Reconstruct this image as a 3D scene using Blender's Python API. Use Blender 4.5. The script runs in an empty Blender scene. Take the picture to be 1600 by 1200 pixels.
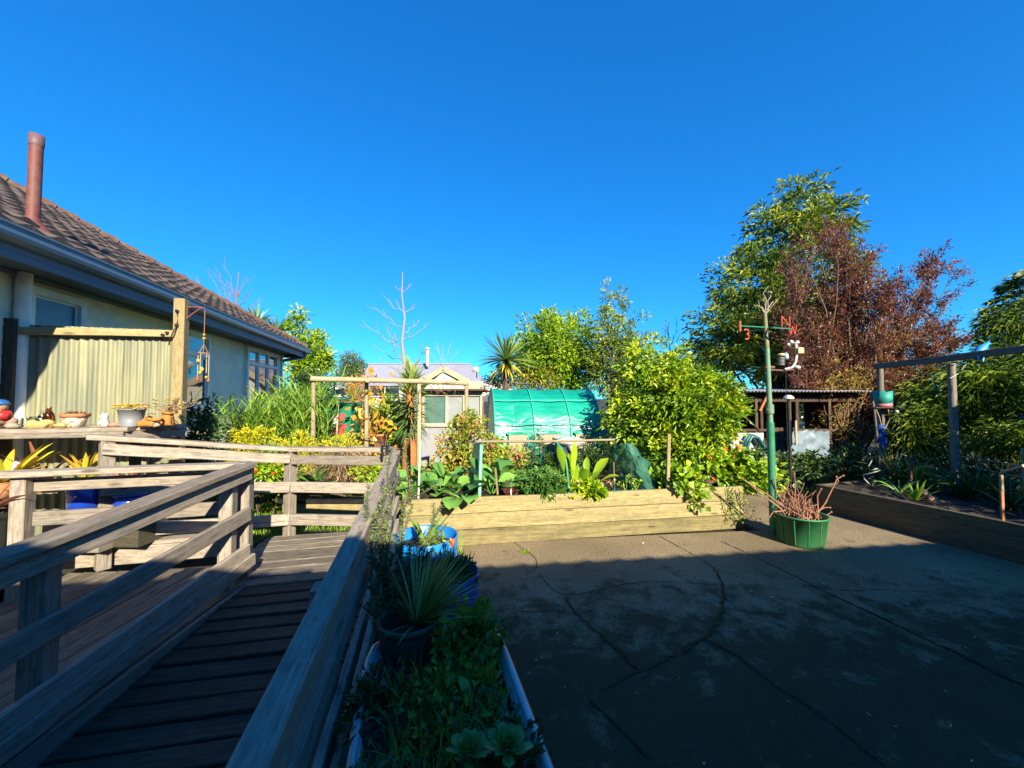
import bpy, math, random
import numpy as np
from mathutils import Vector, Matrix

scene = bpy.context.scene
col = scene.collection
rad = math.radians

# ------------------------------------------------------------------ camera, sky, sun, exposure
F = 600.0                      # focal length in photo pixels (1600 wide)
CAM_Z = 1.8
PITCH = math.atan(22 / F)
cd = bpy.data.cameras.new("camera")
cd.sensor_width = 36.0
cd.lens = 36.0 * F / 1600.0
cd.clip_start = 0.03
cd.clip_end = 2000.0
cam = bpy.data.objects.new("camera", cd)
cam.location = (0, 0, CAM_Z)
cam.rotation_euler = (math.pi / 2 + PITCH, 0, 0)
col.objects.link(cam)
scene.camera = cam

SUN_EL = rad(27.0)
SX, SY = 0.42, -1.0            # horizontal direction towards the sun
sun_az = math.atan2(SX, SY)
SUN = Vector((math.sin(sun_az) * math.cos(SUN_EL), math.cos(sun_az) * math.cos(SUN_EL), math.sin(SUN_EL)))
sl = bpy.data.lights.new("sun", 'SUN')
sl.energy = 5.0
sl.angle = rad(0.5)
sl.color = (1.0, 0.88, 0.66)
so = bpy.data.objects.new("sun", sl)
so.rotation_euler = SUN.to_track_quat('Z', 'Y').to_euler()
so.location = (3, -8, 9)
col.objects.link(so)

world = bpy.data.worlds.new("World")
scene.world = world
world.use_nodes = True
wn = world.node_tree
wn.nodes.clear()
w_out = wn.nodes.new("ShaderNodeOutputWorld")
w_bg = wn.nodes.new("ShaderNodeBackground")
w_sky = wn.nodes.new("ShaderNodeTexSky")
w_sky.sky_type = 'NISHITA'
w_sky.sun_disc = False
w_sky.sun_elevation = SUN_EL
w_sky.sun_rotation = sun_az
w_sky.altitude = 0
w_sky.air_density = 1.0
w_sky.dust_density = 0.0
w_sky.ozone_density = 3.0
w_hs = wn.nodes.new("ShaderNodeHueSaturation")
w_hs.inputs['Saturation'].default_value = 1.3
wn.links.new(w_sky.outputs[0], w_hs.inputs['Color'])
w_gm = wn.nodes.new("ShaderNodeGamma")
w_gm.inputs[1].default_value = 0.72
wn.links.new(w_hs.outputs[0], w_gm.inputs[0])
w_tn = wn.nodes.new("ShaderNodeMix"); w_tn.data_type = 'RGBA'; w_tn.blend_type = 'MULTIPLY'
w_tn.inputs[0].default_value = 1.0
w_tn.inputs[7].default_value = (0.17, 0.87, 1.46, 1)      # the deep clear blue of this winter sky
wn.links.new(w_gm.outputs[0], w_tn.inputs[6])
wn.links.new(w_tn.outputs[2], w_bg.inputs[0])
w_bg.inputs[1].default_value = 0.091
wn.links.new(w_bg.outputs[0], w_out.inputs[0])

scene.view_settings.view_transform = 'Standard'
scene.view_settings.look = 'None'
scene.view_settings.exposure = 1.48
scene.view_settings.gamma = 1.0
scene.render.engine = 'CYCLES'
scene.cycles.max_bounces = 6
scene.cycles.transparent_max_bounces = 12

# ------------------------------------------------------------------ helpers
ct, st = math.cos(PITCH), math.sin(PITCH)

def P(px, py, d):
    """point in the garden seen at photo pixel (px, py) at distance d in front of the lens plane"""
    a = (px - 800) / F
    b = (600 - py) / F
    y = ct - b * st
    z = st + b * ct
    k = d / y
    return np.array((a * k, d, CAM_Z + z * k))

def G(px, py, z=0.0):
    a = (px - 800) / F
    b = (600 - py) / F
    y = ct - b * st
    zz = st + b * ct
    k = (z - CAM_Z) / zz
    return np.array((a * k, y * k, z))

def X(px, d):
    return (px - 800) / F * d

def Z(py, d):
    return P(800, py, d)[2]

def nrm(v):
    v = np.asarray(v, float)
    return v / np.maximum(np.linalg.norm(v, axis=-1, keepdims=True), 1e-9)

K = 0.58                       # photo-exposed tones to real surface albedo
RNG = np.random.default_rng(7)
random.seed(7)
WLOC = {}

class Geo:
    """collects numpy geometry; build() links it as ONE mesh object"""
    def __init__(self):
        self.v = []; self.f = []; self.n = 0
    def add(self, v, f, mat=0, rnd=None, uv=None, smooth=False):
        v = np.asarray(v, float).reshape(-1, 3)
        f = np.asarray(f, int)
        if f.ndim == 1: f = f[None]
        if rnd is None: rnd = np.full(len(f), RNG.random())
        rnd = np.broadcast_to(np.asarray(rnd, float), (len(f),))
        if uv is None: uv = np.zeros((f.shape[0], f.shape[1], 2))
        self.v.append(v)
        self.f.append((f + self.n, mat, rnd, uv, smooth))
        self.n += len(v)
    def build(self, name, mats, parent=None, loc=None):
        if not isinstance(mats, (list, tuple)): mats = [mats]
        V = np.concatenate(self.v)
        off = np.zeros(3)
        if parent is not None: off = np.array(WLOC[parent.name])
        elif loc is not None: off = np.array(loc, float)
        V = V - off
        me = bpy.data.meshes.new(name)
        me.vertices.add(len(V))
        me.vertices.foreach_set("co", V.ravel())
        lv = np.concatenate([f.ravel() for f, *_ in self.f])
        tot = np.concatenate([np.full(len(f), f.shape[1]) for f, *_ in self.f])
        start = np.concatenate([[0], np.cumsum(tot)[:-1]])
        me.loops.add(len(lv)); me.loops.foreach_set("vertex_index", lv.astype(np.int32))
        me.polygons.add(len(tot)); me.polygons.foreach_set("loop_start", start.astype(np.int32))
        me.polygons.foreach_set("material_index", np.concatenate([np.full(len(f), m) for f, m, *_ in self.f]).astype(np.int32))
        me.polygons.foreach_set("use_smooth", np.concatenate([np.full(len(f), s) for f, m, r, u, s in self.f]).astype(bool))
        a = me.attributes.new("rnd", 'FLOAT', 'FACE')
        a.data.foreach_set("value", np.concatenate([r for f, m, r, u, s in self.f]).astype(np.float32))
        uvl = me.uv_layers.new(name="UVMap")
        uvl.data.foreach_set("uv", np.concatenate([u.reshape(-1) for f, m, r, u, s in self.f]).astype(np.float32))
        me.update(calc_edges=True)
        for m in mats: me.materials.append(m)
        o = bpy.data.objects.new(name, me)
        col.objects.link(o)
        if parent is not None:
            o.parent = parent
            WLOC[o.name] = WLOC[parent.name]
        else:
            o.location = tuple(off)
            WLOC[o.name] = tuple(off)
        return o

    # ---- shapes
    def board(self, a, b, w, h, up=(0, 0, 1), ch=0.004, mat=0, segs=1, warp=0.0):
        """chamfered timber from a to b, w wide sideways, h along up; grain runs along u of the UVs"""
        a = np.asarray(a, float); b = np.asarray(b, float)
        L = np.linalg.norm(b - a); t = (b - a) / L
        s = nrm(np.cross(t, up)); n = np.cross(s, t)
        c = min(ch, w * .3, h * .3)
        prof = np.array([(-w/2+c, -h/2), (w/2-c, -h/2), (w/2, -h/2+c), (w/2, h/2-c), (w/2-c, h/2), (-w/2+c, h/2), (-w/2, h/2-c), (-w/2, -h/2+c)])
        per = np.concatenate([[0], np.cumsum(np.linalg.norm(np.roll(prof, -1, 0) - prof, axis=1))])
        ts = np.linspace(0, 1, segs + 1)
        ring = []
        for q in ts:
            o = a + (b - a) * q
            if warp and 0 < q < 1: o = o + s * RNG.normal() * warp + n * RNG.normal() * warp
            ring.append(o + prof[:, :1] * s + prof[:, 1:] * n)
        v = np.concatenate(ring)
        r = RNG.random(); u0 = RNG.random() * 37; v0 = RNG.random() * 11
        fs = []; uv = []
        for k in range(segs):
            for i in range(8):
                j = (i + 1) % 8
                fs.append((k*8+i, k*8+j, (k+1)*8+j, (k+1)*8+i))
                uv.append(((u0+L*ts[k], v0+per[i]), (u0+L*ts[k], v0+per[i+1]), (u0+L*ts[k+1], v0+per[i+1]), (u0+L*ts[k+1], v0+per[i])))
        self.add(v, fs, mat, r, np.array(uv))
        e = segs * 8
        cu = np.stack([prof[:, 0] * .4 + u0, prof[:, 1] + v0], -1)
        self.add(v[:8][::-1], [list(range(8))], mat, r, cu[None, ::-1])
        self.add(v[e:], [list(range(8))], mat, r, cu[None])
    def box(self, c, size, rz=0.0, mat=0, ch=0.004):
        c = np.asarray(c, float); sx, sy, sz = size
        d = np.array((math.cos(rz), math.sin(rz), 0)) * sx / 2
        self.board(c - d, c + d, sy, sz, ch=ch, mat=mat)
    def quad(self, p0, p1, p2, p3, mat=0, uvs=1.0, rnd=None):
        p = np.array([p0, p1, p2, p3], float)
        l = np.linalg.norm(p[1]-p[0]); h = np.linalg.norm(p[3]-p[0])
        self.add(p, [(0, 1, 2, 3)], mat, rnd, np.array([[(0, 0), (l, 0), (l, h), (0, h)]]) * uvs)
    def tube(self, pts, r, n=7, mat=0, cap=True, rnd=None, smooth=True):
        pts = np.asarray(pts, float); m = len(pts)
        r = np.broadcast_to(np.asarray(r, float), (m,))
        t = nrm(np.gradient(pts, axis=0))
        ref = np.array((0., 0, 1)) if abs(t[:, 2].mean()) < .8 else np.array((1., 0, 0))
        s = nrm(np.cross(t, ref)); q = np.cross(s, t)
        an = np.arange(n) * 2 * math.pi / n
        v = (pts[:, None] + r[:, None, None] * (np.cos(an)[None, :, None] * s[:, None] + np.sin(an)[None, :, None] * q[:, None])).reshape(-1, 3)
        i = np.arange(n); j = (i + 1) % n
        f = np.concatenate([np.stack([k*n+i, k*n+j, (k+1)*n+j, (k+1)*n+i], 1) for k in range(m - 1)])
        L = np.concatenate([[0], np.cumsum(np.linalg.norm(np.diff(pts, axis=0), axis=1))]); u0 = RNG.random() * 30
        uv = np.concatenate([np.stack([np.stack([np.full(n, u0+L[k]), i/n*.3], 1), np.stack([np.full(n, u0+L[k]), (i+1)/n*.3], 1), np.stack([np.full(n, u0+L[k+1]), (i+1)/n*.3], 1), np.stack([np.full(n, u0+L[k+1]), i/n*.3], 1)], 1) for k in range(m-1)])
        if rnd is None: rnd = RNG.random()
        self.add(v, f, mat, rnd, uv, smooth)
        if cap:
            self.add(v[-n:], [list(range(n))], mat, rnd)
            self.add(v[:n][::-1], [list(range(n))], mat, rnd)
    def lathe(self, prof, c, n=28, mat=0, sx=1.0, sy=1.0, rz=0.0, wob=0.0):
        prof = np.asarray(prof, float); m = len(prof); c = np.asarray(c, float)
        an = np.arange(n) * 2 * math.pi / n
        w = 1 + wob * np.sin(an * 3 + RNG.random() * 6)
        x = prof[:, :1] * np.cos(an) * sx * w; y = prof[:, :1] * np.sin(an) * sy * w
        v = np.stack([x * math.cos(rz) - y * math.sin(rz), x * math.sin(rz) + y * math.cos(rz), np.repeat(prof[:, 1:], n, 1)], -1).reshape(-1, 3) + c
        i = np.arange(n); j = (i + 1) % n
        f = np.concatenate([np.stack([k*n+i, k*n+j, (k+1)*n+j, (k+1)*n+i], 1) for k in range(m - 1)])
        uv = np.zeros((len(f), 4, 2))
        for k in range(m - 1):
            uv[k*n:(k+1)*n, :, 0] = np.stack([i, i+1, i+1, i], 1) / n
            uv[k*n:(k+1)*n, 0:2, 1] = prof[k, 1]; uv[k*n:(k+1)*n, 2:4, 1] = prof[k+1, 1]
        self.add(v, f, mat, None, uv, True)
    def blob(self, c, r, n=12, mat=0, rough=.12, seed=None, smooth=True):
        """irregular rounded lump"""
        g = np.random.default_rng(seed if seed is not None else int(RNG.integers(1e9)))
        th = np.linspace(0, math.pi, n); ph = np.arange(2*n) * math.pi / n
        d = np.stack([np.sin(th)[:, None]*np.cos(ph), np.sin(th)[:, None]*np.sin(ph), np.repeat(np.cos(th)[:, None], 2*n, 1)], -1)
        k = np.ones(d.shape[:2])
        for _ in range(6):
            q = nrm(g.normal(size=3)); k += rough * .6 * np.sin((d @ q) * g.uniform(2, 5) + g.random() * 6)
        v = (d * k[..., None] * np.asarray(r) + np.asarray(c)).reshape(-1, 3)
        m = 2 * n; i = np.arange(m); j = (i + 1) % m
        f = np.concatenate([np.stack([q*m+i, (q+1)*m+i, (q+1)*m+j, q*m+j], 1) for q in range(n - 1)])
        self.add(v, f, mat, None, None, smooth)
    def leaves(self, pos, d, L, W, fold=.3, droop=.15, mat=0, rnd=None, up=None):
        pos = np.asarray(pos, float); N = len(pos); d = nrm(d)
        L = np.broadcast_to(L, (N,)).astype(float)[:, None]; W = np.broadcast_to(W, (N,)).astype(float)[:, None]
        if up is None: up = RNG.normal(size=(N, 3)) + np.array((0, -.3, 1.2))
        s = nrm(np.cross(d, up)); n = np.cross(s, d)
        b = pos; mid = pos + d * L * .45
        r_ = mid + s * W * .5 + n * W * fold; l_ = mid - s * W * .5 + n * W * fold
        tip = pos + d * L - n * 0 - np.array((0, 0, 1.)) * L * droop
        v = np.stack([b, r_, tip, l_], 1).reshape(-1, 3)
        k = np.arange(N)[:, None] * 4
        f = np.concatenate([k + np.array([[0, 1, 2]]), k + np.array([[0, 2, 3]])])
        if rnd is None: rnd = RNG.random(N)
        self.add(v, f, mat, np.concatenate([rnd, rnd]))
    def blades(self, pos, d, L, W, droop=.6, segs=4, mat=0, rnd=None, taper=.9, fold=0.0, wide=.35):
        """strap leaves: ribbons that start along d and bend down"""
        pos = np.asarray(pos, float); N = len(pos); d = nrm(d)
        L = np.broadcast_to(L, (N,)).astype(float); W = np.broadcast_to(W, (N,)).astype(float); droop = np.broadcast_to(droop, (N,)).astype(float)
        s = nrm(np.cross(d, np.array((0, 0, 1.)) + RNG.normal(size=(N, 3)) * .25))
        rows = []; p = pos.copy(); dd = d.copy()
        for k in range(segs + 1):
            q = k / segs
            w = W * (np.clip(.55 + q / wide * .45, 0, 1) if q < wide else max(.04, 1 - ((q - wide) / (1 - wide)) ** 2 * taper))
            n = np.cross(s, dd)
            rows += [p - s * w[:, None] / 2 + n * (w * fold)[:, None], p + s * w[:, None] / 2 + n * (w * fold)[:, None]] if not fold else [p - s * w[:, None] / 2 + n * (w * fold)[:, None], p, p + s * w[:, None] / 2 + n * (w * fold)[:, None]]
            p = p + dd * (L / segs)[:, None]
            dd = nrm(dd - np.array((0, 0, 1.)) * (droop / segs * (.4 + 1.2 * q))[:, None])
        c = 3 if fold else 2
        v = np.stack(rows, 1).reshape(-1, 3); T = c * (segs + 1)
        k0 = np.arange(N)[:, None] * T; f = []
        for k in range(segs):
            for e in range(c - 1):
                f.append(k0 + np.array([[c*k+e, c*k+e+1, c*(k+1)+e+1, c*(k+1)+e]]))
        if rnd is None: rnd = RNG.random(N)
        self.add(v, np.concatenate(f), mat, np.tile(rnd, len(f)), None, True)

def thing(name, label, cat, loc=(0, 0, 0), group=None):
    o = bpy.data.objects.new(name, None)
    o.empty_display_size = .1
    col.objects.link(o); o.location = tuple(float(q) for q in loc)
    WLOC[o.name] = tuple(float(q) for q in loc)
    return tag(o, label, cat, group)

def tag(o, label, cat, group=None):
    o['label'] = label; o['category'] = cat
    if group: o['group'] = group
    return o

def structure(o):
    o['kind'] = 'structure'; return o

def part_label(o, label):
    o['label'] = label; return o

def rvec(n, g=RNG):
    return nrm(g.normal(size=(n, 3)))

def crown(geo, blobs, nclump, nleaf, L, W, cr, mat=0, outw=.7, grav=0.0, up=.25, fold=.3, droop=.12, shell=.45, flat=.8, rj=.35):
    """leaf clumps spread through the volume of a few ellipsoids; returns the clump centres"""
    wsum = sum(b[6] if len(b) > 6 else b[3]*b[4]*b[5] for b in blobs)
    cents = []
    for b in blobs:
        c = np.array(b[:3]); r = np.array(b[3:6]); w = (b[6] if len(b) > 6 else b[3]*b[4]*b[5]) / wsum
        k = max(2, int(nclump * w))
        d = rvec(k); rr = RNG.random(k) ** shell
        cc = c + d * rr[:, None] * r * (1 + RNG.normal(size=(k, 1)) * .07)
        m = max(1, nleaf)
        s = cr * (.6 + RNG.random(k) * .8)
        off = np.clip(RNG.normal(size=(k, m, 3)), -1.5, 1.5) * s[:, None, None] * np.array((1, 1, flat)) * .55
        pos = (cc[:, None] + off)
        out = nrm(pos - c) * outw + nrm(off) * .6 + RNG.normal(size=(k, m, 3)) * .55 + np.array((0, 0, up - grav))
        base = RNG.random((k, 1)) * (1 - rj) ; rnd = (base + RNG.random((k, m)) * rj).ravel()
        n = k * m
        geo.leaves(pos.reshape(-1, 3), out.reshape(-1, 3), L * (.65 + RNG.random(n) * .7), W * (.7 + RNG.random(n) * .6), fold, droop, mat, rnd)
        cents.append(cc)
    return np.concatenate(cents)

def branch_path(a, b, n=5, wob=.06, lift=.0):
    a = np.asarray(a, float); b = np.asarray(b, float); L = np.linalg.norm(b - a)
    t = np.linspace(0, 1, n)[:, None]
    p = a + (b - a) * t + np.array((0, 0, 1.)) * lift * L * np.sin(t * math.pi)
    j = RNG.normal(size=(n, 3)) * wob * L; j[0] = 0; j[-1] = 0
    return p + j

def limbs(geo, base, heart, cents, n, r0, mat=0, tip=.004):
    """tapered trunk from base to heart, and limbs from the trunk towards n of the clump centres"""
    tr = branch_path(base, heart, 7, .02)
    geo.tube(tr, np.linspace(r0, r0 * .45, 7), 9, mat)
    idx = RNG.choice(len(cents), min(n, len(cents)), replace=False)
    for i in idx:
        k = RNG.integers(2, 7)
        p = branch_path(tr[k], cents[i], 5, .05, .05)
        geo.tube(p, np.linspace(r0 * .32, tip, 5), 5, mat)

# ------------------------------------------------------------------ materials
def newmat(name):
    m = bpy.data.materials.new(name); m.use_nodes = True
    nt = m.node_tree; nt.nodes.clear()
    o = nt.nodes.new("ShaderNodeOutputMaterial"); b = nt.nodes.new("ShaderNodeBsdfPrincipled")
    nt.links.new(b.outputs[0], o.inputs[0])
    return m, nt, b, o

def N(nt, kind, **kw):
    n = nt.nodes.new(kind)
    for k, v in kw.items():
        if k.startswith('i_'):
            n.inputs[k[2:].replace('_', ' ')].default_value = v
        else: setattr(n, k, v)
    return n

def ramp(nt, src, stops, interp='LINEAR', K=K):
    r = nt.nodes.new("ShaderNodeValToRGB"); r.color_ramp.interpolation = interp
    e = r.color_ramp.elements
    while len(e) < len(stops): e.new(.5)
    for i, (p, c) in enumerate(stops):
        e[i].position = p
        e[i].color = (c, c, c, 1) if isinstance(c, (int, float)) else (*(q * K for q in c), 1)
    nt.links.new(src, r.inputs[0]); return r.outputs[0]

def mixc(nt, fac, a, b, blend='MIX'):
    m = nt.nodes.new("ShaderNodeMix"); m.data_type = 'RGBA'; m.blend_type = blend
    if isinstance(fac, (int, float)): m.inputs[0].default_value = fac
    else: nt.links.new(fac, m.inputs[0])
    for s, i in ((a, 6), (b, 7)):
        if isinstance(s, tuple): m.inputs[i].default_value = (*s, 1) if blend == 'MULTIPLY' else (*(q * K for q in s), 1)
        else: nt.links.new(s, m.inputs[i])
    return m.outputs[2]

def noise(nt, vec, scale, detail=4, rough=.55, dist=0.0):
    n = nt.nodes.new("ShaderNodeTexNoise"); n.inputs['Scale'].default_value = scale
    n.inputs['Detail'].default_value = detail; n.inputs['Roughness'].default_value = rough; n.inputs['Distortion'].default_value = dist
    if vec is not None: nt.links.new(vec, n.inputs['Vector'])
    return n.outputs[0]

def mapping(nt, src, scale=(1, 1, 1), rot=(0, 0, 0)):
    m = nt.nodes.new("ShaderNodeMapping"); m.inputs['Scale'].default_value = scale; m.inputs['Rotation'].default_value = rot
    nt.links.new(src, m.inputs['Vector']); return m.outputs[0]

def bump(nt, b, h, strength=.3, dist=.01):
    n = nt.nodes.new("ShaderNodeBump"); n.inputs['Strength'].default_value = strength; n.inputs['Distance'].default_value = dist
    nt.links.new(h, n.inputs['Height']); nt.links.new(n.outputs[0], b.inputs['Normal'])

def mat(name, c, rough=.6, var=.25, scale=6., bmp=0., metallic=0., spec=.4, dirt=None, coat=0.):
    """painted, ceramic, metal or stone surface with uneven tone and optional dirt"""
    m, nt, b, o = newmat(name)
    tc = nt.nodes.new("ShaderNodeTexCoord").outputs['Object']
    n1 = noise(nt, tc, scale, 6, .65)
    d = tuple(q * (1 - var) for q in c); l = tuple(min(1, q * (1 + var * .6)) for q in c)
    cc = ramp(nt, n1, [(.3, d), (.7, l)])
    if dirt:
        n2 = noise(nt, tc, scale * .45, 7, .7)
        cc = mixc(nt, ramp(nt, n2, [(.5, 0.), (.72, .8)]), cc, dirt)
    nt.links.new(cc, b.inputs['Base Color'])
    nt.links.new(ramp(nt, n1, [(.2, max(0, rough - .12)), (.8, min(1, rough + .12))]), b.inputs['Roughness'])
    b.inputs['Metallic'].default_value = metallic; b.inputs['Specular IOR Level'].default_value = spec
    b.inputs['Coat Weight'].default_value = coat
    if bmp: bump(nt, b, noise(nt, tc, scale * 3, 6, .6), bmp, .02)
    return m

def leafmat(name, cols, transl=.3, rough=.42, spec=.35):
    """leaf colour varies from leaf to leaf (rnd) and softly over the plant"""
    m, nt, b, o = newmat(name)
    at = N(nt, "ShaderNodeAttribute", attribute_name="rnd")
    k = len(cols)
    c = ramp(nt, at.outputs['Fac'], [(i / max(1, k - 1), q) for i, q in enumerate(cols)], K=1.25)
    nt.links.new(c, b.inputs['Base Color'])
    b.inputs['Roughness'].default_value = rough; b.inputs['Specular IOR Level'].default_value = spec
    t = nt.nodes.new("ShaderNodeBsdfTranslucent"); nt.links.new(mixc(nt, 1.0, c, (1.0, .95, .45), 'MULTIPLY'), t.inputs[0])
    x = nt.nodes.new("ShaderNodeMixShader"); x.inputs[0].default_value = transl
    nt.links.new(b.outputs[0], x.inputs[1]); nt.links.new(t.outputs[0], x.inputs[2]); nt.links.new(x.outputs[0], o.inputs[0])
    return m

def woodmat(name, light, dark, stain, knots=True, stain_amt=.5, bmp=.35, rough=.75, cracks=.6):
    """timber: grain along u, per-board tone, stains, knots and checks"""
    m, nt, b, o = newmat(name)
    uv = nt.nodes.new("ShaderNodeUVMap").outputs[0]
    at = N(nt, "ShaderNodeAttribute", attribute_name="rnd").outputs['Fac']
    g1 = noise(nt, mapping(nt, uv, (1.3, 34, 1)), 2.2, 7, .62, .4)
    g2 = noise(nt, mapping(nt, uv, (.5, 7, 1)), 2.0, 4, .55, .6)
    cc = ramp(nt, g1, [(.3, dark), (.68, light)])
    cc = mixc(nt, ramp(nt, g2, [(.42, 0.), (.72, stain_amt)]), cc, stain)
    g3 = noise(nt, mapping(nt, uv, (5, 22, 1)), 1.6, 6, .7, .3)
    cc = mixc(nt, ramp(nt, g3, [(.46, 0.), (.62, .55)]), cc, tuple(q * .55 for q in dark))
    g4 = noise(nt, mapping(nt, uv, (9, 9, 1)), 1.3, 6, .7)
    cc = mixc(nt, ramp(nt, g4, [(.54, 0.), (.66, .35)]), cc, tuple(q * 1.15 for q in light))
    tone = ramp(nt, at, [(0, .66), (1, 1.15)])
    cc = mixc(nt, 1.0, cc, tone, 'MULTIPLY')
    ck = noise(nt, mapping(nt, uv, (.8, 60, 1)), 1.7, 3, .5, .2)
    cm = ramp(nt, ck, [(.60, 0.), (.66, cracks)])
    cc = mixc(nt, cm, cc, tuple(q * .25 for q in dark))
    if knots:
        vo = nt.nodes.new("ShaderNodeTexVoronoi"); vo.inputs['Scale'].default_value = 1.0
        nt.links.new(mapping(nt, uv, (2.1, 9, 1)), vo.inputs['Vector'])
        km = ramp(nt, vo.outputs['Distance'], [(.07, .85), (.16, 0.)])
        cc = mixc(nt, km, cc, tuple(q * .35 for q in dark))
    nt.links.new(cc, b.inputs['Base Color'])
    b.inputs['Roughness'].default_value = rough; b.inputs['Specular IOR Level'].default_value = .3
    bump(nt, b, g1, bmp, .006)
    return m

def glassmat(name, c=(.9, .95, .95), rough=.02, alpha_mix=.0):
    m, nt, b, o = newmat(name)
    b.inputs['Base Color'].default_value = (*c, 1); b.inputs['Roughness'].default_value = rough
    b.inputs['Transmission Weight'].default_value = 1.0; b.inputs['IOR'].default_value = 1.35
    return m

def meshmat(name, c, opac=.6, rough=.5):
    """woven net or thin film that lets some light through"""
    m, nt, b, o = newmat(name)
    tc = nt.nodes.new("ShaderNodeTexCoord").outputs['Object']
    b.inputs['Roughness'].default_value = rough
    n1 = noise(nt, tc, 5, 5, .6)
    nt.links.new(ramp(nt, n1, [(.3, tuple(q * .7 for q in c)), (.7, c)]), b.inputs['Base Color'])
    t = nt.nodes.new("ShaderNodeBsdfTranslucent"); t.inputs[0].default_value = (*c, 1)
    x1 = nt.nodes.new("ShaderNodeMixShader"); x1.inputs[0].default_value = .35
    nt.links.new(b.outputs[0], x1.inputs[1]); nt.links.new(t.outputs[0], x1.inputs[2])
    tr = nt.nodes.new("ShaderNodeBsdfTransparent"); x = nt.nodes.new("ShaderNodeMixShader")
    nt.links.new(ramp(nt, n1, [(.3, opac - .1), (.7, opac + .1)]), x.inputs[0])
    nt.links.new(tr.outputs[0], x.inputs[1]); nt.links.new(x1.outputs[0], x.inputs[2]); nt.links.new(x.outputs[0], o.inputs[0])
    return m
# ------------------------------------------------------------------ palette
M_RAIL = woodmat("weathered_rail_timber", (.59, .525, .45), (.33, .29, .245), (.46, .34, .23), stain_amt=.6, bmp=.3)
M_DECK = woodmat("shade_tone_decking_timber", (.15, .13, .10), (.055, .048, .036), (.05, .06, .03), stain_amt=.7, bmp=.6, cracks=.8)  # ramp decking, darkened to put its shade into the colour
M_LAND = woodmat("sunlit_tone_decking_timber", (.42, .37, .305), (.17, .145, .12), (.22, .17, .11), stain_amt=.5, bmp=.6, cracks=.7)  # same decking in a paler tone that paints in the sunlight
M_BEDLOW = woodmat("algae_stained_sleeper", (.44, .37, .17), (.27, .23, .10), (.13, .12, .06), stain_amt=.85, bmp=.25, cracks=.35)
M_BED = woodmat("treated_pine_sleeper", (.53, .45, .22), (.36, .29, .13), (.23, .20, .10), stain_amt=.75, bmp=.25, cracks=.35)
M_DARKBED = woodmat("damp_old_sleeper", (.17, .15, .10), (.08, .07, .05), (.05, .06, .035), stain_amt=.7)
M_POST = woodmat("new_pine_post", (.66, .55, .29), (.48, .37, .17), (.55, .36, .16), stain_amt=.35, bmp=.2, cracks=.2)
M_POLEWOOD = woodmat("round_pine_pole", (.72, .62, .40), (.48, .39, .24), (.42, .30, .16), bmp=.25)
M_GREYPOST = woodmat("grey_old_post", (.36, .33, .28), (.20, .18, .15), (.15, .15, .11))
M_SHED = woodmat("brown_shed_timber", (.20, .13, .085), (.08, .05, .035), (.05, .035, .03), rough=.85)
M_BARK = mat("bark", (.16, .12, .085), .9, .5, 14, .5)
M_PALEBARK = mat("pale_bark", (.50, .42, .36), .85, .3, 14, .3)
M_TWIG = mat("dry_twig", (.42, .25, .16), .85, .4, 20, .2)
M_BLACK = mat("black_iron", (.02, .02, .022), .5, .4, 8)
M_WHITE = mat("white_paint", (.80, .79, .74), .45, .10, 4, dirt=(.45, .42, .34))
M_RUST = mat("rusty_flue_steel", (.24, .075, .065), .65, .35, 9, .1, dirt=(.20, .13, .11))
M_SOIL = mat("garden_soil", (.045, .032, .022), .95, .5, 12, .8)

def concrete(name):
    m, nt, b, o = newmat(name)
    tc = nt.nodes.new("ShaderNodeTexCoord").outputs['Object']
    n1 = noise(nt, tc, .8, 8, .6); n2 = noise(nt, tc, 55, 4, .7); n3 = noise(nt, tc, 3.4, 10, .74, .3)
    c = ramp(nt, n1, [(.3, (.27, .205, .125)), (.55, (.40, .31, .19)), (.75, (.52, .41, .26))])
    c = mixc(nt, ramp(nt, n2, [(.34, .9), (.5, 0.)]), c, (.06, .055, .045))
    c = mixc(nt, ramp(nt, n2, [(.60, 0.), (.70, .8)]), c, (.50, .46, .40))
    vo = nt.nodes.new("ShaderNodeTexVoronoi"); vo.inputs['Scale'].default_value = 7.0
    nt.links.new(tc, vo.inputs['Vector'])
    c = mixc(nt, ramp(nt, vo.outputs['Distance'], [(.035, .85), (.06, 0.)]), c, (.55, .52, .46))
    # moss, thickened towards the near end to paint the foreground shade darker
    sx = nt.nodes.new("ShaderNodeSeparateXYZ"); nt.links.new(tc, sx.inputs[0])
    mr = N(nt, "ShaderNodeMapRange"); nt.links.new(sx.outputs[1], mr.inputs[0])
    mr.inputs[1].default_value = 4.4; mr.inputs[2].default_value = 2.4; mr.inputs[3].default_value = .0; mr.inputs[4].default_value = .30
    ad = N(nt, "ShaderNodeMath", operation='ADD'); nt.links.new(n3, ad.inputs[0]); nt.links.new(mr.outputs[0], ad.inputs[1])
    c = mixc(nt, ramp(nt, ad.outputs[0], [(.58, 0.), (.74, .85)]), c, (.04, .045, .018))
    nt.links.new(c, b.inputs['Base Color']); b.inputs['Roughness'].default_value = .9; b.inputs['Specular IOR Level'].default_value = .2
    bump(nt, b, n2, .9, .008)
    return m
M_CONC = concrete("mossy_shade_toned_concrete")
M_CRACK = mat("dark_crack", (.028, .028, .018), .95, .3, 10)
M_MOSS = mat("crack_moss", (.045, .060, .014), .95, .5, 30, .9)

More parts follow.
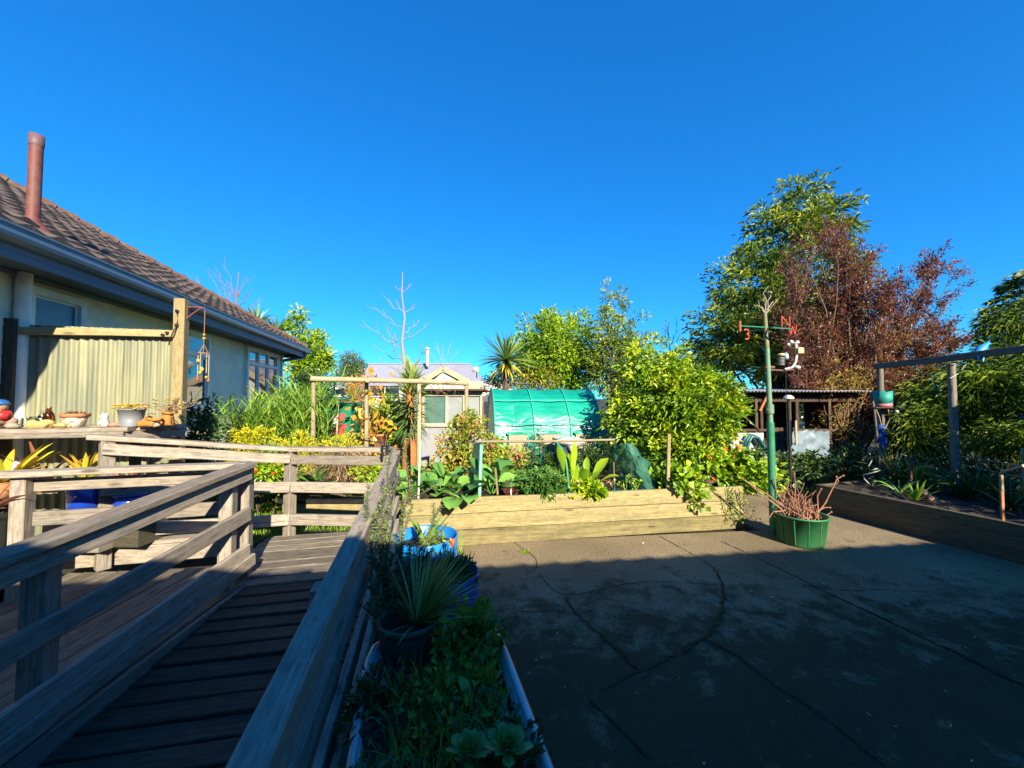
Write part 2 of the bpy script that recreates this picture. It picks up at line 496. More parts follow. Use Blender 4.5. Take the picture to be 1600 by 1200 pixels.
def groundmat():
    m, nt, b, o = newmat("garden_ground")
    tc = nt.nodes.new("ShaderNodeTexCoord").outputs['Object']
    c = ramp(nt, noise(nt, tc, .7, 8, .65), [(.35, (.05, .035, .02)), (.55, (.05, .06, .02)), (.7, (.07, .09, .025))])
    c = mixc(nt, ramp(nt, noise(nt, tc, 14, 5, .6), [(.4, .5), (.6, 0.)]), c, (.02, .02, .01))
    nt.links.new(c, b.inputs['Base Color']); b.inputs['Roughness'].default_value = .95
    bump(nt, b, noise(nt, tc, 22, 6, .7), .8, .03); return m
g = Geo(); g.quad((-400, -200, -.03), (400, -200, -.03), (400, 700, -.03), (-400, 700, -.03))
structure(g.build("ground", groundmat()))

# ------------------------------------------------------------------ patio with cracks and moss
g = Geo()
pv = [(-3.2, -1.6), (9, -1.6), (9, 3.0), (5.9, 3.0), (5.9, 4.4), (4.9, 7.6), (2.9, 7.6), (3.4, 5.3), (-1.3, 4.75), (-3.2, 4.6)]
pts = np.array([(x, y, 0.) for x, y in pv]); low = pts.copy(); low[:, 2] = -.1
k = len(pv)
g.add(pts, [list(range(k))])
g.add(np.concatenate([low, pts]), [(i, (i+1) % k, k+(i+1) % k, k+i) for i in range(k)])
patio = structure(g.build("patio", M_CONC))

def strip(geo, px, w0, w1, z=.004, jit=.012, mossy=False):
    p = np.array([G(a, b)[:2] for a, b in px])
    seg = np.linalg.norm(np.diff(p, axis=0), axis=1); L = np.concatenate([[0], np.cumsum(seg)])
    s = np.arange(0, L[-1], .035)
    q = np.stack([np.interp(s, L, p[:, 0]), np.interp(s, L, p[:, 1])], 1)
    ker = np.ones(7) / 7
    if len(q) > 20:
        for c in (0, 1):
            e = np.convolve(np.pad(q[:, c], 3, mode='edge'), ker, 'valid'); q[:, c] = e
    q += RNG.normal(size=q.shape) * jit * .3
    t = nrm(np.gradient(q, axis=0)); nn = np.stack([-t[:, 1], t[:, 0]], 1)
    w = np.linspace(w0, w1, len(q)) * (.45 + RNG.random(len(q)) * .9)
    wl = w * (.3 + .7 * RNG.random(len(q)))
    zz = np.full((len(q), 1), z) + (RNG.random((len(q), 1)) * .006 if mossy else 0)
    v = np.concatenate([np.concatenate([q + nn * wl[:, None] / 2, zz], 1), np.concatenate([q - nn * w[:, None] / 2, zz], 1)])
    n = len(q); i = np.arange(n - 1)
    geo.add(v, np.stack([i + n, i + n + 1, i + 1, i], 1))
ARC = [(1020, 832), (1075, 862), (1113, 885), (1127, 905), (1131, 930), (1130, 950), (1120, 975), (1100, 1000), (1060, 1022), (1000, 1050), (930, 1087)]
CA = [(838, 893), (858, 915), (870, 928), (885, 931), (920, 926), (950, 917), (1010, 908), (1070, 910), (1130, 915)]
CB = [(885, 931), (892, 952), (930, 985), (970, 1020), (1000, 1052)]
CC = [(815, 955), (850, 956), (892, 953)]
CD = [(1125, 845), (1200, 880), (1290, 925), (1450, 1000), (1600, 1072), (1760, 1150)]
CE = [(1100, 1000), (1150, 1020), (1200, 1065), (1260, 1100), (1350, 1170), (1400, 1215)]
CF = [(920, 1092), (960, 1130), (1020, 1195)]
CG = [(1130, 950), (1175, 957), (1230, 960)]
CH = [(1300, 923), (1380, 922), (1470, 926)]
CI = [(800, 846), (822, 860), (840, 875), (838, 893)]
CJ = [(1080, 835), (1110, 852), (1160, 870)]
for nm, L_, w, mm in (("crack", [(ARC[:9], .013, .013), (ARC[8:], .013, .004), (CA, .014, .010), (CB, .011, .011), (CC, .012, .01), (CD, .016, .02), (CE, .014, .008), (CF, .012, .012), (CG, .012, .008), (CH, .012, .006), (CI, .01, .015)], 0, M_CRACK),):
    g = Geo()
    for L0, a, b in L_: strip(g, L0, a, b)
    o = g.build(nm, mm, patio); structure(o)
g = Geo()
for L0, a, b in [(ARC[2:9], .02, .036), (ARC[8:], .036, .006), (CB, .016, .03), (CE, .026, .004), (CF, .016, .008), (CD[2:], .010, .022)]: strip(g, L0, a, b, .006, .03, True)
structure(g.build("moss", M_MOSS, patio))

# litter on the slab: countless crumbs and dry leaf bits
g = Geo()
n = 130
q = np.stack([RNG.uniform(-.2, 5.2, n), RNG.uniform(1.4, 5.2, n), np.full(n, .012)], 1)
g.leaves(q, np.concatenate([RNG.normal(size=(n, 2)), np.zeros((n, 1))], 1), RNG.uniform(.008, .035, n), RNG.uniform(.006, .016, n), .3, 0.)
o = g.build("leaf_litter", leafmat("litter", [(.10, .06, .03), (.25, .2, .12), (.5, .48, .42)], 0.)); o['kind'] = 'stuff'
tag(o, "crumbs and dry leaf scraps scattered over the shaded patio", "litter")

# ------------------------------------------------------------------ house on the left
UX = np.array((-.2232, .9748, 0.)); WX = np.array((-.9748, -.2232, 0.)); UPZ = np.array((0, 0, 1.))
E0 = np.array((-3.73 - .229 * -1.2, -1.2, 3.3))
S1 = (12.2 + 1.2) / .9748
def HS(d): return (d + 1.2) / .9748
def hp(s, t, z): return E0 * np.array((1, 1, 0)) + UX * s + WX * t + UPZ * z
house = thing("house", "cream weatherboard house with brown tiled hip roof along the left", "house", (-6.5, 6, 0))
M_WALL = mat("cream_weatherboard_paint", (1.62, 1.48, .95), .6, .07, 2.5, .03)
M_GUT = mat("slate_blue_metal", (.17, .28, .42), .38, .15, 2.0)
M_FASC = mat("blue_grey_eave_paint", (.17, .24, .34), .55, .2, 2.0)
M_FRAME = mat("cream_window_paint", (1.55, 1.5, 1.25), .45, .06, 4)
# weatherboards: each course leans out a little at its lower edge
g = Geo()
WT = .56
zb = np.arange(0.5, 3.2, .145)
for z0 in zb:
    z1 = min(z0 + .145, 3.2)
    a, b = hp(0, WT - .005, z0), hp(S1 - WT, WT - .005, z0)
    c, d = hp(S1 - WT, WT, z1), hp(0, WT, z1)
    g.quad(a, b, c, d); g.quad(hp(0, WT, z0), hp(S1 - WT, WT, z0), b, a)
    a2, b2 = hp(S1 - WT + .012, WT, z0), hp(S1 - WT + .012, 7.5, z0)
    g.quad(a2, b2, hp(S1 - WT, 7.5, z1), hp(S1 - WT, WT, z1))
g.quad(hp(0, WT + .03, -.1), hp(S1 - WT - .03, WT + .03, -.1), hp(S1 - WT - .03, WT + .03, .52), hp(0, WT + .03, .52))
g.quad(hp(S1 - WT - .03, WT + .03, -.1), hp(S1 - WT - .03, 7.5, -.1), hp(S1 - WT - .03, 7.5, .52), hp(S1 - WT - .03, WT + .03, .52))
g.board(hp(S1 - WT, WT, .5), hp(S1 - WT, WT, 3.18), .07, .07, up=UX)
g.build("wall", M_WALL, house)
# roof tiles
TP = .605
def roofmat():
    m, nt, b, o = newmat("old_concrete_tiles")
    tc = nt.nodes.new("ShaderNodeTexCoord").outputs['Object']
    at = N(nt, "ShaderNodeAttribute", attribute_name="rnd").outputs['Fac']
    c = ramp(nt, at, [(0, (.075, .05, .042)), (.5, (.13, .092, .075)), (1, (.21, .155, .125))])
    c = mixc(nt, ramp(nt, noise(nt, tc, 3, 7, .7), [(.45, 0.), (.7, .8)]), c, (.09, .075, .062))
    c = mixc(nt, ramp(nt, noise(nt, tc, 17, 5, .7), [(.62, 0.), (.72, .7)]), c, (.33, .27, .20))
    nt.links.new(c, b.inputs['Base Color']); b.inputs['Roughness'].default_value = .85
    bump(nt, b, noise(nt, tc, 60, 4, .6), .4, .006); return m
M_TILE = roofmat()
g = Geo()
rowt, tw, sub = .275, .30, 6
for r in range(16):
    t0 = r * rowt - .05; t1 = t0 + rowt + .03
    smax = S1 - (t0 + .1)
    ns = int(smax / (tw / sub)); s = np.arange(ns + 1) * (tw / sub)
    ph = (s / tw + (r % 2) * 0.0) % 1.0
    pr = .03 * np.maximum(0, np.cos((ph - .15) * 2 * math.pi)) ** 1.0 - .012 * (np.cos((ph - .65) * 2 * math.pi) > .6)
    jt = np.repeat(RNG.normal(size=ns // sub + 2) * .005, sub)[:ns + 1]
    def rowv(t, lift): return hp(0, 0, 0) + UX * s[:, None] + WX * t + UPZ * (3.36 + TP * t + lift + pr + jt)[:, None]
    A = rowv(t0, .012); B = rowv(t0, .062); C = rowv(t1, .0)
    v = np.concatenate([A, B, C]); n = ns + 1; i = np.arange(ns)
    cr = np.repeat(RNG.random(ns // sub + 2), sub)[:ns]
    g.add(v, np.concatenate([np.stack([i, i+1, i+1+n, i+n], 1), np.stack([i+n, i+1+n, i+1+2*n, i+2*n], 1)]), 0, np.concatenate([cr * .5, cr]))
# the hidden far-side slopes, and the hip end
tr = 16 * rowt
ridge_a, ridge_b = hp(0, tr, 3.36 + TP * tr), hp(S1 - tr, tr, 3.36 + TP * tr)
cA, cB = hp(S1 + .02, -.02, 3.37), hp(S1 + .02, 2 * tr, 3.37)
g.add([cA, cB, ridge_b], [(0, 1, 2)]); g.quad(hp(0, 2*tr, 3.36), ridge_a, ridge_b, cB)
roof = g.build("roof", M_TILE, house)
g = Geo()
for k in range(20):                                      # hip capping tiles
    a = hp(S1 - .06, .06, 3.42) * (1 - k / 20) + (ridge_b + UPZ * .03) * (k / 20)
    b = hp(S1 - .06, .06, 3.42) * (1 - (k + 1.12) / 20) + (ridge_b + UPZ * .03) * ((k + 1.12) / 20)
    g.tube([a + UPZ * .02, b], [.105, .085], 8, 0)
for k in range(28):
    a = ridge_b + (ridge_a - ridge_b) * k / 28; b = ridge_b + (ridge_a - ridge_b) * (k + 1.1) / 28
    g.tube([a + UPZ * .05, b + UPZ * .03], [.105, .09], 8, 0)
g.build("ridge_capping", mat("ridge_tile", (.19, .095, .07), .85, .35, 12, .3, dirt=(.30, .26, .16)), roof)
fl = hp(HS(4.0), .34, 0)
g = Geo()
g.lathe([(.056, 3.40), (.056, 3.66)], (fl[0], fl[1], 0), 20, 1)
g.lathe([(.17, 3.46), (.13, 3.56), (.066, 3.63), (.060, 3.67)], (fl[0], fl[1], 0), 20, 0)
g.lathe([(.052, 3.64), (.052, 4.44)], (fl[0], fl[1], 0), 20, 0)
g.lathe([(.054, 4.43), (.057, 4.44), (.057, 4.55), (.051, 4.55), (.049, 4.43)], (fl[0], fl[1], 0), 20, 2)
g.build("flue_pipe", [M_RUST, mat("flue_flashing", (.22, .2, .2), .5, .3, 9, dirt=(.25, .1, .07)), mat("flue_cap_metal", (.22, .12, .14), .6, .2, 6)], roof)
# gutter, fascia, soffit
g = Geo()
prof = [(0.06, 3.20), (-.02, 3.20), (-.075, 3.225), (-.085, 3.26), (-.085, 3.315), (-.098, 3.33), (-.098, 3.345), (-.085, 3.345), (-.078, 3.325), (-.07, 3.23), (.04, 3.215)]
ss = np.linspace(0, S1 + .09, 12)
for a, b in zip(ss[:-1], ss[1:]):
    for (t0, z0), (t1, z1) in zip(prof[:-1], prof[1:]): g.quad(hp(a, t0, z0), hp(b, t0, z0), hp(b, t1, z1), hp(a, t1, z1), rnd=.5)
for (t0, z0), (t1, z1) in zip(prof[:-1], prof[1:]):
    g.quad(hp(S1 - t0, 0, z0), hp(S1 - t0, 7, z0), hp(S1 - t1, 7, z1), hp(S1 - t1, 0, z1), rnd=.5)
g.build("gutter", M_GUT, house)
g = Geo()
g.board(hp(0, .045, 3.16), hp(S1 - .05, .045, 3.16), .022, .19)
g.board(hp(S1 - .045, 0.03, 3.16), hp(S1 - .045, 7, 3.16), .022, .19)
g.quad(hp(0, .03, 3.13), hp(S1 - .06, .03, 3.13), hp(S1 - .06, WT + .02, 3.13), hp(0, WT + .02, 3.13))
g.quad(hp(S1 - .06, .05, 3.13), hp(S1 - .06, 7, 3.13), hp(S1 - WT - .02, 7, 3.13), hp(S1 - WT - .02, .05, 3.13))
g.board(hp(0, WT - .035, 3.10), hp(S1 - WT, WT - .035, 3.10), .03, .05)
g.build("soffit", M_FASC, house)
def downpipe(pts, r, m):
    g = Geo(); g.tube(pts, r, 12, 0); g.build("downpipe", m, house)
downpipe([hp(HS(4.12), WT - .07, z) for z in (.2, 1.5, 3.12)], .062, M_FRAME)
q = S1 - WT - .12
downpipe([hp(S1 - .2, -.0, 3.2), hp(S1 - .2, .05, 3.08), hp(q, WT - .1, 2.92), hp(q, WT - .1, 2.8), hp(q, WT - .1, .2)], .045, M_GUT)

M_PANE = None
def panemat():
    m, nt, b, o = newmat("window_glass")
    tc = nt.nodes.new("ShaderNodeTexCoord").outputs['Object']
    b.inputs['Base Color'].default_value = (.02, .03, .045, 1); b.inputs['Roughness'].default_value = .03
    b.inputs['Specular IOR Level'].default_value = 1.0; b.inputs['Coat Weight'].default_value = 1.0
    bump(nt, b, noise(nt, tc, 1.7, 2, .5), .06, .02); return m
M_PANE = panemat()
def frosted():
    m, nt, b, o = newmat("patterned_glass")
    tc = nt.nodes.new("ShaderNodeTexCoord").outputs['Object']
    n1 = noise(nt, tc, 45, 4, .7)
    nt.links.new(ramp(nt, n1, [(.35, (.05, .085, .15)), (.65, (.14, .20, .30))]), b.inputs['Base Color']); b.inputs['Roughness'].default_value = .25
    b.inputs['Coat Weight'].default_value = .5
    bump(nt, b, n1, .5, .01); return m
M_FROST = frosted()
def window(s0, s1, z0, z1, cols, transom=None, pm=None):
    """cream timber window let into the wall"""
    pm = pm or M_PANE
    g = Geo(); w = .09; T = WT - .03
    for a, b in (((s0, z0), (s1, z0)), ((s0, z1), (s1, z1))): g.board(hp(a[0]-w/2, T, a[1]), hp(b[0]+w/2, T, b[1]), .07, w)
    for sss in (s0, s1): g.board(hp(sss, T, z0 + w/2), hp(sss, T, z1 - w/2), .07, w, up=UX)
    zs = [z0, z1] if transom is None else [z0, transom, z1]
    if transom: g.board(hp(s0 + w/2, T + .002, transom), hp(s1 - w/2, T + .002, transom), .066, w * .85)
    for c in range(1, cols):
        sc = s0 + (s1 - s0) * c / cols
        for za, zc in zip(zs[:-1], zs[1:]): g.board(hp(sc, T + .004, za + w/2), hp(sc, T + .004, zc - w/2), .06, w * .75, up=UX)
    for c in range(cols):                                  # sash frames
        a, b = s0 + (s1 - s0) * c / cols + w * .5, s0 + (s1 - s0) * (c + 1) / cols - w * .5
        for za, zc in zip(zs[:-1], zs[1:]):
            za2, zc2 = za + w * .5, zc - w * .5
            for q0, q1 in (((a, za2), (b, za2)), ((a, zc2), (b, zc2))): g.board(hp(q0[0], T + .02, q0[1]), hp(q1[0], T + .02, q1[1]), .03, .05)
            for q0 in (a, b): g.board(hp(q0, T + .0215, za2 + .025), hp(q0, T + .0215, zc2 - .025), .03, .05, up=UX)
    f = g.build("window", M_FRAME, house)
    g = Geo()
    for za, zc in zip(zs[:-1], zs[1:]): g.quad(hp(s0, WT - .016, za), hp(s1, WT - .016, za), hp(s1, WT - .016, zc), hp(s0, WT - .016, zc))
    g.build("pane", pm, f)
    g = Geo(); g.board(hp(s0 - .1, T - .04, z0 - .06), hp(s1 + .1, T - .04, z0 - .06), .11, .035); g.build("sill", M_FRAME, f)
window(HS(4.22), HS(4.86), 2.1, 2.98, 1, None, M_FROST)
window(HS(6.7), HS(7.68), 1.62, 3.0, 1, 2.62)
window(HS(9.35), HS(11.2), 1.6, 3.02, 3, 2.66)

# ------------------------------------------------------------------ the house behind the viewer: its eave shades the patio
bh = thing("house", "house at the near side of the patio, its eave shading the slab", "house", (2, -2, 0))
BD = nrm(np.array((1, .124, 0.))); BN = np.array((BD[1], -BD[0], 0.))
B0 = np.array((1.93, -1.28, 0.))
def bp(s, t, z): return B0 + BD * s + BN * t + UPZ * z
g = Geo()
g.quad(bp(-5.4, .5, -.1), bp(14, .5, -.1), bp(14, .5, 2.85), bp(-5.4, .5, 2.85))
g.quad(bp(-5.4, .5, -.1), bp(-5.4, 7, -.1), bp(-5.4, 7, 2.85), bp(-5.4, .5, 2.85))
g.build("wall", mat("dark_stained_wall", (.06, .045, .04), .7, .2, 3), bh)
g = Geo()
n = int(19.6 / .36)
for k in range(n):                                        # saw-toothed row of eave tiles
    a = -5.6 + k * .36
    g.quad(bp(a, -.02, 2.93), bp(a + .36, -.02, 2.93), bp(a + .36, 0., 3.03), bp(a, 0., 2.985))
    g.quad(bp(a, 0, 2.985), bp(a + .36, 0, 3.03), bp(a + .36, 3.5, 3.03 + 3.5 * .38), bp(a, 3.5, 2.985 + 3.5 * .38))
g.quad(bp(-5.6, .03, 2.965), bp(14, .03, 2.965), bp(14, 3.5, 2.96 + 3.5 * .38), bp(-5.6, 3.5, 2.96 + 3.5 * .38))
g.quad(bp(-5.6, 3.5, 4.32), bp(14, 3.5, 4.32), bp(14, 7.5, 2.9), bp(-5.6, 7.5, 2.9))
g.build("roof", M_TILE, bh)
g = Geo(); g.quad(bp(-5.6, -.015, 2.86), bp(14, -.015, 2.86), bp(14, .5, 2.86), bp(-5.6, .5, 2.86)); g.board(bp(-5.6, .0, 2.92), bp(14, .0, 2.92), .03, .16); g.quad(bp(-5.6, .3, 2.8), bp(14, .3, 2.8), bp(14, .3, 3.08), bp(-5.6, .3, 3.08))
g.build("soffit", M_FASC, bh)

# ------------------------------------------------------------------ deck and ramp
deck = thing("deck", "grey weathered timber deck with ramp on the left", "deck", (-2, 3, 0))
def rx(d): return -.444 - .197 * d           # line of the right hand ramp rail
def lx(d): return -2.17 - .03 * d          # line of the left hand ramp rail
def dz(d): return min(.27, .27 - .087 * (3.7 - d))            # the walking surface rises gently towards the landing
g = Geo()
d = .9
while d < 4.42:
    jl = RNG.normal() * .003
    a = np.array((lx(d) - .02 + RNG.normal() * .01, d - .226 * 0.6, dz(d) - .02 + jl)); b = np.array((rx(d) + .05, d + .226 * .6, dz(d) - .02 + jl + RNG.normal() * .002))
    if d > 3.5: a = a - nrm(np.array((1, .226, 0))) * .35
    g.board(a, b, .136, .035, ch=.006, mat=1 if d > 3.35 else 0, segs=6, warp=.0012)  # far boards switch to the tone painted for sunlight
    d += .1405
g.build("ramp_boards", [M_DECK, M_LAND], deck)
g = Geo()
for k in range(19):                                       # boards of the side deck run with the house
    o = .06 + k * .1405
    y1 = 3.62 - .1 * o; x1 = lx(y1) - o
    y0 = .7; x0 = lx(y0) - o
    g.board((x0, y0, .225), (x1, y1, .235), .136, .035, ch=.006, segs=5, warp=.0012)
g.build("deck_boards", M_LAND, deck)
g = Geo()
def vb(d, x): return np.array((x, d, 0))
g.board((rx(1.0) + .03, 1.0, dz(1.0) - .11), (rx(3.7) + .03, 3.7, .16), .04, .16); g.board((rx(3.72) + .03, 3.72, .15), (rx(4.4) + .03, 4.4, .15), .04, .2)
g.board((lx(4.55) - .4, 4.38, .15), (rx(4.6) + .04, 4.64, .15), .04, .18)
g.board((lx(.7) + .03, .7, .10), (lx(3.35) + .03, 3.35, .13), .035, .22)
for dd in (1.2, 2.2, 3.1, 4.2):
    g.board((rx(dd) - .02, dd, -.05), (rx(dd) - .02, dd, max(0, dz(dd) - .06)), .09, .09); g.board((lx(dd), dd, -.05), (lx(dd), dd, .13), .09, .09)
g.build("fascia", M_RAIL, deck)
# low step against the fence
stp = thing("step", "low timber step below the plant shelf", "step", (-3.5, 3.8, .24))
g = Geo()
sa, sb = np.array((-4.35, 3.45, 0)), np.array((-2.85, 3.80, 0)); sn = nrm(np.array((-.226, 1, 0)))
for k in range(4): g.board(sa + sn * (.07 + k * .14) + UPZ * .435, sb + sn * (.07 + k * .14) + UPZ * .435, .134, .035, segs=4, warp=.001)
g.build("tread", M_RAIL, stp)
g = Geo(); g.board(sa + sn * .012 + UPZ * .335, sb + sn * .012 + UPZ * .335, .025, .16); g.board(sb + sn * .03 + UPZ * .335, sb + sn * .56 + UPZ * .335, .025, .16); g.build("riser", M_RAIL, stp)

def railing(name_label, posts, cap, rails, pw=.098, capw=.14):
    """posts: (x,y,z0,z1); cap: list of (a,b); rails: list of (a,b,h)"""
    t = thing("railing", name_label, "railing", posts[0][:3])
    for x, y, z0, z1, *r in posts:
        g = Geo(); u = np.array((math.cos(r[0]), math.sin(r[0]), 0)) if r else np.array((-.2232, .9748, 0))
        g.board((x, y, z0), (x, y, z1), pw, pw, up=u, ch=.006); g.build("post", M_RAIL, t)
    for a, b in cap:
        g = Geo(); g.board(a, b, capw, .045, ch=.007, segs=6, warp=.0012); g.build("cap_rail", M_RAIL, t)
    for a, b, h in rails:
        g = Geo(); g.board(a, b, .038, h, ch=.005, segs=5, warp=.001); g.build("rail", M_RAIL, t)
    return t
# right hand ramp rail
def rz(d): return 1.222 - .087 * (4.27 - d)
pr_ = [(rx(d) - .05, d, .0, rz(d) - .04) for d in (.5, 1.75, 3.0, 4.22)]
ends = lambda off, dzz, d0=.25, d1=4.27: (np.array((rx(d0) + off, d0, rz(d0) - dzz)), np.array((rx(d1) + off, d1, rz(d1) - dzz)))
railing("long timber handrail running from the foreground up to the landing corner", pr_, [ends(0, .02)],
        [(*ends(.022, .092), .095), (*ends(.026, .27), .10), (*ends(.026, .55), .11), (*ends(.026, .80), .11)], capw=.098)
# left hand ramp rail
def lz(d): return 1.25 - .075 * (3.33 - d)
lend = lambda off, dzz, d0=.75, d1=3.33: (np.array((lx(d0) + off, d0, lz(d0) - dzz)), np.array((lx(d1) + off, d1, lz(d1) - dzz)))
railing("timber handrail at lower left dividing the ramp from the side deck", [(lx(d) - .06, d, .12, lz(d) - .045) for d in (1.0, 1.9, 3.18)], [lend(0, .022)],
        [(*lend(.014, .10), .10), (*lend(.014, .44), .115), (*lend(.014, .75), .115), (*lend(.03, .845, .75, 3.38), .10)])
# cross rail in front of the plant shelf
cv = nrm(np.array((-1, -.226, 0)))
c0 = np.array((lx(3.33), 3.33, 0.))
def cr(t, z): return c0 + cv * t + UPZ * z
railing("short timber cross rail below the plant shelf at left", [(*cr(1.57, .2)[:2] + np.array((.0, .03)), .2, 1.2), (*cr(.06, .2)[:2] + np.array((0, .07)), .2, 1.2)],
        [(cr(-.0, 1.226), cr(1.72, 1.215))], [(cr(.0, 1.12) + sn * .07, cr(1.6, 1.11) + sn * .07, .095), (cr(.0, .85) + sn * .07, cr(1.6, .85) + sn * .07, .11)])
# landing rail with two runs
pL = np.array((-3.72, 3.55, 0.)); pM = np.array((-2.53, 4.42, 0.)); pR = np.array((-1.32, 4.33, 0.))
def lr(a, b, za, zb, h): return (a + UPZ * za, b + UPZ * zb, h)
sh = np.array((.03, -.065, 0))
railing("timber rail around the far side of the landing", [(pL[0], pL[1], .25, 1.42, 1.0), (pM[0], pM[1], .1, 1.19, 1.2)],
        [(pL + UPZ * 1.45 + np.array((-.1, -.07, 0)), pM + UPZ * 1.215), (pM + UPZ * 1.2149, pR + UPZ * 1.222)],
        [(*lr(pL + sh, pM + sh, 1.34, 1.115, .10),), (*lr(pM + np.array((.05, -.06, 0)), pR + sh, 1.105, 1.11, .10),),
         (*lr(pL + sh, pM + sh, .98, .80, .115),), (*lr(pM + np.array((.05, -.06, 0)), pR + sh, .80, .805, .115),),
         (*lr(pL + sh, pM + sh, .60, .44, .12),), (*lr(pM + np.array((.05, -.06, 0)), pR + sh, .44, .45, .12),)])
g = Geo()
ck = np.array((-1.40, 4.27, 1.2))
g.board(ck + (-.02, -.05, .075), ck + (.05, -.05, .075), .02, .02); g.board(ck + (-.02, -.05, -.08), ck + (-.02, -.05, .075), .02, .024, up=(1, 0, 0))
g.board(ck + (.035, -.05, -.02), ck + (.035, -.05, .08), .014, .03, up=(1, 0, 0)); g.tube([ck + (.04, -.06, .07), ck + (.075, -.07, .05), ck + (.085, -.075, .0)], .008, 6); g.tube([ck + (-.02, -.07, -.03), ck + (-.02, -.03, -.03)], .016, 8)
tag(g.build("gate_latch", M_BLACK, None, ck), "black iron clamp latch on the landing corner of the handrail", "latch")

# ------------------------------------------------------------------ corrugated screen fence and shelf
def fibre():
    m, nt, b, o = newmat("aged_corrugated_sheet")
    tc = nt.nodes.new("ShaderNodeTexCoord").outputs['Object']
    uv = nt.nodes.new("ShaderNodeUVMap").outputs[0]
    n1 = noise(nt, mapping(nt, uv, (14, .6, 1)), 1.0, 5, .6, .3); n2 = noise(nt, mapping(nt, uv, (2.2, .9, 1)), 1.0, 4, .6)
    c = ramp(nt, n1, [(.3, (.16, .18, .12)), (.5, (.34, .34, .20)), (.7, (.52, .50, .30))])
    c = mixc(nt, ramp(nt, n2, [(.4, 0.), (.7, .8)]), c, (.20, .24, .18))
    at = N(nt, "ShaderNodeSeparateXYZ"); nt.links.new(uv, at.inputs[0])
    c = mixc(nt, ramp(nt, at.outputs[1], [(.62, .7), (1.25, 0.)]), c, (.20, .22, .14))
    nt.links.new(c, b.inputs['Base Color']); b.inputs['Roughness'].default_value = .5
    bump(nt, b, n1, .15, .004); return m
fA = np.array((-3.78, 4.36, 0.)); fB = np.array((-5.22, 3.98, 0.))
fence = thing("fence", "corrugated sheet screen fence between timber posts beside the house", "fence", (-4.5, 4.2, .2))
g = Geo()
fd = nrm(fB - fA); fn = np.array((fd[1], -fd[0], 0)); fn = fn if fn[1] < 0 else -fn
L = np.linalg.norm(fB - fA); ns = 260; s = np.linspace(.02, L + .02, ns)
pit = np.where(s < .62, .062, .086)
phs = np.cumsum(np.gradient(s) / pit) * 2 * math.pi
amp = np.where(s < .62, .008, .012)
base = fA + fd * s[:, None] + fn * (amp * np.sin(phs))[:, None] - fn * .03
zt = 2.575 + .0 * s
v = np.concatenate([base + UPZ * .3, base + UPZ * zt[:, None]])
i = np.arange(ns - 1)
uv = np.stack([np.stack([s[i], np.full(ns-1, .3)], 1), np.stack([s[i+1], np.full(ns-1, .3)], 1), np.stack([s[i+1], np.full(ns-1, 2.575)], 1), np.stack([s[i], np.full(ns-1, 2.575)], 1)], 1)
g.add(v, np.stack([i, i+1, i+1+ns, i+ns], 1), 0, None, uv, True)
g.build("sheet", fibre(), fence)
g = Geo(); g.board(fA + fn * .03 + fd * .05 + UPZ * 2.525, fB + fn * .03 - fd * .02 + UPZ * 2.50, .045, .075, segs=5, warp=.002); g.build("top_rail", M_POST, fence)
g = Geo(); g.board(fA + UPZ * .1, fA + UPZ * 2.93, .11, .11, up=fn, ch=.006); g.build("post", M_POST, fence)
g = Geo(); g.board(fB - fd * .02 + fn * .02 + UPZ * .1, fB - fd * .02 + fn * .02 + UPZ * 2.62, .14, .14, up=fn, ch=.006); part_label(g.build("post", M_DARKBED, fence), "dark old fence post")
g = Geo()
hx = fA + fn * .058 + fd * .01
g.tube([hx + UPZ * 2.78 + fd * .0 + fn * .03, hx + UPZ * 2.79, hx + UPZ * 2.70, hx + UPZ * 2.62, hx + UPZ * 2.6 + fn * .03], .009, 6)
for q in (2.78, 2.62): g.tube([hx + UPZ * q, hx + UPZ * q + fn * .02], .018, 8)
g.tube([hx + UPZ * 2.60 + fn * .02, hx + UPZ * 2.52 + fd * .02 + fn * .04, hx + UPZ * 2.45 + fd * .05 + fn * .03, hx + UPZ * 2.39 + fd * .06 + fn * .02], .007, 6)
for q in ((.10, 2.53), (.14, 2.505)): g.tube([fA + fd * q[0] + fn * .05 + UPZ * q[1], fA + fd * q[0] + fn * .075 + UPZ * q[1]], .017, 8)
g.build("hook", M_BLACK, fence)
g = Geo()
bx = fA - fd * .057 + UPZ * 2.80
br = -fd
g.board(bx + UPZ * .06, bx - UPZ * .1, .02, .006, up=br); g.tube([bx + UPZ * .045, bx + br * .1 + UPZ * .05, bx + br * .17 + UPZ * .045, bx + br * .185 + UPZ * .02, bx + br * .165 + UPZ * .01], .006, 6)
g.tube([bx - UPZ * .08, bx + br * .06 - UPZ * .02, bx + br * .13 + UPZ * .04], .006, 6)
BRK = bx + br * .17 + UPZ * .01
g.build("hanging_bracket", mat("rusty_red_iron", (.35, .09, .06), .7, .3, 9), fence)

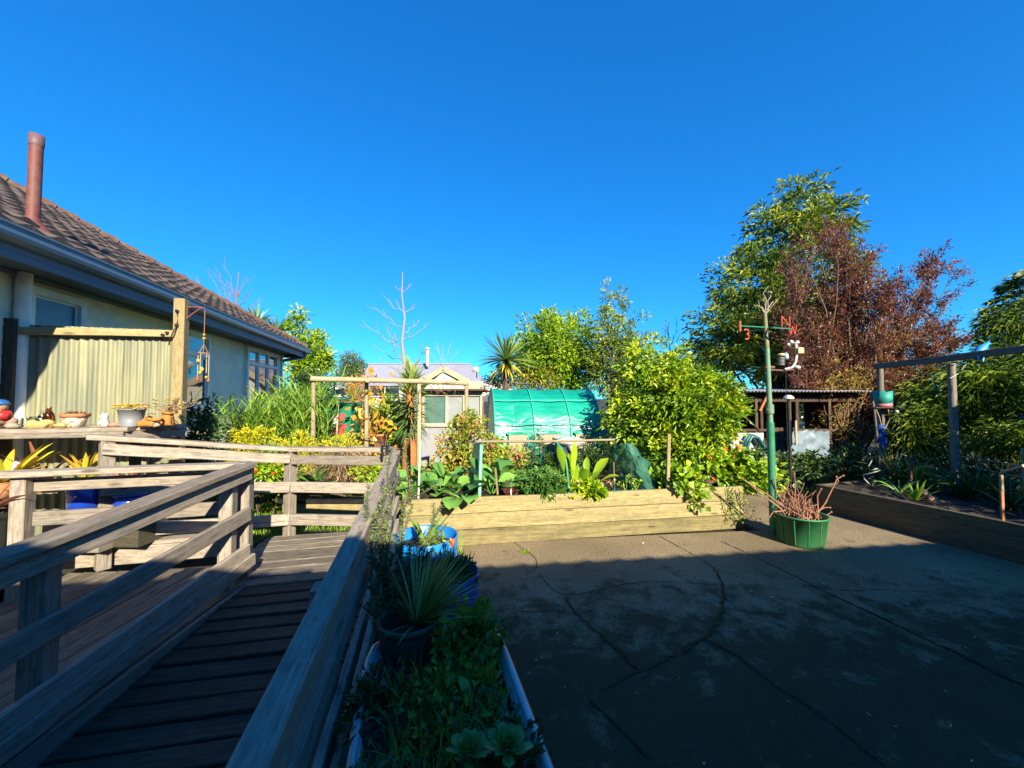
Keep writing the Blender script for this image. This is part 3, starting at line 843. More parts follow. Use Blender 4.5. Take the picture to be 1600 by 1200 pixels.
shelf = thing("shelf", "long weathered plank shelf carrying pots and ornaments along the fence", "shelf", (-4.3, 3.8, 1.5))
sR = np.array((-3.76, 3.74, 0.)); sL = sR + nrm(np.array((-1, -.226, 0))) * 1.75
sbk = nrm(np.array((-.0, 1, 0)))
SHZ = 1.515
g = Geo()
for k in range(4):
    o = np.array((0.02, .055 + k * .135, 0)) + np.array((.045, 0, 0)) * k
    g.board(sL + o + UPZ * (SHZ - .02), sR + o + UPZ * (SHZ - .02), .128, .04, segs=5, warp=.0015)
g.build("plank", M_RAIL, shelf)
g = Geo(); g.board(sL + (0, -.0, SHZ - .065), sR + (0, -.0, SHZ - .065), .03, .05); g.board(sR + (-.02, .02, SHZ - .09), sR + (.13, .55, SHZ - .09), .035, .09); g.build("apron", M_RAIL, shelf)
for k, q in enumerate((.15, 1.6)):
    g = Geo(); pz = sR + nrm(sL - sR) * q + np.array((0, .3, 0)); g.board(pz + UPZ * .2, pz + UPZ * (SHZ - .04), .07, .07, up=(1, 0, 0)); g.build("leg", M_DARKBED, shelf)
g = Geo(); g.board(sL + (0, .2, .92), sR + (0, .2, .92), .25, .035); g.build("lower_plank", M_RAIL, shelf)
# ------------------------------------------------------------------ leaf colours
L_CITRUS = leafmat("citrus_leaves", [(.03, .09, .012), (.11, .22, .012), (.25, .36, .014), (.46, .43, .02)], .3)
L_GREEN = leafmat("bright_green_leaves", [(.05, .11, .012), (.12, .23, .014), (.23, .36, .018), (.36, .42, .022)], .3)
L_MID = leafmat("mid_green_leaves", [(.04, .09, .02), (.09, .17, .03), (.17, .24, .03), (.30, .32, .04)], .3)
L_DARK = leafmat("dark_glossy_leaves", [(.012, .03, .012), (.025, .06, .018), (.05, .10, .022), (.11, .16, .03)], .15, .3, .5)
L_LOQUAT = leafmat("loquat_leaves", [(.02, .05, .013), (.06, .115, .02), (.17, .23, .022), (.40, .40, .03)], .3)
L_PURPLE = leafmat("purple_leaves", [(.04, .018, .02), (.105, .037, .032), (.175, .064, .045), (.17, .15, .03)], .3)
L_YELLOW = leafmat("golden_leaves", [(.18, .24, .012), (.36, .36, .012), (.54, .46, .02)], .3)
L_AUTUMN = leafmat("autumn_leaves", [(.14, .19, .02), (.38, .26, .025), (.48, .18, .03), (.45, .38, .03)], .35)
L_GRASS = leafmat("strappy_green", [(.04, .11, .018), (.10, .22, .025), (.20, .32, .04), (.36, .42, .08)], .35, .4)
L_FERNY = leafmat("feathery_green", [(.010, .028, .008), (.028, .065, .010), (.09, .15, .014), (.30, .36, .03)], .3)
L_CONIF = leafmat("conifer_green", [(.03, .06, .02), (.07, .11, .03), (.18, .20, .04)], .2)
L_HERB = leafmat("herb_green", [(.03, .09, .02), (.07, .17, .03), (.12, .25, .04)], .3)
L_BRASS = leafmat("blue_green_cabbage", [(.05, .14, .035), (.10, .24, .045), (.17, .33, .06)], .3, .5)
L_CHARD = leafmat("chard_leaves", [(.10, .22, .012), (.22, .36, .015), (.42, .48, .03)], .45)
L_RED = leafmat("beet_leaves", [(.08, .015, .02), (.16, .03, .035), (.06, .05, .02)], .2)
L_DRY = leafmat("dry_foliage", [(.16, .10, .055), (.30, .19, .11), (.40, .28, .17)], .1, .8)
L_BROWNG = leafmat("bronze_hedge_leaves", [(.09, .11, .02), (.20, .17, .03), (.30, .18, .05), (.30, .30, .03)], .3)
L_YUCCA = leafmat("cordyline_blades", [(.04, .09, .03), (.08, .16, .04), (.17, .26, .06), (.30, .36, .09)], .25, .35)
L_YOLD = leafmat("old_cordyline_blades", [(.38, .34, .03), (.52, .44, .05), (.34, .22, .08)], .3)
L_ORANGE = leafmat("orange_flowers", [(.62, .16, .02), (.75, .26, .03), (.70, .10, .03)], .35)
L_PINK = leafmat("dusky_pink_flowers", [(.45, .14, .12), (.55, .25, .16), (.40, .10, .10)], .35)
L_BROM = leafmat("bromeliad_leaves", [(.35, .32, .02), (.55, .46, .03), (.42, .20, .04), (.20, .24, .03)], .3, .3)
L_FLAX = leafmat("red_flax", [(.12, .04, .035), (.22, .08, .055), (.28, .14, .08)], .25)
L_ROSEM = leafmat("rosemary", [(.05, .08, .03), (.10, .14, .05), (.18, .22, .08)], .2)
L_SUCC = leafmat("succulent_leaves", [(.07, .16, .04), (.11, .22, .05), (.17, .28, .08)], .2, .35)
L_LAWN = leafmat("lawn_blades", [(.09, .20, .012), (.16, .30, .015), (.26, .38, .02)], .35)
M_ORTRUNK = mat("peeling_orange_bark", (.50, .22, .07), .85, .35, 14, .4)

def bush(name, label, cat, base, blobs, lm, nclump, nleaf, L, W, cr, group=None, nl=8, r0=.02, bm=None, extra=None, **kw):
    base = np.asarray(base, float)
    t = thing(name, label, cat, base, group)
    g = Geo(); cc = crown(g, blobs, nclump, nleaf, L, W, cr, **kw); g.build("foliage", lm, t)
    g = Geo(); hz = np.mean([b[2] for b in blobs]) * .6 + base[2] * .4
    hx = np.mean([b[:2] for b in blobs], axis=0)
    limbs(g, base, (hx[0] * .6 + base[0] * .4, hx[1] * .6 + base[1] * .4, hz), cc, nl, r0, 0, .002); g.build("stem", bm or M_BARK, t)
    if extra:
        em, n, sz = extra
        c = cc[RNG.integers(0, len(cc), n)] + RNG.normal(size=(n, 3)) * cr * .6 + np.array((0, -.5 * cr, .4 * cr))
        for q in c:
            g = Geo(); g.leaves(np.repeat(q[None], 5, 0), RNG.normal(size=(5, 3)) + (0, -.6, .6), sz, sz * .8, .3, .1); g.build("flower", em, t)
    return t

# ------------------------------------------------------------------ raised bed across the middle
BL = np.array((-1.30, 4.66, 0.)); BR = np.array((3.20, 5.40, 0.))
bd = nrm(BR - BL); bn = np.array((-bd[1], bd[0], 0.))
bed = thing("raised_bed", "long raised bed of pale pine sleepers full of vegetables behind the patio", "raised bed", (1, 5.1, 0))
BH = .575
for k in range(3):
    g = Geo(); z = .097 + k * .192
    g.board(BL + UPZ * z, BR + UPZ * z, .05, .187, ch=.005, segs=8, warp=.0015)
    g.board(BR - bd * .026 + bn * .03 + UPZ * z, BR - bd * .026 + bn * 1.15 + UPZ * z, .05, .187, ch=.005)
    g.board(BL + bd * .026 + bn * .03 + UPZ * z, BL + bd * .026 + bn * 1.15 + UPZ * z, .05, .187, ch=.005)
    g.build("sleeper", M_BEDLOW if k == 0 else M_BED, bed)
g = Geo(); g.board(BL + bn * 1.17 + UPZ * .28, BR + bn * 1.17 + UPZ * .28, .05, .55); g.build("back_board", M_BED, bed)
g = Geo(); c = (BL + BR) / 2 + bn * .58; nx, ny = 60, 16
uu, vv = np.meshgrid(np.linspace(.04, np.linalg.norm(BR - BL) - .06, nx), np.linspace(.02, 1.15, ny))
pz = BL + bd * uu[..., None] + bn * vv[..., None]; pz[..., 2] = .49 + RNG.random(uu.shape) * .05
ii = np.arange(nx * ny).reshape(ny, nx)
g.add(pz.reshape(-1, 3), np.stack([ii[:-1, :-1], ii[:-1, 1:], ii[1:, 1:], ii[1:, :-1]], -1).reshape(-1, 4)); g.build("soil", M_SOIL, bed)

# second, darker bed behind the landing
b2 = thing("raised_bed", "small dark rimmed timber bed seen through the landing rails", "raised bed", (-2, 5.6, 0))
q0, q1 = P(498, 800, 5.5), P(640, 800, 5.5)
for k, z in enumerate((.08, .24)):
    g = Geo(); g.board((q0[0] - .5, 5.5, z), (q1[0], 5.5, z), .05, .15); g.build("sleeper", M_BED, b2)
g = Geo(); g.board((q0[0] - .55, 5.49, .345), (q1[0], 5.49, .345), .10, .045); g.build("rim", M_BLACK, b2)
g = Geo(); g.board((q0[0] - .5, 6.1, .30), (q1[0], 6.1, .30), 1.1, .03); g.build("soil", M_SOIL, b2)

# lawn patch
g = Geo(); n = 5200
q = np.stack([RNG.uniform(-5.2, -1.3, n), RNG.uniform(4.8, 6.6, n), np.full(n, -.01)], 1)
g.blades(q, RNG.normal(size=(n, 3)) * .35 + (0, 0, 1), RNG.uniform(.05, .12, n), .008, .9, 3)
o = g.build("grass", L_LAWN); o['kind'] = 'stuff'; tag(o, "bright green mown grass beyond the landing", "grass")
# low weeds and ground cover everywhere behind
g = Geo(); n = 5200
q = np.stack([RNG.uniform(-6, 9, n), RNG.uniform(6.2, 15, n), np.full(n, 0.)], 1)
q = q[~((q[:, 0] > 2.6) & (q[:, 0] < 4.9) & (q[:, 1] < 8))]; n = len(q)
g.leaves(q + (0, 0, .05), RNG.normal(size=(n, 3)) * .7 + (0, 0, .7), RNG.uniform(.08, .22, n), RNG.uniform(.03, .1, n))
o = g.build("ground_cover", L_MID); o['kind'] = 'stuff'; tag(o, "low weedy ground cover between the garden beds", "ground cover")

# ------------------------------------------------------------------ bed plants
def rosette(name, label, cat, c, n, L, W, lm, droop=.9, rise=.7, group=None, stemlab=None, sm=None, fold=.12, wide=.6, jr=.02):
    """broad leaves on stalks around one centre"""
    c = np.asarray(c, float); t = thing(name, label, cat, c, group)
    an = RNG.random(n) * 6.283; el = RNG.uniform(rise * .5, rise * 1.5, n)
    d = np.stack([np.cos(an) * np.cos(el), np.sin(an) * np.cos(el), np.sin(el)], 1)
    ll = L * RNG.uniform(.6, 1.15, n)
    st_ = ll * .45
    b = c + np.stack([np.cos(an), np.sin(an), np.zeros(n)], 1) * jr
    tip = b + d * st_[:, None]
    g = Geo(); g.blades(tip, nrm(d + (0, 0, -.1)), ll * .75, W * RNG.uniform(.7, 1.2, n), droop, 5, 0, None, .97, fold, wide); g.build("foliage", lm, t)
    g = Geo()
    for k in range(n): g.tube([b[k], b[k] + (tip[k] - b[k]) * .5 + (0, 0, .01), tip[k] + d[k] * .04], [.007, .006, .004], 5)
    g.build("stalk", sm or lm, t)
    return t
bz = .53
def bedp(px, py): return G(px, py, bz)
vegs = "broad leaved brassica plants in the raised bed"
for k, (px, d, n, L) in enumerate([(640, 5.0, 9, .34), (662, 5.25, 10, .36), (688, 5.0, 10, .34), (712, 5.2, 9, .3), (655, 5.6, 9, .4), (700, 5.55, 9, .36)]):
    rosette("brassica", ["leafy brassica at the left end of the bed beside the rail top", "leafy brassica second from the left end of the bed", "leafy brassica in the bed left of the white stake", "small leafy brassica between the stake and the net frame", "tall leafy brassica at the back left of the bed", "leafy brassica below the rose bush at the back of the bed"][k], "vegetable", (X(px, d), d, bz), n, L, .17, L_BRASS, 1.1, .8, vegs)
# large leaves hanging over the board by the net
rosette("brassica", "blue green brassica whose broad leaves hang over the front board beside the net frame", "vegetable", (X(724, 4.82), 4.80, bz + .02), 11, .3, .17, L_BRASS, 1.9, .35, vegs)
for k, (px, d) in enumerate([(768, 5.15), (788, 5.35), (778, 5.6)]):
    rosette("brassica", ["large leaved brassica just inside the left side of the net frame", "large leaved brassica behind the wooden marker stake", "large leaved brassica at the back of the net frame"][k], "vegetable", (X(px, d), d, bz), 12, .42, .19, L_BRASS, 1.2, .8, vegs)
for k, (px, d) in enumerate([(792, 4.98), (801, 5.02)]):
    rosette("beetroot", ["dark red beetroot plant near the net frame's front edge", "smaller dark red beetroot right of the first beside a white tag"][k], "vegetable", (X(px, d), d, bz), 9, .17, .055, L_RED, .8, 1.1, "beetroot plants")
bx_, by_ = X(848, 5.15), 5.15
bush("parsley", "dense bright green parsley mound in the middle of the raised bed", "herb", (bx_, by_, bz), [(bx_, by_, bz + .12, .30, .22, .2), (bx_ + .02, by_ - .12, bz + .07, .25, .08, .11)], L_HERB, 130, 22, .075, .028, .06, nl=12, r0=.012, droop=.25)
t = rosette("chard", "tall yellow stemmed chard with crinkled leaves beside the green hose hoop", "vegetable", (X(893, 5.15), 5.15, bz), 13, .52, .11, L_CHARD, .8, 1.15, sm=L_YELLOW, fold=.2)
rosette("chard", "shorter lime chard right of the tall yellow stemmed one", "vegetable", (X(915, 5.2), 5.2, bz), 10, .42, .12, L_CHARD, 1.0, .9, sm=L_YELLOW, fold=.2, group=None)
rosette("chard", "chard plant with one leaf hanging over the front board", "vegetable", (X(893, 4.96), 4.93, bz), 5, .34, .12, L_CHARD, 2.4, .3, sm=L_YELLOW, fold=.2)
bush("lettuce", "low frilly lime lettuce right of the chard", "vegetable", (X(922, 5.08), 5.08, bz), [(X(922, 5.08), 5.08, bz + .07, .16, .12, .09)], L_CHARD, 40, 12, .08, .06, .05, nl=5, r0=.008)
def seedling(px, d, label, lm, h=.18, n=22, dry=False):
    c = np.array((X(px, d), d, bz)); t = thing("seedling", label, "seedling", c)
    g = Geo(); cc = c + np.stack([RNG.normal(size=4) * .07, RNG.normal(size=4) * .05, RNG.uniform(.5, 1, 4) * h], 1)
    for q in cc: g.tube(branch_path(c, q, 4, .06), [.006, .005, .004, .003], 5)
    g.build("stem", M_TWIG if dry else lm, t)
    g = Geo(); k = n; p = cc[RNG.integers(0, 4, k)] + RNG.normal(size=(k, 3)) * .025; g.leaves(p, RNG.normal(size=(k, 3)) + (0, 0, .4), .05, .035); g.build("foliage", lm, t)
seedling(955, 5.3, "withered brown seedling left of the green tipped stake", L_DRY, .22, 30, True)
seedling(975, 5.25, "small green seedling right of the green tipped stake", L_GREEN, .2, 26)
seedling(990, 5.3, "low green seedling at the right corner of the net frame", L_GREEN, .14, 34)
def stake(px0, py0, px1, py1, d, r, label, m=None, tip=None):
    a, b = P(px0, py0, d), P(px1, py1, d); t = thing("stake", label, "stake", b)
    g = Geo(); g.board(b, a, r * 2, r * 2, up=(0, 1, 0), ch=.003); g.build("shaft", m or M_BED, t)
    if tip: g = Geo(); g.tube([b + (a - b) * tip[0], b + (a - b) * tip[1]], r * 1.5, 8); g.build("sleeve", tip[2], t)
M_TEAL = mat("teal_plastic", (.015, .36, .30), .4, .2, 6)
stake(774, 731, 778, 775, 4.95, .012, "short pale marker stake inside the net frame at left")
stake(798, 763, 799, 775, 4.93, .01, "tiny white plant tag by the beetroot", M_WHITE)
stake(959, 722, 960, 770, 5.2, .006, "thin twig stake with a green plastic sleeve", M_TWIG, (0., .35, M_TEAL))
stake(1045, 678, 1043, 768, 5.35, .022, "bleached wooden stake standing before the citrus trunk", M_BED)
stake(657, 690, 653, 800, 4.95, .011, "thin white bamboo stake at the left end of the bed", M_WHITE)

# ------------------------------------------------------------------ net frame on the bed
netf = thing("garden_cloche", "open green net cloche frame with a wooden ridge pole over the raised bed", "cloche", (1, 5.1, .55))
NETM = meshmat("green_shade_net", (.45, .75, .48), .9)
pA, pB = P(744, 690, 5.0), P(960, 687, 5.35)
g = Geo(); g.tube([pA, (pA + pB) / 2 + (0, 0, -.01), pB], .016, 8); g.build("ridge_pole", M_POLEWOOD, netf)
g = Geo()
for px0, px1, d0, d1 in ((748, 1010, 4.84, 5.28),):
    a, b = P(px0, 778, d0), P(px1, 766, d1); g.tube([a, (a + b) / 2, b], .014, 8)
a, b = P(752, 695, 5.0), P(749, 778, 4.84); g.tube([a, b], .022, 10, 1)
for px in (868,):                                          # blue-green hose hoop
    g.tube([P(868, 690, 5.2), P(878, 700, 5.15), P(884, 720, 5.1), P(887, 745, 5.05), P(889, 775, 5.0)], .012, 8)
    g.tube([P(868, 690, 5.2), P(856, 696, 5.35), P(845, 715, 5.6), P(838, 760, 5.7)], .012, 8)
g.build("frame_pipe", [M_TEAL, mat("mint_net_edge", (.25, .72, .50), .6, .2, 6)], netf)
g = Geo()
def netpatch(c, nu=10, nv=10, wr=.02):
    c = [np.asarray(q, float) for q in c]
    u, v = np.meshgrid(np.linspace(0, 1, nu), np.linspace(0, 1, nv))
    p = ((1-u)*(1-v))[..., None]*c[0] + (u*(1-v))[..., None]*c[1] + (u*v)[..., None]*c[2] + ((1-u)*v)[..., None]*c[3]
    p = p + RNG.normal(size=p.shape) * wr * (np.sin(u * math.pi) * .6 + .4)[..., None]
    ii = np.arange(nu * nv).reshape(nv, nu)
    g.add(p.reshape(-1, 3), np.stack([ii[:-1, :-1], ii[:-1, 1:], ii[1:, 1:], ii[1:, :-1]], -1).reshape(-1, 4), 0, None, None, True)
netpatch((P(727, 772, 5.9), P(752, 780, 4.84), P(754, 692, 4.98), P(741, 690, 5.2)), wr=.008)
part_label(g.build("net_end", NETM, netf), "green net over the left end")
g = Geo()
NETD = meshmat("dark_teal_net", (.12, .40, .30), .82)
netpatch((P(1012, 772, 5.25), P(948, 765, 6.0), P(958, 700, 5.6), P(978, 690, 5.4)), wr=.03)
netpatch((P(1012, 772, 5.25), P(978, 690, 5.4), P(990, 695, 5.6), P(1030, 760, 5.8)), wr=.03)
part_label(g.build("net_end", NETD, netf), "crumpled green net at the right end")

# ------------------------------------------------------------------ citrus tree and pelargonium on the right end
cb = np.array((X(1048, 6.0), 6.0, .5))
citrus = bush("citrus_tree", "round citrus tree with glossy yellow green leaves at the right end of the bed", "tree", cb,
     [(X(1045, 6.1), 6.1, Z(618, 6.1), .80, .6, .68), (X(1000, 6.2), 6.2, Z(660, 6.2), .60, .36, .55), (X(1085, 6.2), 6.2, Z(640, 6.2), .72, .7, .65), (X(1020, 6.25), 6.25, Z(565, 6.25), .52, .35, .38), (X(1060, 6.0), 6.0, Z(700, 6), .6, .5, .42), (X(1108, 6.0), 6.0, Z(655, 6.0), .42, .45, .45), (X(1115, 6.1), 6.1, Z(610, 6.1), .3, .35, .3)],
     L_CITRUS, 1000, 20, .10, .039, .10, nl=26, r0=.06, shell=.33, droop=.2)
pc = np.array((X(1110, 5.5), 5.55, .55))
bush("pelargonium", "sprawling lime green pelargonium spilling over the right end of the bed", "plant", pc,
     [(X(1120, 5.75), 5.75, .80, .50, .35, .26), (X(1075, 5.25), 5.22, .60, .22, .14, .24), (X(1165, 5.7), 5.72, .68, .40, .3, .26), (X(1040, 5.6), 5.6, .72, .2, .2, .18), (X(1085, 5.2), 5.17, .50, .12, .07, .17)],
     L_GREEN, 190, 14, .085, .085, .08, nl=22, r0=.02, extra=(L_ORANGE, 14, .05), fold=.15)
g = Geo()                                                 # trailing weed over the right corner
for k in range(7):
    a = np.array((X(1118 + k * 6, 5.35), 5.33, .58)); p = [a]
    for s in range(6): p.append(p[-1] + np.array((RNG.normal() * .03 + .015, -.012, -.07)))
    g.tube(p, .003, 4); pp = np.array(p[1:]); pp = np.repeat(pp, 4, 0) + RNG.normal(size=(len(pp) * 4, 3)) * .015
    g.leaves(pp, RNG.normal(size=(len(pp), 3)), .04, .02)
tag(g.build("trailing_weed", L_MID, None, (X(1140, 5.35), 5.33, .5)), "wispy trailing weed hanging down the right corner of the bed", "plant")

# rose bush behind the bed, flower bush behind the net
bush("rose_bush", "rose bush with reddish new leaves between pergola posts and bed", "shrub", (X(722, 6.3), 6.3, .0),
     [(X(722, 6.3), 6.3, Z(690, 6.3), .36, .35, .42), (X(735, 6.3), 6.3, Z(665, 6.3), .25, .25, .25), (X(705, 6.2), 6.2, Z(735, 6.2), .28, .28, .35)], leafmat("rose_leaves", [(.07, .12, .02), (.16, .22, .03), (.30, .28, .03), (.40, .16, .08)], .3), 170, 14, .07, .04, .08, nl=20, r0=.03, extra=(L_PINK, 10, .05))
bush("flower_bush", "loose bush of orange and pink flowers behind the net frame", "shrub", (X(795, 6.2), 6.2, 0),
     [(X(790, 6.2), 6.2, Z(722, 6.2), .42, .16, .26), (X(770, 6.2), 6.2, Z(700, 6.2), .2, .14, .2)], leafmat("flower_bush_leaves", [(.10, .18, .02), (.22, .30, .03), (.42, .38, .04)], .3), 120, 13, .06, .03, .07, nl=16, r0=.02, extra=(L_PINK, 42, .045))
bush("feathery_weed", "dark feathery weed in front of the tunnel windows", "plant", (X(838, 6.25), 6.25, 0), [(X(838, 6.25), 6.25, Z(705, 6.25), .12, .1, .36)], L_DARK, 50, 10, .08, .012, .06, nl=8, r0=.012)
bush("dark_shrub", "dark green shrub behind the chard and below the citrus", "shrub", (X(925, 6.3), 6.3, 0), [(X(930, 6.3), 6.3, Z(715, 6.3), .5, .16, .34), (X(850, 6.25), 6.25, Z(728, 6.25), .33, .14, .24)], L_DARK, 130, 12, .09, .035, .1, nl=14, r0=.02)
# blue bin with white lid
bb = P(885, 735, 6.2); bb[2] = 0
t = thing("bin", "blue grey plastic bin with a crumpled white cover behind the chard", "bin", bb)
g = Geo(); g.lathe([(.0, 0), (.15, 0), (.185, 1.06), (.19, 1.08), (.17, 1.09)], bb, 22); g.build("body", mat("blue_grey_plastic", (.09, .13, .24), .45, .15, 5), t)
g = Geo(); g.blob(bb + (0.02, -.03, 1.12), (.25, .22, .085), 14, 0, .22, 5); g.tube([bb + (.06, -.2, 1.06), bb + (.08, -.21, .98), bb + (.09, -.21, .9)], [.08, .06, .03], 8); g.build("cover", M_WHITE, t)

# ------------------------------------------------------------------ green tunnel house
td = 6.5; tx0, tx1 = X(774, td), X(948, td)
tun = thing("tunnel_house", "glossy green plastic tunnel greenhouse behind the raised bed", "greenhouse", (1.0, 7.8, 0))
def film():
    m, nt, b, o = newmat("green_greenhouse_film")
    tc = nt.nodes.new("ShaderNodeTexCoord").outputs['Object']
    n1 = noise(nt, mapping(nt, tc, (1.2, 1.2, 1.8), (0, .5, 0)), 2.2, 5, .55, .8)
    nt.links.new(ramp(nt, n1, [(.3, (.0, .50, .35)), (.7, (.02, .68, .50))]), b.inputs['Base Color'])
    b.inputs['Roughness'].default_value = .34; b.inputs['Specular IOR Level'].default_value = .85
    b.inputs['Sheen Weight'].default_value = .0
    n2 = noise(nt, mapping(nt, tc, (1.4, 1.4, 6.0), (0, .6, 0)), 1.5, 3, .5, .8)
    bump(nt, b, n2, .9, .035)
    t = nt.nodes.new("ShaderNodeBsdfTranslucent"); t.inputs[0].default_value = (.02, .42, .30, 1); x = nt.nodes.new("ShaderNodeMixShader"); x.inputs[0].default_value = .3
    nt.links.new(b.outputs[0], x.inputs[1]); nt.links.new(t.outputs[0], x.inputs[2]); nt.links.new(x.outputs[0], o.inputs[0]); return m
M_FILM = film()
R_ = .75
prof = [(-.0, 0.0), (-.0, .35), (-.01, .8)] ; 
an = np.linspace(0, math.pi, 26)
pf = [(0, 0), (0, .45), (0.0, .9)] + [(.95 - .95 * math.cos(a), .98 + 1.04 * math.sin(a)) for a in an] + [(1.9, .9), (1.9, 0)]
pf = np.array(pf) * (1, Z(605, 6.5) / 2.02); nx = 90
xs = np.linspace(tx0, tx1, nx)
ribs = [0, .36, .70, 1.0]
TA = nrm(np.array((1, .13, 0))); TB = np.array((-TA[1], TA[0], 0))
def tpt(x, a, z): return np.array((tx0, td, 0)) + TA * (x - tx0) + TB * np.asarray(a, float)[..., None] + UPZ * np.asarray(z, float)[..., None]
g = Geo(); vs = []
rt = (xs - tx0) / (tx1 - tx0)
sag = np.min(np.abs(rt[:, None] - np.array(ribs)), 1) / .18
for i, x in enumerate(xs):
    s = np.clip(sag[i], 0, 1); y = pf[:, 0]; z = pf[:, 1].copy()
    wr = .018 * np.sin(z * 9 + x * 5.0 + 1.2 * np.sin(x * 4)) + .010 * np.sin(z * 21 - x * 13)
    y = y + s * (.035 + wr); z = np.where(pf[:, 1] > 1.2, z - .03 * s, z)
    vs.append(tpt(x, y, z))
v = np.concatenate(vs); m = len(pf); i, j = np.meshgrid(np.arange(nx - 1), np.arange(m - 1), indexing='ij')
f = np.stack([i*m+j, (i+1)*m+j, (i+1)*m+j+1, i*m+j+1], -1).reshape(-1, 4)
g.add(v, f, 0, None, None, True); cover = g.build("cover", M_FILM, tun)
for x in (tx0, tx1):
    g = Geo(); g.add(tpt(x, pf[:, 0], pf[:, 1]), [list(range(m))]); g.build("end_panel", M_FILM, tun)
g = Geo()
for r in ribs:
    x = tx0 + (tx1 - tx0) * r
    p = tpt(x, pf[:, 0], pf[:, 1]); ctr = tpt(x, .95, .95); p = p + nrm(p - ctr) * .016
    g.tube(p, .010, 7)
for y, z in ((.03, 1.36), (.33, 1.76)):
    g.tube([tpt(tx0, y - .02, z), tpt((tx0 + tx1) / 2, y - .02, z), tpt(tx1, y - .02, z)], .009, 6)
g.build("frame_hoop", mat("pale_green_pipe", (.05, .66, .50), .4, .1, 4), tun)
M_MESHWIN = mat("beige_insect_mesh", (.48, .42, .30), .8, .15, 40)
for r0_, r1_ in ((.12, .28), (.40, .58), (.74, .9)):
    g = Geo(); a, b = tx0 + (tx1 - tx0) * r0_, tx0 + (tx1 - tx0) * r1_
    g.board(tpt(a, -.014, .93), tpt(b, -.014, .93), .02, .52); w = g.build("vent_window", M_MESHWIN, tun)
    for z in (.655, 1.205): g = Geo(); g.board(tpt(a - .03, -.024, z), tpt(b + .03, -.024, z), .015, .05); g.build("vent_border", M_FILM, w)

# ------------------------------------------------------------------ pergola frame of round poles and its climber
per = thing("pergola", "tall frame of round pine poles standing over the vegetable garden", "pergola", (-2, 6.5, 0))
pd = 6.5
zt = Z(593, pd)
for px, d in ((490, 6.5), (573, 6.75), (655, 6.35), (729, 6.9)):
    g = Geo(); x = X(px, d); zt_ = Z(595 if px < 600 else 600, d)
    g.tube([(x, d, -.05), (x + .008, d, 1.0), (x - .005, d, zt_)], [.042, .038, .034], 10); g.build("post", M_POLEWOOD, per)
g = Geo(); g.tube([P(486, 592, 6.45), P(575, 594, 6.7), P(660, 596, 6.6), P(732, 599, 6.9)], [.048, .046, .044, .043], 10); g.build("beam", M_POLEWOOD, per)
g = Geo(); g.tube([P(573, 596, 6.9), P(574, 594, 6.5)], .04, 9); g.build("beam", M_POLEWOOD, per)
t = thing("climber", "sparse autumn vine with yellow and orange leaves on the pergola poles", "vine", P(575, 700, 7.2) * np.array((1, 1, 0)))
g = Geo()
paths = []
for k in range(16):
    a = np.array((X(572, 7.2) + RNG.normal() * .1, 7.15, 0.)); b = P(RNG.uniform(556, 612), RNG.uniform(592, 690), RNG.uniform(6.8, 7.4)); p = branch_path(a, b, 7, .05, .05); paths.append(p); g.tube(p, np.linspace(.012, .003, 7), 5)
for k in range(8):
    b = P(RNG.uniform(655, 735), RNG.uniform(600, 665), 6.7); a = P(RNG.uniform(660, 725), 597, 6.7); p = branch_path(a, b, 6, .08); g.tube(p, np.linspace(.006, .002, 6), 4)
g.build("stem", M_TWIG, t)
g = Geo(); pp = np.concatenate([p[3:] for p in paths]); n = 210
q = pp[RNG.integers(0, len(pp), n)] + RNG.normal(size=(n, 3)) * .11; g.leaves(q, RNG.normal(size=(n, 3)) + (0, -.4, -.5), RNG.uniform(.07, .16, n), RNG.uniform(.06, .13, n)); g.build("foliage", L_AUTUMN, t)

# ------------------------------------------------------------------ garden beyond the landing
gl = thing("ginger_clump", "big clump of arching strappy green leaves in front of the house wall", "plant", (-4.5, 7.6, 0))
g = Geo(); gs = Geo(); P0 = []; D0 = []
for k in range(235):
    px = RNG.uniform(352, 512); d = RNG.uniform(6.6, 8.6)
    topy = np.interp(px, [345, 380, 430, 480, 535], [655, 634, 614, 602, 592]) + RNG.uniform(0, 55)
    x = X(px, d)
    if x < -4.28 - .229 * d + .7: continue
    lean = RNG.normal(size=2) * .16; b = np.array((x - lean[0], d - lean[1], 0)); tp = np.array((x + lean[0], d + lean[1], Z(topy, d)))
    p = branch_path(b, tp, 6, .015); gs.tube(p, np.linspace(.011, .004, 6), 5)
    m = 26; tt = np.linspace(.30, 1.0, m); pos = np.stack([np.interp(tt, np.linspace(0, 1, 6), p[:, c]) for c in range(3)], 1)
    a = RNG.random() * 6.28 + np.arange(m) * 2.6; el = .35 + .7 * tt
    P0.append(pos); D0.append(np.stack([np.cos(a) * np.cos(el), np.sin(a) * np.cos(el), np.sin(el)], 1))
pos = np.concatenate(P0); dd = np.concatenate(D0); n = len(pos)
g.blades(pos, dd, RNG.uniform(.28, .52, n), RNG.uniform(.016, .029, n), 1.5, 4, 0, np.repeat(RNG.random(n // 26), 26) * .6 + RNG.random(n) * .4); g.build("foliage", L_GRASS, gl)
gs.build("stem", L_GRASS, gl)
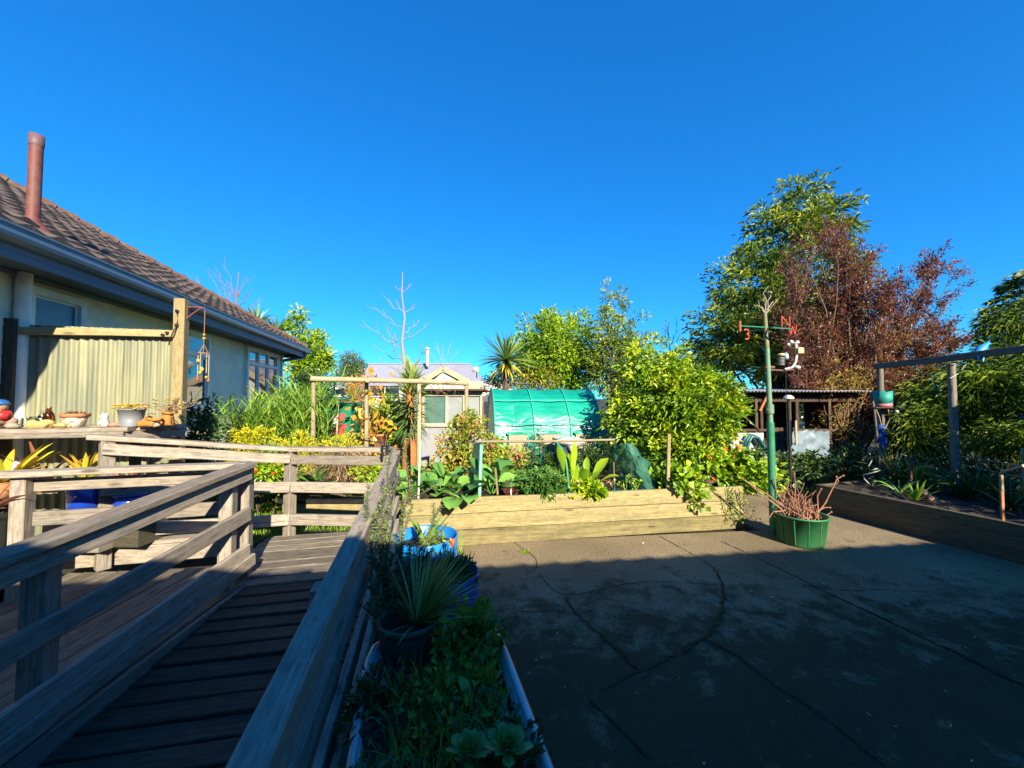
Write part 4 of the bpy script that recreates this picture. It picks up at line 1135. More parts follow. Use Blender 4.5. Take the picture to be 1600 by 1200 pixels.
for k, (px, py, d, r, lab) in enumerate([(393, 688, 5.9, .34, "golden yellow rounded shrub beyond the landing rail at left"), (468, 700, 6.0, .30, "golden shrub with upright shoots left of the pergola's first post"), (535, 702, 6.1, .26, "smaller golden shrub right of the pergola's first post")]):
    x = X(px, d); z = Z(py, d)
    bush("golden_shrub", lab, "shrub", (x, d, 0), [(x, d, z, r, r * .8, .22), (x, d, z - .25, r * .8, r * .7, .25)], L_YELLOW if k == 0 else leafmat("golden_shoots", [(.16, .22, .02), (.34, .33, .02), (.60, .48, .02)], .3), 100, 18, .065, .02 if k else .024, .07, nl=14, r0=.02, up=.9 if k else .4, group="golden shrubs beyond the landing")
x, d = X(318, 5.4), 5.4
bush("camellia", "dark glossy leaved shrub beside the fence post", "shrub", (x, d, 0), [(x, d, Z(690, d), .33, .25, .45), (X(305, d), d, Z(650, d), .16, .15, .28), (X(330, d), d, Z(648, d), .14, .14, .24)], L_DARK, 75, 12, .10, .034, .09, nl=20, r0=.025, up=.5)
x, d = X(410, 5.6), 5.6
bush("lily_clump", "leafy plant with orange flowers below the landing rail", "plant", (x, d, 0), [(x, d, Z(735, d), .35, .2, .14), (X(385, d), d, Z(742, d), .2, .2, .12)], L_GREEN, 70, 12, .10, .035, .07, nl=10, r0=.012, extra=(L_ORANGE, 12, .06))
x, d = X(430, 5.9), 5.9
bush("mixed_shrub", "low mixed yellow green shrub between post and cross rail", "shrub", (x, d, 0), [(x, d, Z(718, d), .5, .3, .2), (X(440, d), d, Z(745, d), .4, .3, .2)], L_MID, 110, 12, .08, .035, .08, nl=12, r0=.015)
for k, (px, d, lab) in enumerate([(500, 5.75, "blue green brassica left of the brown dead mound"), (528, 6.9, "blue green brassica behind the brown dead mound")]):
    rosette("brassica", lab, "vegetable", (X(px, d), d, .45), 12, .38, .18, L_BRASS, 1.0, .7, "brassicas beyond the landing")
x, d = X(535, 5.95), 5.95
t = thing("dead_plant", "brown shaggy mound of dead stems seen through the landing rails", "plant", (x, d, 0))
g = Geo(); n = 900; th = RNG.random(n) * 6.28; q = np.stack([x + np.cos(th) * .1 + RNG.normal(size=n) * .06, d + np.sin(th) * .1 + RNG.normal(size=n) * .06, RNG.uniform(.5, .98, n)], 1)
g.blades(q, np.stack([np.cos(th), np.sin(th), RNG.uniform(.1, .9, n)], 1), RNG.uniform(.2, .5, n), .01, 2.2, 4); g.build("foliage", L_DRY, t)
g = Geo(); g.blob((x, d, .45), (.17, .17, .5), 12, 0, .15, 3); g.build("stem", M_BARK, t)
x, d = X(580, 6.0), 6.0
bush("leafy_green", "bright yellow green leafy vegetables behind the landing's right rail", "vegetable", (x, d, .3), [(x, d, Z(735, d), .34, .2, .14), (X(550, d), d, Z(778, d), .5, .2, .08), (X(600, 5.6), 5.6, Z(772, 5.6), .2, .1, .08)], L_CHARD, 90, 12, .10, .05, .07, nl=10, r0=.012)
x, d = X(608, 8.2), 8.2
bush("lemon_bush", "dense yellow green bush behind the second pergola post", "shrub", (x, d, 0), [(x, d, Z(650, d), .45, .4, .45), (X(590, d), d, Z(680, d), .35, .35, .3), (X(625, d), d, Z(675, d), .3, .3, .3)], L_CITRUS, 170, 13, .10, .045, .1, nl=16, r0=.03)
x, d = X(520, 8.8), 8.8
bush("rambling_bush", "rusty leaved straggling bush behind the birdhouse", "shrub", (x, d, 0), [(X(572, d), d, Z(660, d), .35, .4, .45), (X(562, d), d, Z(625, d), .28, .3, .3)], L_BROWNG, 110, 10, .08, .045, .13, nl=30, r0=.03, bm=M_TWIG)
# black poly pipe arch
g = Geo(); g.tube([P(548, 700, 6.3), P(560, 686, 6.3), P(580, 690, 6.3), P(605, 692, 6.3), P(612, 700, 6.3)], .012, 6); tag(g.build("pipe", M_BLACK, None, P(580, 690, 6.3)), "black plastic pipe arching behind the landing rail", "pipe")
x, d = X(592, 7.3), 7.3
t = thing("plant_pot", "orange terracotta pot lying among the bushes behind the landing", "pot", (x, d, .85))
M_TERRA = mat("terracotta", (.62, .25, .10), .8, .2, 9, .1, dirt=(.55, .45, .36))
g = Geo(); g.lathe([(0, -.12), (.09, -.12), (.13, .1), (.145, .1), (.145, .14), (.12, .14), (.09, -.06), (0, -.06)], (x, d, .98), 20, sx=1.3); g.build("body", M_TERRA, t)
g = Geo(); g.lathe([(.13, .11), (.15, .11), (.15, .145), (.13, .145)], (x, d, .98), 20, sx=1.3); g.build("rim", M_TERRA, t)
g = Geo(); g.board((x - .2, d, .80), (x + .2, d, .80), .3, .12); g.tube([(x, d, 0), (x, d, .76)], .06, 8); tag(g.build("plinth", M_GREYPOST, None, (x, d, 0)), "timber plinth under the lying terracotta pot", "plinth")

# birdhouse on a pole
x, d = X(529, 7.0), 7.0
t = thing("birdhouse", "little white birdhouse on a thin pole among the garden shrubs", "birdhouse", (x, d, 0))
g = Geo(); g.tube([(x - .07, d, 0), (x - .02, d, 1.0), (x, d, Z(622, d))], [.018, .017, .016], 8); g.build("pole", M_POLEWOOD, t)
zb_ = Z(620, d)
g = Geo(); g.box((x, d, zb_ + .07), (.13, .12, .15)); 
g.add([(x-.065, d-.062, zb_+.145), (x+.065, d-.062, zb_+.145), (x, d-.062, zb_+.2)], [(0, 1, 2)]); h = g.build("box", M_WHITE, t)
g = Geo(); g.tube([(x, d - .061, zb_ + .09), (x, d - .0635, zb_ + .09)], .024, 12); g.build("entrance_hole", M_BLACK, h)
g = Geo()
for s in (-1, 1): g.board((x + s * .055, d - .09, zb_ + .178), (x + s * .055, d + .09, zb_ + .178), .15, .014, up=(s * .45, 0, 1))
g.build("roof", mat("grey_shingle", (.5, .5, .5), .7, .2, 12), t)
# green wheelie bin with a red and white picture
x, d = X(537, 7.6), 7.6
t = thing("wheelie_bin", "green wheelie bin with a red and white patch among the shrubs", "bin", (x, d, 0))
z0, z1 = .75, Z(634, d)
M_BIN = mat("green_bin_plastic", (.02, .30, .17), .4, .15, 5)
g = Geo(); k = 4
lo = [(x-.2, d-.2, z0), (x+.2, d-.2, z0), (x+.2, d+.2, z0), (x-.2, d+.2, z0)]; hi = [(x-.27, d-.26, z1), (x+.27, d-.26, z1), (x+.27, d+.26, z1), (x-.27, d+.26, z1)]
g.add(lo + hi, [(i, (i+1) % 4, 4+(i+1) % 4, 4+i) for i in range(4)] + [(3, 2, 1, 0)]); g.build("body", M_BIN, t)
g = Geo(); g.box((x, d, z1 + .03), (.60, .58, .05), ch=.02); g.tube([(x - .25, d + .31, z1 + .03), (x + .25, d + .31, z1 + .03)], .02, 8); g.build("lid", M_BIN, t)
g = Geo(); g.blob((x - .07, d - .245, z1 - .22), (.07, .02, .10), 8, 0, .2, 4); g.build("picture", M_WHITE, t)
g = Geo(); g.blob((x + .06, d - .245, z1 - .2), (.09, .02, .08), 8, 0, .25, 8); g.blob((x + .02, d - .225, z1 - .45), (.14, .02, .10), 8, 0, .25, 9); g.build("picture", mat("faded_red", (.50, .09, .08), .6, .3, 9), t)
g = Geo(); g.box((x, d, .37), (.5, .5, .74)); tag(g.build("timber_box", M_GREYPOST, None, (x, d, 0)), "timber box under the green wheelie bin", "box")

# cordyline on the lawn
def cordyline(label, base, h, n, L, W, skirt=40, tr=.1, lm=None, tm=None, name="cordyline", cat="palm", group=None, spread=1.0):
    base = np.asarray(base, float); t = thing(name, label, cat, base, group)
    top = base + (0, 0, h)
    g = Geo(); g.tube(branch_path(base, top, 6, .015), np.linspace(tr, tr * .75, 6), 10); g.build("trunk", tm or M_BARK, t)
    d = rvec(n); d[:, 2] = np.abs(d[:, 2]) * 1.1 - .25 * spread; d = nrm(d)
    g = Geo(); g.blades(top + d * .05, d, L * RNG.uniform(.75, 1.1, n), W, RNG.uniform(.1, .5, n), 5, 0, None, 1.0, .12); g.build("foliage", lm or L_YUCCA, t)
    if skirt:
        a = RNG.random(skirt) * 6.28; dd = np.stack([np.cos(a) * .8, np.sin(a) * .8, RNG.uniform(-.9, -.15, skirt)], 1)
        g = Geo(); g.blades(top - (0, 0, .08) + dd * .04, dd, L * RNG.uniform(.6, .95, skirt), W, .7, 5, 0, None, 1.0, .1); g.build("old_leaves", L_YOLD, t)
    return t
d = 7.6; x = X(641, d)
t = thing("cordyline", "cordyline with drooping strap leaves on an orange trunk behind the pergola", "palm", (x, d, 0))
g = Geo(); g.tube([(x, d, 0), (x + .01, d, .8), (x, d, 1.3), (x - .01, d, Z(605, d))], [.17, .15, .11, .06], 12); g.build("trunk", M_ORTRUNK, t)
g = Geo(); n = 420; zz = RNG.uniform(Z(672, d), Z(592, d), n); a = RNG.random(n) * 6.28; el = np.interp(zz, [Z(672, d), Z(630, d), Z(592, d)], [-.5, .15, 1.2]) + RNG.normal(size=n) * .15
dd = np.stack([np.cos(a) * np.cos(el), np.sin(a) * np.cos(el), np.sin(el)], 1)
g.blades(np.stack([np.full(n, x), np.full(n, d), zz], 1) + dd * .05, dd, RNG.uniform(.3, .52, n), .04, RNG.uniform(.5, 1.0, n), 5, 0, np.clip((zz - zz.min()) / np.ptp(zz) * .7 + RNG.random(n) * .35, 0, 1), 1.0, .12); g.build("foliage", L_YUCCA, t)
# ------------------------------------------------------------------ things on the plant shelf
def shp(px, off=.14):
    """point on the shelf top seen at column px, off metres behind the front edge"""
    d = 3.6
    for _ in range(8):
        x = X(px, d); d = sR[1] + off + .2318 * (x - sR[0])
    return np.array((X(px, d), d, SHZ))
M_GLASSB = glassmat("brown_glass", (.35, .09, .02), .05); M_GLASSC = glassmat("clear_glass", (.88, .93, .9), .05); M_GLASSG = glassmat("pale_green_glass", (.55, .62, .4), .08)
M_STONEY = mat("yellow_stone", (.68, .52, .20), .85, .25, 14, .3)
M_STONEP = mat("pink_stone", (.55, .30, .24), .85, .25, 14, .3)
M_STONEG = mat("grey_stone", (.42, .38, .30), .85, .25, 14, .3)
for k, (px, off, r, mm, lab, s) in enumerate([
    (24, .06, (.062, .05, .032), M_STONEG, "flat grey brown stone on the shelf by the red figurine", 1),
    (55, .07, (.066, .05, .045), M_STONEY, "rounded yellow stone, left one of two in front of the bottle", 2),
    (74, .08, (.058, .05, .045), M_STONEY, "rounded yellow stone directly in front of the brown bottle", 3),
    (97, .07, (.06, .045, .028), M_STONEY, "flatter yellow stone left of the painted terracotta pot", 4),
    (21, .16, (.04, .04, .06), M_STONEP, "upright pink stone wedged beside the red figurine", 5),
    (182, .09, (.058, .04, .026), M_STONEP, "pale pink and orange stone left of the grey bucket", 6),
    (152, .06, (.10, .04, .012), M_STONEG, "long flat grey slate lying on the shelf edge", 7),
    (245, .05, (.038, .03, .022), M_STONEG, "small pale stone tucked between the two boot planters", 8)]):
    p = shp(px, off); g = Geo(); g.blob(p + (0, 0, r[2] * .8), r, 11, 0, .13, s + 20)
    tag(g.build("stone", mm, None, p), lab, "stone", "stones along the shelf")
p = shp(78, .2)
t = thing("bottle", "brown glass bottle standing on the shelf", "bottle", p)
g = Geo(); g.lathe([(0, 0), (.038, 0), (.043, .02), (.043, .09), (.035, .13), (.018, .165), (.016, .185), (.020, .187), (.020, .197), (.013, .197)], p, 20); g.build("body", M_GLASSB, t)
g = Geo(); g.lathe([(.0205, .185), (.0215, .199), (0, .199)], p, 14); g.build("cap", mat("brass_cap", (.45, .35, .15), .4, .2, 9, metallic=.7), t)
p = shp(69, .23)
t = thing("bottle", "small clear glass bottle left of the brown one", "bottle", p)
g = Geo(); g.lathe([(0, 0), (.03, 0), (.034, .015), (.034, .11), (.02, .135), (.014, .165), (.017, .175), (.012, .175)], p, 18); g.build("body", M_GLASSC, t)
g = Geo(); g.lathe([(.035, .03), (.0352, .09), (.034, .091)], p, 18); g.build("label_band", mat("pale_blue_paper", (.45, .6, .75), .7, .1, 9), t)
p = shp(59, .22)
t = thing("jar", "squat pale green glass jar behind the yellow stones", "jar", p)
g = Geo(); g.lathe([(0, 0), (.05, 0), (.055, .015), (.055, .075), (.045, .09), (.045, .105), (.04, .105)], p, 20); g.build("body", M_GLASSG, t)
p = shp(40, .2)
g = Geo(); g.lathe([(0, 0), (.026, 0), (.028, .01), (.028, .07), (.022, .085), (.022, .095)], p, 16); t = tag(g.build("jar", M_GLASSC, None, p), "narrow clear glass jar right of the red figurine", "jar")
p = shp(48, .18)
g = Geo(); g.lathe([(0, 0), (.018, 0), (.02, .01), (.02, .05), (.012, .06), (.012, .075), (0, .075)], p, 14); tag(g.build("bottle", M_BLACK, None, p), "tiny dark bottle on the shelf beside the glass jars", "bottle")
# seated garden figurine: blue cap, red jacket
p = shp(4, .15)
t = thing("figurine", "painted seated garden figurine in red jacket and blue cap at the shelf's left end", "figurine", p)
M_SKIN = mat("painted_clay_skin", (.50, .26, .16), .5, .15, 12); M_RED = mat("glossy_red_paint", (.75, .03, .03), .3, .12, 8, coat=.4); M_BLUE = mat("blue_paint", (.03, .16, .55), .4, .12, 8)
g = Geo(); g.blob(p + (0, 0, .10), (.075, .065, .085), 12, 0, .05, 1)
for s in (-1, 1): g.tube([p + (s * .065, -.01, .145), p + (s * .085, -.04, .11), p + (s * .045, -.075, .095)], [.03, .027, .022], 9)
g.build("jacket", M_RED, t)
g = Geo(); g.blob(p + (0, -.01, .20), (.052, .052, .05), 12, 0, .03, 2); g.blob(p + (0, -.062, .20), (.012, .014, .012), 7, 0, .0, 3)
for s in (-1, 1): g.tube([p + (s * .035, -.02, .05), p + (s * .055, -.075, .055), p + (s * .05, -.10, .02)], [.034, .03, .024], 9); g.blob(p + (s * .05, -.115, .018), (.022, .035, .018), 8, 0, .03); g.blob(p + (s * .042, -.08, .095), (.017, .017, .017), 7, 0, .03)
b = g.build("body", M_SKIN, t)
g = Geo(); g.lathe([(.056, .222), (.058, .235), (.045, .258), (.02, .272), (0, .275)], p + (0, -.008, 0), 18); g.lathe([(.03, .224), (.05, .224), (.05, .23), (.03, .23)], p + (0, -.035, 0), 16); g.build("cap", M_BLUE, t)
g = Geo(); g.blob(p + (0, -.045, .17), (.035, .02, .03), 9, 0, .12, 6); g.build("beard", M_WHITE, t)
# painted terracotta pot with rosette succulent
def succ(geo, c, r, n=26, L=.06, W=.03):
    a = np.arange(n) * 2.4; el = np.linspace(.1, 1.3, n); d = np.stack([np.cos(a) * np.cos(el), np.sin(a) * np.cos(el), np.sin(el)], 1)
    geo.blades(c + d * r * .3, d, np.linspace(L, L * .4, n), np.linspace(W, W * .5, n), -.5, 4, 0, None, .95, .25, .7)
p = shp(119, .13)
t = thing("plant_pot", "terracotta pot with flaking white paint and a grey succulent", "pot", p)
def flaky():
    m, nt, b, o = newmat("flaking_paint"); tc = nt.nodes.new("ShaderNodeTexCoord").outputs['Object']
    n1 = noise(nt, tc, 26, 5, .6); nt.links.new(mixc(nt, ramp(nt, n1, [(.47, 0.), (.52, 1.)]), (.62, .27, .13), (.85, .80, .68)), b.inputs['Base Color']); b.inputs['Roughness'].default_value = .8; return m
g = Geo(); g.lathe([(0, 0), (.062, 0), (.092, .10), (.08, .10), (.06, .02), (0, .02)], p, 22); g.build("body", flaky(), t)
g = Geo(); g.lathe([(.092, .10), (.104, .103), (.108, .135), (.094, .137), (.088, .10)], p, 22); g.build("rim", M_TERRA, t)
g = Geo(); g.lathe([(0, .115), (.092, .118)], p, 20); g.build("soil", M_SOIL, t)
g = Geo(); succ(g, p + (0, 0, .125), .04, 22, .07, .03); succ(g, p + (-.05, 0, .12), .03, 14, .06, .02); succ(g, p + (.075, -.02, .13), .03, 14, .05, .02); g.build("foliage", leafmat("grey_succulent", [(.20, .18, .12), (.30, .27, .18), (.42, .25, .2)], .15), t)
# little white figurine
p = shp(165, .12)
t = thing("figurine", "small white pottery figurine sitting alone in the middle of the shelf", "figurine", p)
g = Geo(); g.lathe([(0, 0), (.042, 0), (.045, .02), (.034, .06), (.026, .075), (.032, .095), (.03, .115), (.015, .13), (0, .132)], p, 18, wob=.06)
for s in (-1, 1): g.blob(p + (s * .022, -.02, .03), (.014, .016, .03), 7, 0, .05, 1); g.blob(p + (s * .02, 0, .125), (.009, .007, .014), 6, 0, 0, 2)
g.blob(p + (0, -.03, .1), (.012, .014, .01), 6, 0, 0, 3); g.build("body", M_WHITE, t)
g = Geo(); g.tube([p + (-.036, -.012, .022), p + (0, -.045, .028), p + (.036, -.012, .022)], .006, 6); g.build("scarf", mat("dull_pink", (.5, .28, .24), .6, .2, 9), t)
# grey bucket of succulents
p = shp(207, .13)
t = thing("bucket", "grey plastic bucket crowded with small yellow tipped succulents", "bucket", p)
g = Geo(); g.lathe([(0, 0), (.085, 0), (.088, .02), (.082, .022), (.105, .165), (.112, .166), (.112, .178), (.100, .178), (.095, .15), (0, .15)], p, 28); g.build("body", mat("pale_grey_plastic", (.27, .29, .32), .5, .12, 6), t)
g = Geo()
for k in range(42):
    a = RNG.random() * 6.28; r = RNG.random() ** .5 * .15; c = p + (math.cos(a) * r - .02, math.sin(a) * r * .7, .17 + RNG.random() * .045)
    g.tube([p + (math.cos(a) * r * .5, math.sin(a) * r * .4, .15), c], .003, 4); succ(g, c, .01, 9, .032, .016)
g.build("foliage", leafmat("sedum", [(.30, .26, .05), (.55, .45, .05), (.60, .32, .16), (.35, .38, .10)], .25), t)
# two terracotta boot planters
M_BOOT = mat("orange_clay", (.62, .28, .06), .8, .25, 11, .15, dirt=(.40, .17, .08))
def boot(p, sgn, L, h, label, ang):
    t = thing("boot_planter", label, "planter", p, "boot shaped clay planters")
    ca, sa = math.cos(ang), math.sin(ang)
    def tr(q): return p + np.array((q[0] * ca - q[1] * sa, q[0] * sa + q[1] * ca, q[2]))
    # cross sections from toe to heel: (x, half width, top z)
    sec = [(-L, .012, .030), (-L * .93, .036, .052), (-L * .75, .047, .066), (-L * .5, .046, .078), (-L * .25, .042, .098 + h * .15), (0, .044, h * .93), (L * .22, .046, h), (L * .32, .040, h * .97), (L * .36, .02, h * .9)]
    g = Geo(); n = 14; vs = []
    for x, w, zt_ in sec:
        th = np.arange(n) * 2 * math.pi / n
        yy = np.sign(np.cos(th)) * np.abs(np.cos(th)) ** .7 * w; zz = zt_ * (.5 + .5 * np.sign(np.sin(th)) * np.abs(np.sin(th)) ** .7)
        vs += [tr((x + .012 * (1 if x > -L * .2 else 0) * np.sin(zz[i] * 40) * .2, yy[i], zz[i])) for i in range(n)]
    f = [(k*n+i, k*n+(i+1) % n, (k+1)*n+(i+1) % n, (k+1)*n+i) for k in range(len(sec)-1) for i in range(n)]
    g.add(np.array(vs), f, 0, None, None, True); g.add(np.array(vs[:n]), [list(range(n))]); g.add(np.array(vs[-n:]), [list(range(n))])
    g.build("boot_body", M_BOOT, t)
    g = Geo(); g.tube([tr((L * .18 + .062 * math.cos(a), .05 * math.sin(a), h * 1.0 + .006 * math.sin(2 * a))) for a in np.linspace(0, 6.28, 15)], .011, 7); g.build("collar", M_BOOT, t)
    g = Geo()
    for k in range(4): a = tr((-L * (.05 + .14 * k), -.04, .10 + h * .30 - .028 * k)); c = tr((-L * (.02 + .14 * k), .04, .10 + h * .30 - .028 * k)); g.tube([a, (a + c) / 2 + (0, 0, .012), c], .005, 5)
    g.build("lace", M_TERRA, t)
    return t, tr((L * .18, 0, h))
p = shp(262, .16)
t, q = boot(p, 1, .135, .135, "larger orange clay boot planter with leafy stems by the fence post", .12)
g = Geo(); gs = Geo()
for k in range(26):
    e = q + np.array((RNG.normal() * .10, RNG.normal() * .05, RNG.uniform(.03, .14))); gs.tube(branch_path(q, e, 4, .08), [.005, .004, .003, .003], 5); succ(g, e, .012, 8, .035, .018)
for k in range(3):
    e = q + np.array((.05 + k * .02, .0, .10 + .03 * k)); gs.tube(branch_path(q + (.03, 0, -.05), e, 4, .03), .007, 6)
g.build("foliage", leafmat("boot_succulents", [(.35, .22, .16), (.45, .40, .10), (.40, .30, .2), (.30, .38, .08)], .25), t); gs.build("stem", M_TWIG, t)
p = shp(238, .05)
boot(p, 1, .12, .075, "low orange clay shoe planter at the front of the shelf beside the bucket", .05)

# wind chime hanging from the bracket
t = thing("wind_chime", "rusty wind chime with small yellow and red ornaments hanging from the fence post", "wind chime", BRK)
g = Geo(); q = BRK.copy(); ZC = lambda py: Z(py, q[1])
g.tube([q, q - (0, 0, .14), (q[0], q[1], ZC(550))], .004, 5)
zr = ZC(552)
ring = [q * (1, 1, 0) + (math.cos(a) * .058, math.sin(a) * .058, zr) for a in np.linspace(0, 6.283, 17)]; g.tube(ring, .006, 6)
for a in (0, 1.57, 3.14, 4.71): g.tube([q * (1, 1, 0) + (0, 0, ZC(538)), q * (1, 1, 0) + (math.cos(a) * .058, math.sin(a) * .058, zr)], .003, 4)
g.build("ring", M_TWIG, t)
M_BRASSY = mat("yellow_enamel", (.65, .45, .06), .4, .2, 9)
for k, (a, zb) in enumerate(((0.2, 592), (1.7, 586), (3.3, 590), (4.9, 580))):
    c = q * (1, 1, 0) + (math.cos(a) * .056, math.sin(a) * .056, 0)
    g = Geo(); g.tube([c + (0, 0, zr), c + (0, 0, ZC(zb))], .006, 6); g.build("chime_rod", mat("pale_rod", (.55, .5, .42), .4, .2, 8, metallic=.4), t)
    g = Geo(); g.lathe([(0, .0), (.015, .005), (.018, .025), (.009, .036), (0, .037)], c + (0, 0, ZC(zb) - .04), 12); g.build("bell", mat("red_clay", (.5, .14, .07), .6, .2, 9) if k % 2 == 0 else M_BRASSY, t)
g = Geo()
for z in (523, 529): g.blob(q * (1, 1, 0) + (0, 0, ZC(z)), (.017, .017, .016), 8, 0, .1, z)
for px_, z in ((-.02, 565), (.02, 578)): g.blob(q * (1, 1, 0) + (px_, -.05, ZC(z)), (.022, .012, .024), 8, 0, .2, z); 
g.build("bead", M_BRASSY, t)

# plants on the lower plank: bromeliads, flax, blue pots
def bromeliad(label, c, n, L, W, lm, pot=None, rise=.9, droop=.5, name="bromeliad", group=None):
    t = thing(name, label, "plant", c, group); c = np.asarray(c, float)
    a = RNG.random(n) * 6.28
    if name == "spiky_plant": a = RNG.normal(size=n) * .9 + .5
    el = RNG.uniform(rise - .5, rise + .4, n); d = np.stack([np.cos(a) * np.cos(el), np.sin(a) * np.cos(el), np.sin(el)], 1)
    g = Geo(); g.blades(c + d * .02, d, L * RNG.uniform(.6, 1.1, n), W * RNG.uniform(.7, 1.1, n), droop * RNG.uniform(.5, 1.4, n), 6, 0, None, 1.0, .16); g.build("foliage", lm, t)
    return t
M_BPOT = mat("cobalt_glaze", (.015, .07, .55), .22, .2, 4, coat=.6)
def glazed(c, r, h, label, m=None, group=None):
    t = thing("plant_pot", label, "pot", c, group)
    g = Geo(); g.lathe([(0, 0), (r * .72, 0), (r * .92, h * .4), (r, h * .93), (r * .9, h * .93), (r * .8, h * .8), (0, h * .8)], c, 26); g.build("body", m or M_BPOT, t)
    g = Geo(); g.lathe([(r, h * .92), (r * 1.08, h * .94), (r * 1.08, h), (r * .92, h), (r * .9, h * .93)], c, 26); g.build("rim", m or M_BPOT, t)
    g = Geo(); g.lathe([(0, h * .86), (r * .9, h * .88)], c, 20); g.build("soil", M_SOIL, t)
d = 3.5
c = np.array((X(139, d), d, .70)); glazed(c, .12, .36, "bright cobalt blue glazed pot under the shelf behind the cross rail")
bromeliad("yellow and pink bromeliad growing in the bright blue pot", (c[0], c[1], 1.06), 26, .26, .05, L_BROM)
g = Geo(); g.box((c[0], c[1] + .05, .575), (.5, .3, .25)); tag(g.build("timber_block", M_RAIL, None, (c[0], c[1], .45)), "timber block on the step under the bright blue pot", "block")
d = 3.62; c = np.array((X(212, d), d, .70)); glazed(c, .13, .22, "darker shaded cobalt blue pot right of the bright one")
bromeliad("small orange leaved bromeliad in the shaded blue pot", (c[0], c[1], .93), 18, .26, .04, L_FLAX)
g = Geo(); g.box((c[0], c[1] + .05, .575), (.34, .3, .25)); tag(g.build("timber_block", M_DARKBED, None, (c[0], c[1], .45)), "dark timber block under the shaded blue pot", "block")
LPZ = .94
c = np.array((X(12, 3.34), 3.34, 1.06)); bromeliad("big golden yellow bromeliad at the left end under the shelf", c, 26, .40, .075, L_BROM, rise=.65)
glazed(c - (0, 0, .12 ), .08, .14, "plain clay pot under the big golden bromeliad", M_TERRA)
c = np.array((X(72, 3.55), 3.55, 1.03)); bromeliad("dark red flax like plant leaning right under the shelf", c, 16, .42, .035, L_FLAX, rise=.7, droop=.2, name="red_flax")
glazed(c - (0, 0, .09), .075, .11, "small clay pot holding the dark red flax", M_TERRA)
c = np.array((X(-6, 2.95), 2.95, .95)); bromeliad("reddish bronze strap leaved plant at the left edge in front of the corner post", c, 14, .36, .05, L_FLAX, rise=.6, droop=.9, name="flax")
glazed((c[0], c[1], .25), .12, .68, "tall dark planter at the left edge of the side deck", M_BLACK)
for k, (px, py, r) in enumerate([(70, 762, .055), (92, 763, .06), (112, 760, .05)]):
    p = P(px, py, 3.62); p[2] = .94 if False else p[2]; g = Geo(); g.blob((p[0], p[1], .985), (r, .05, .035), 9, 0, .15, k + 60)
    tag(g.build("stone", M_STONEG if k != 2 else M_STONEP, None, (p[0], p[1], .94)), ["grey stone on the lower plank behind the corner post", "broad grey stone on the lower plank left of the blue pot", "reddish stone on the lower plank next to the blue pot"][k], "stone")

# ------------------------------------------------------------------ foreground: bathtub planter, pots, barrels
def tx(d): return .385 - .215 * d               # outer (right) rim of the bath
tub = thing("bathtub", "old white enamel bathtub planter alongside the handrail", "bathtub", (-.2, 1.5, 0))
rc = np.array((-.205, 1.32, 0)); ax = nrm(np.array((-.265, 1, 0))); sd = np.array((ax[1], -ax[0], 0)); hl, hw, zr = .84, .335, .55
def ell(a, L, W, z, p=9.0):
    c, s = math.cos(a), math.sin(a); r = (abs(c) ** p + abs(s) ** p) ** (-1 / p)
    return rc + ax * (c * r * L) + sd * (s * r * W) + UPZ * z
rings = [(hl - .12, hw - .1, .05), (hl - .05, hw - .05, .35), (hl - .02, hw - .03, zr - .02), (hl, hw, zr - .025), (hl + .01, hw + .012, zr - .01), (hl, hw, zr), (hl - .018, hw - .018, zr + .002), (hl - .026, hw - .026, zr - .010), (hl - .04, hw - .04, zr - .2), (hl - .12, hw - .10, .15)]
g = Geo(); n = 64; vs = [ell(i * 2 * math.pi / n, *r) for r in rings for i in range(n)]
g.add(np.array(vs), [(k*n+i, k*n+(i+1) % n, (k+1)*n+(i+1) % n, (k+1)*n+i) for k in range(len(rings)-1) for i in range(n)], 0, None, None, True)
g.build("shell", mat("chipped_white_enamel", (.75, .77, .80), .3, .06, 3, dirt=(.30, .24, .2), coat=.5), tub)
g = Geo(); vs = [ell(i * 2 * math.pi / n, hl - .035, hw - .035, .48) for i in range(n)]; g.add(np.array(vs), [list(range(n))]); g.build("soil", M_SOIL, tub)
M_GPOT = mat("dark_green_plastic", (.02, .06, .04), .55, .2, 6, spec=.2); M_GRIM = mat("pale_green_plastic", (.08, .20, .14), .5, .2, 6, spec=.25); M_BKPOT = mat("black_plastic", (.02, .024, .024), .55, .3, 6, spec=.2)
def nursery(c, r, h, label, m=None, rim=None, soil=True):
    c = np.asarray(c, float); t = thing("plant_pot", label, "pot", c)
    g = Geo(); g.lathe([(0, 0), (r * .75, 0), (r * .97, h - .03), (r * .90, h - .03), (r * .7, .01), (0, .01)], c, 30); g.build("body", m or M_GPOT, t)
    g = Geo(); g.lathe([(r * .96, h - .032), (r, h - .03), (r * 1.02, h), (r * .95, h + .002), (r * .92, h - .03)], c, 30); g.build("rim", rim or m or M_GPOT, t)
    g = Geo(); g.lathe([(0, h - .05), (r * .9, h - .055)], c, 20); g.build("soil", M_SOIL, t)
    return c + (0, 0, h - .05)
z0 = .36
pb = nursery((X(647, 2.1), 2.06, z0), .165, .30, "large green pot at the far end of the bathtub with the spiky grass plant", M_GPOT, M_GRIM)
t = bromeliad("spiky olive green grass like plant fanning out of the large green pot", pb + (0.03, 0, 0), 170, .40, .011, leafmat("olive_blades", [(.14, .14, .03), (.30, .27, .06), (.48, .40, .10)], .2), rise=.85, droop=.45, name="spiky_plant")
p2 = nursery((X(749, 1.62), 1.62, z0), .118, .17, "small green rimmed pot at the right of the bathtub", M_BKPOT, M_GRIM)
rosette("broccoli_seedling", "grey green seedling in the small green rimmed pot", "seedling", p2, 5, .12, .05, L_BRASS, .9, .6)
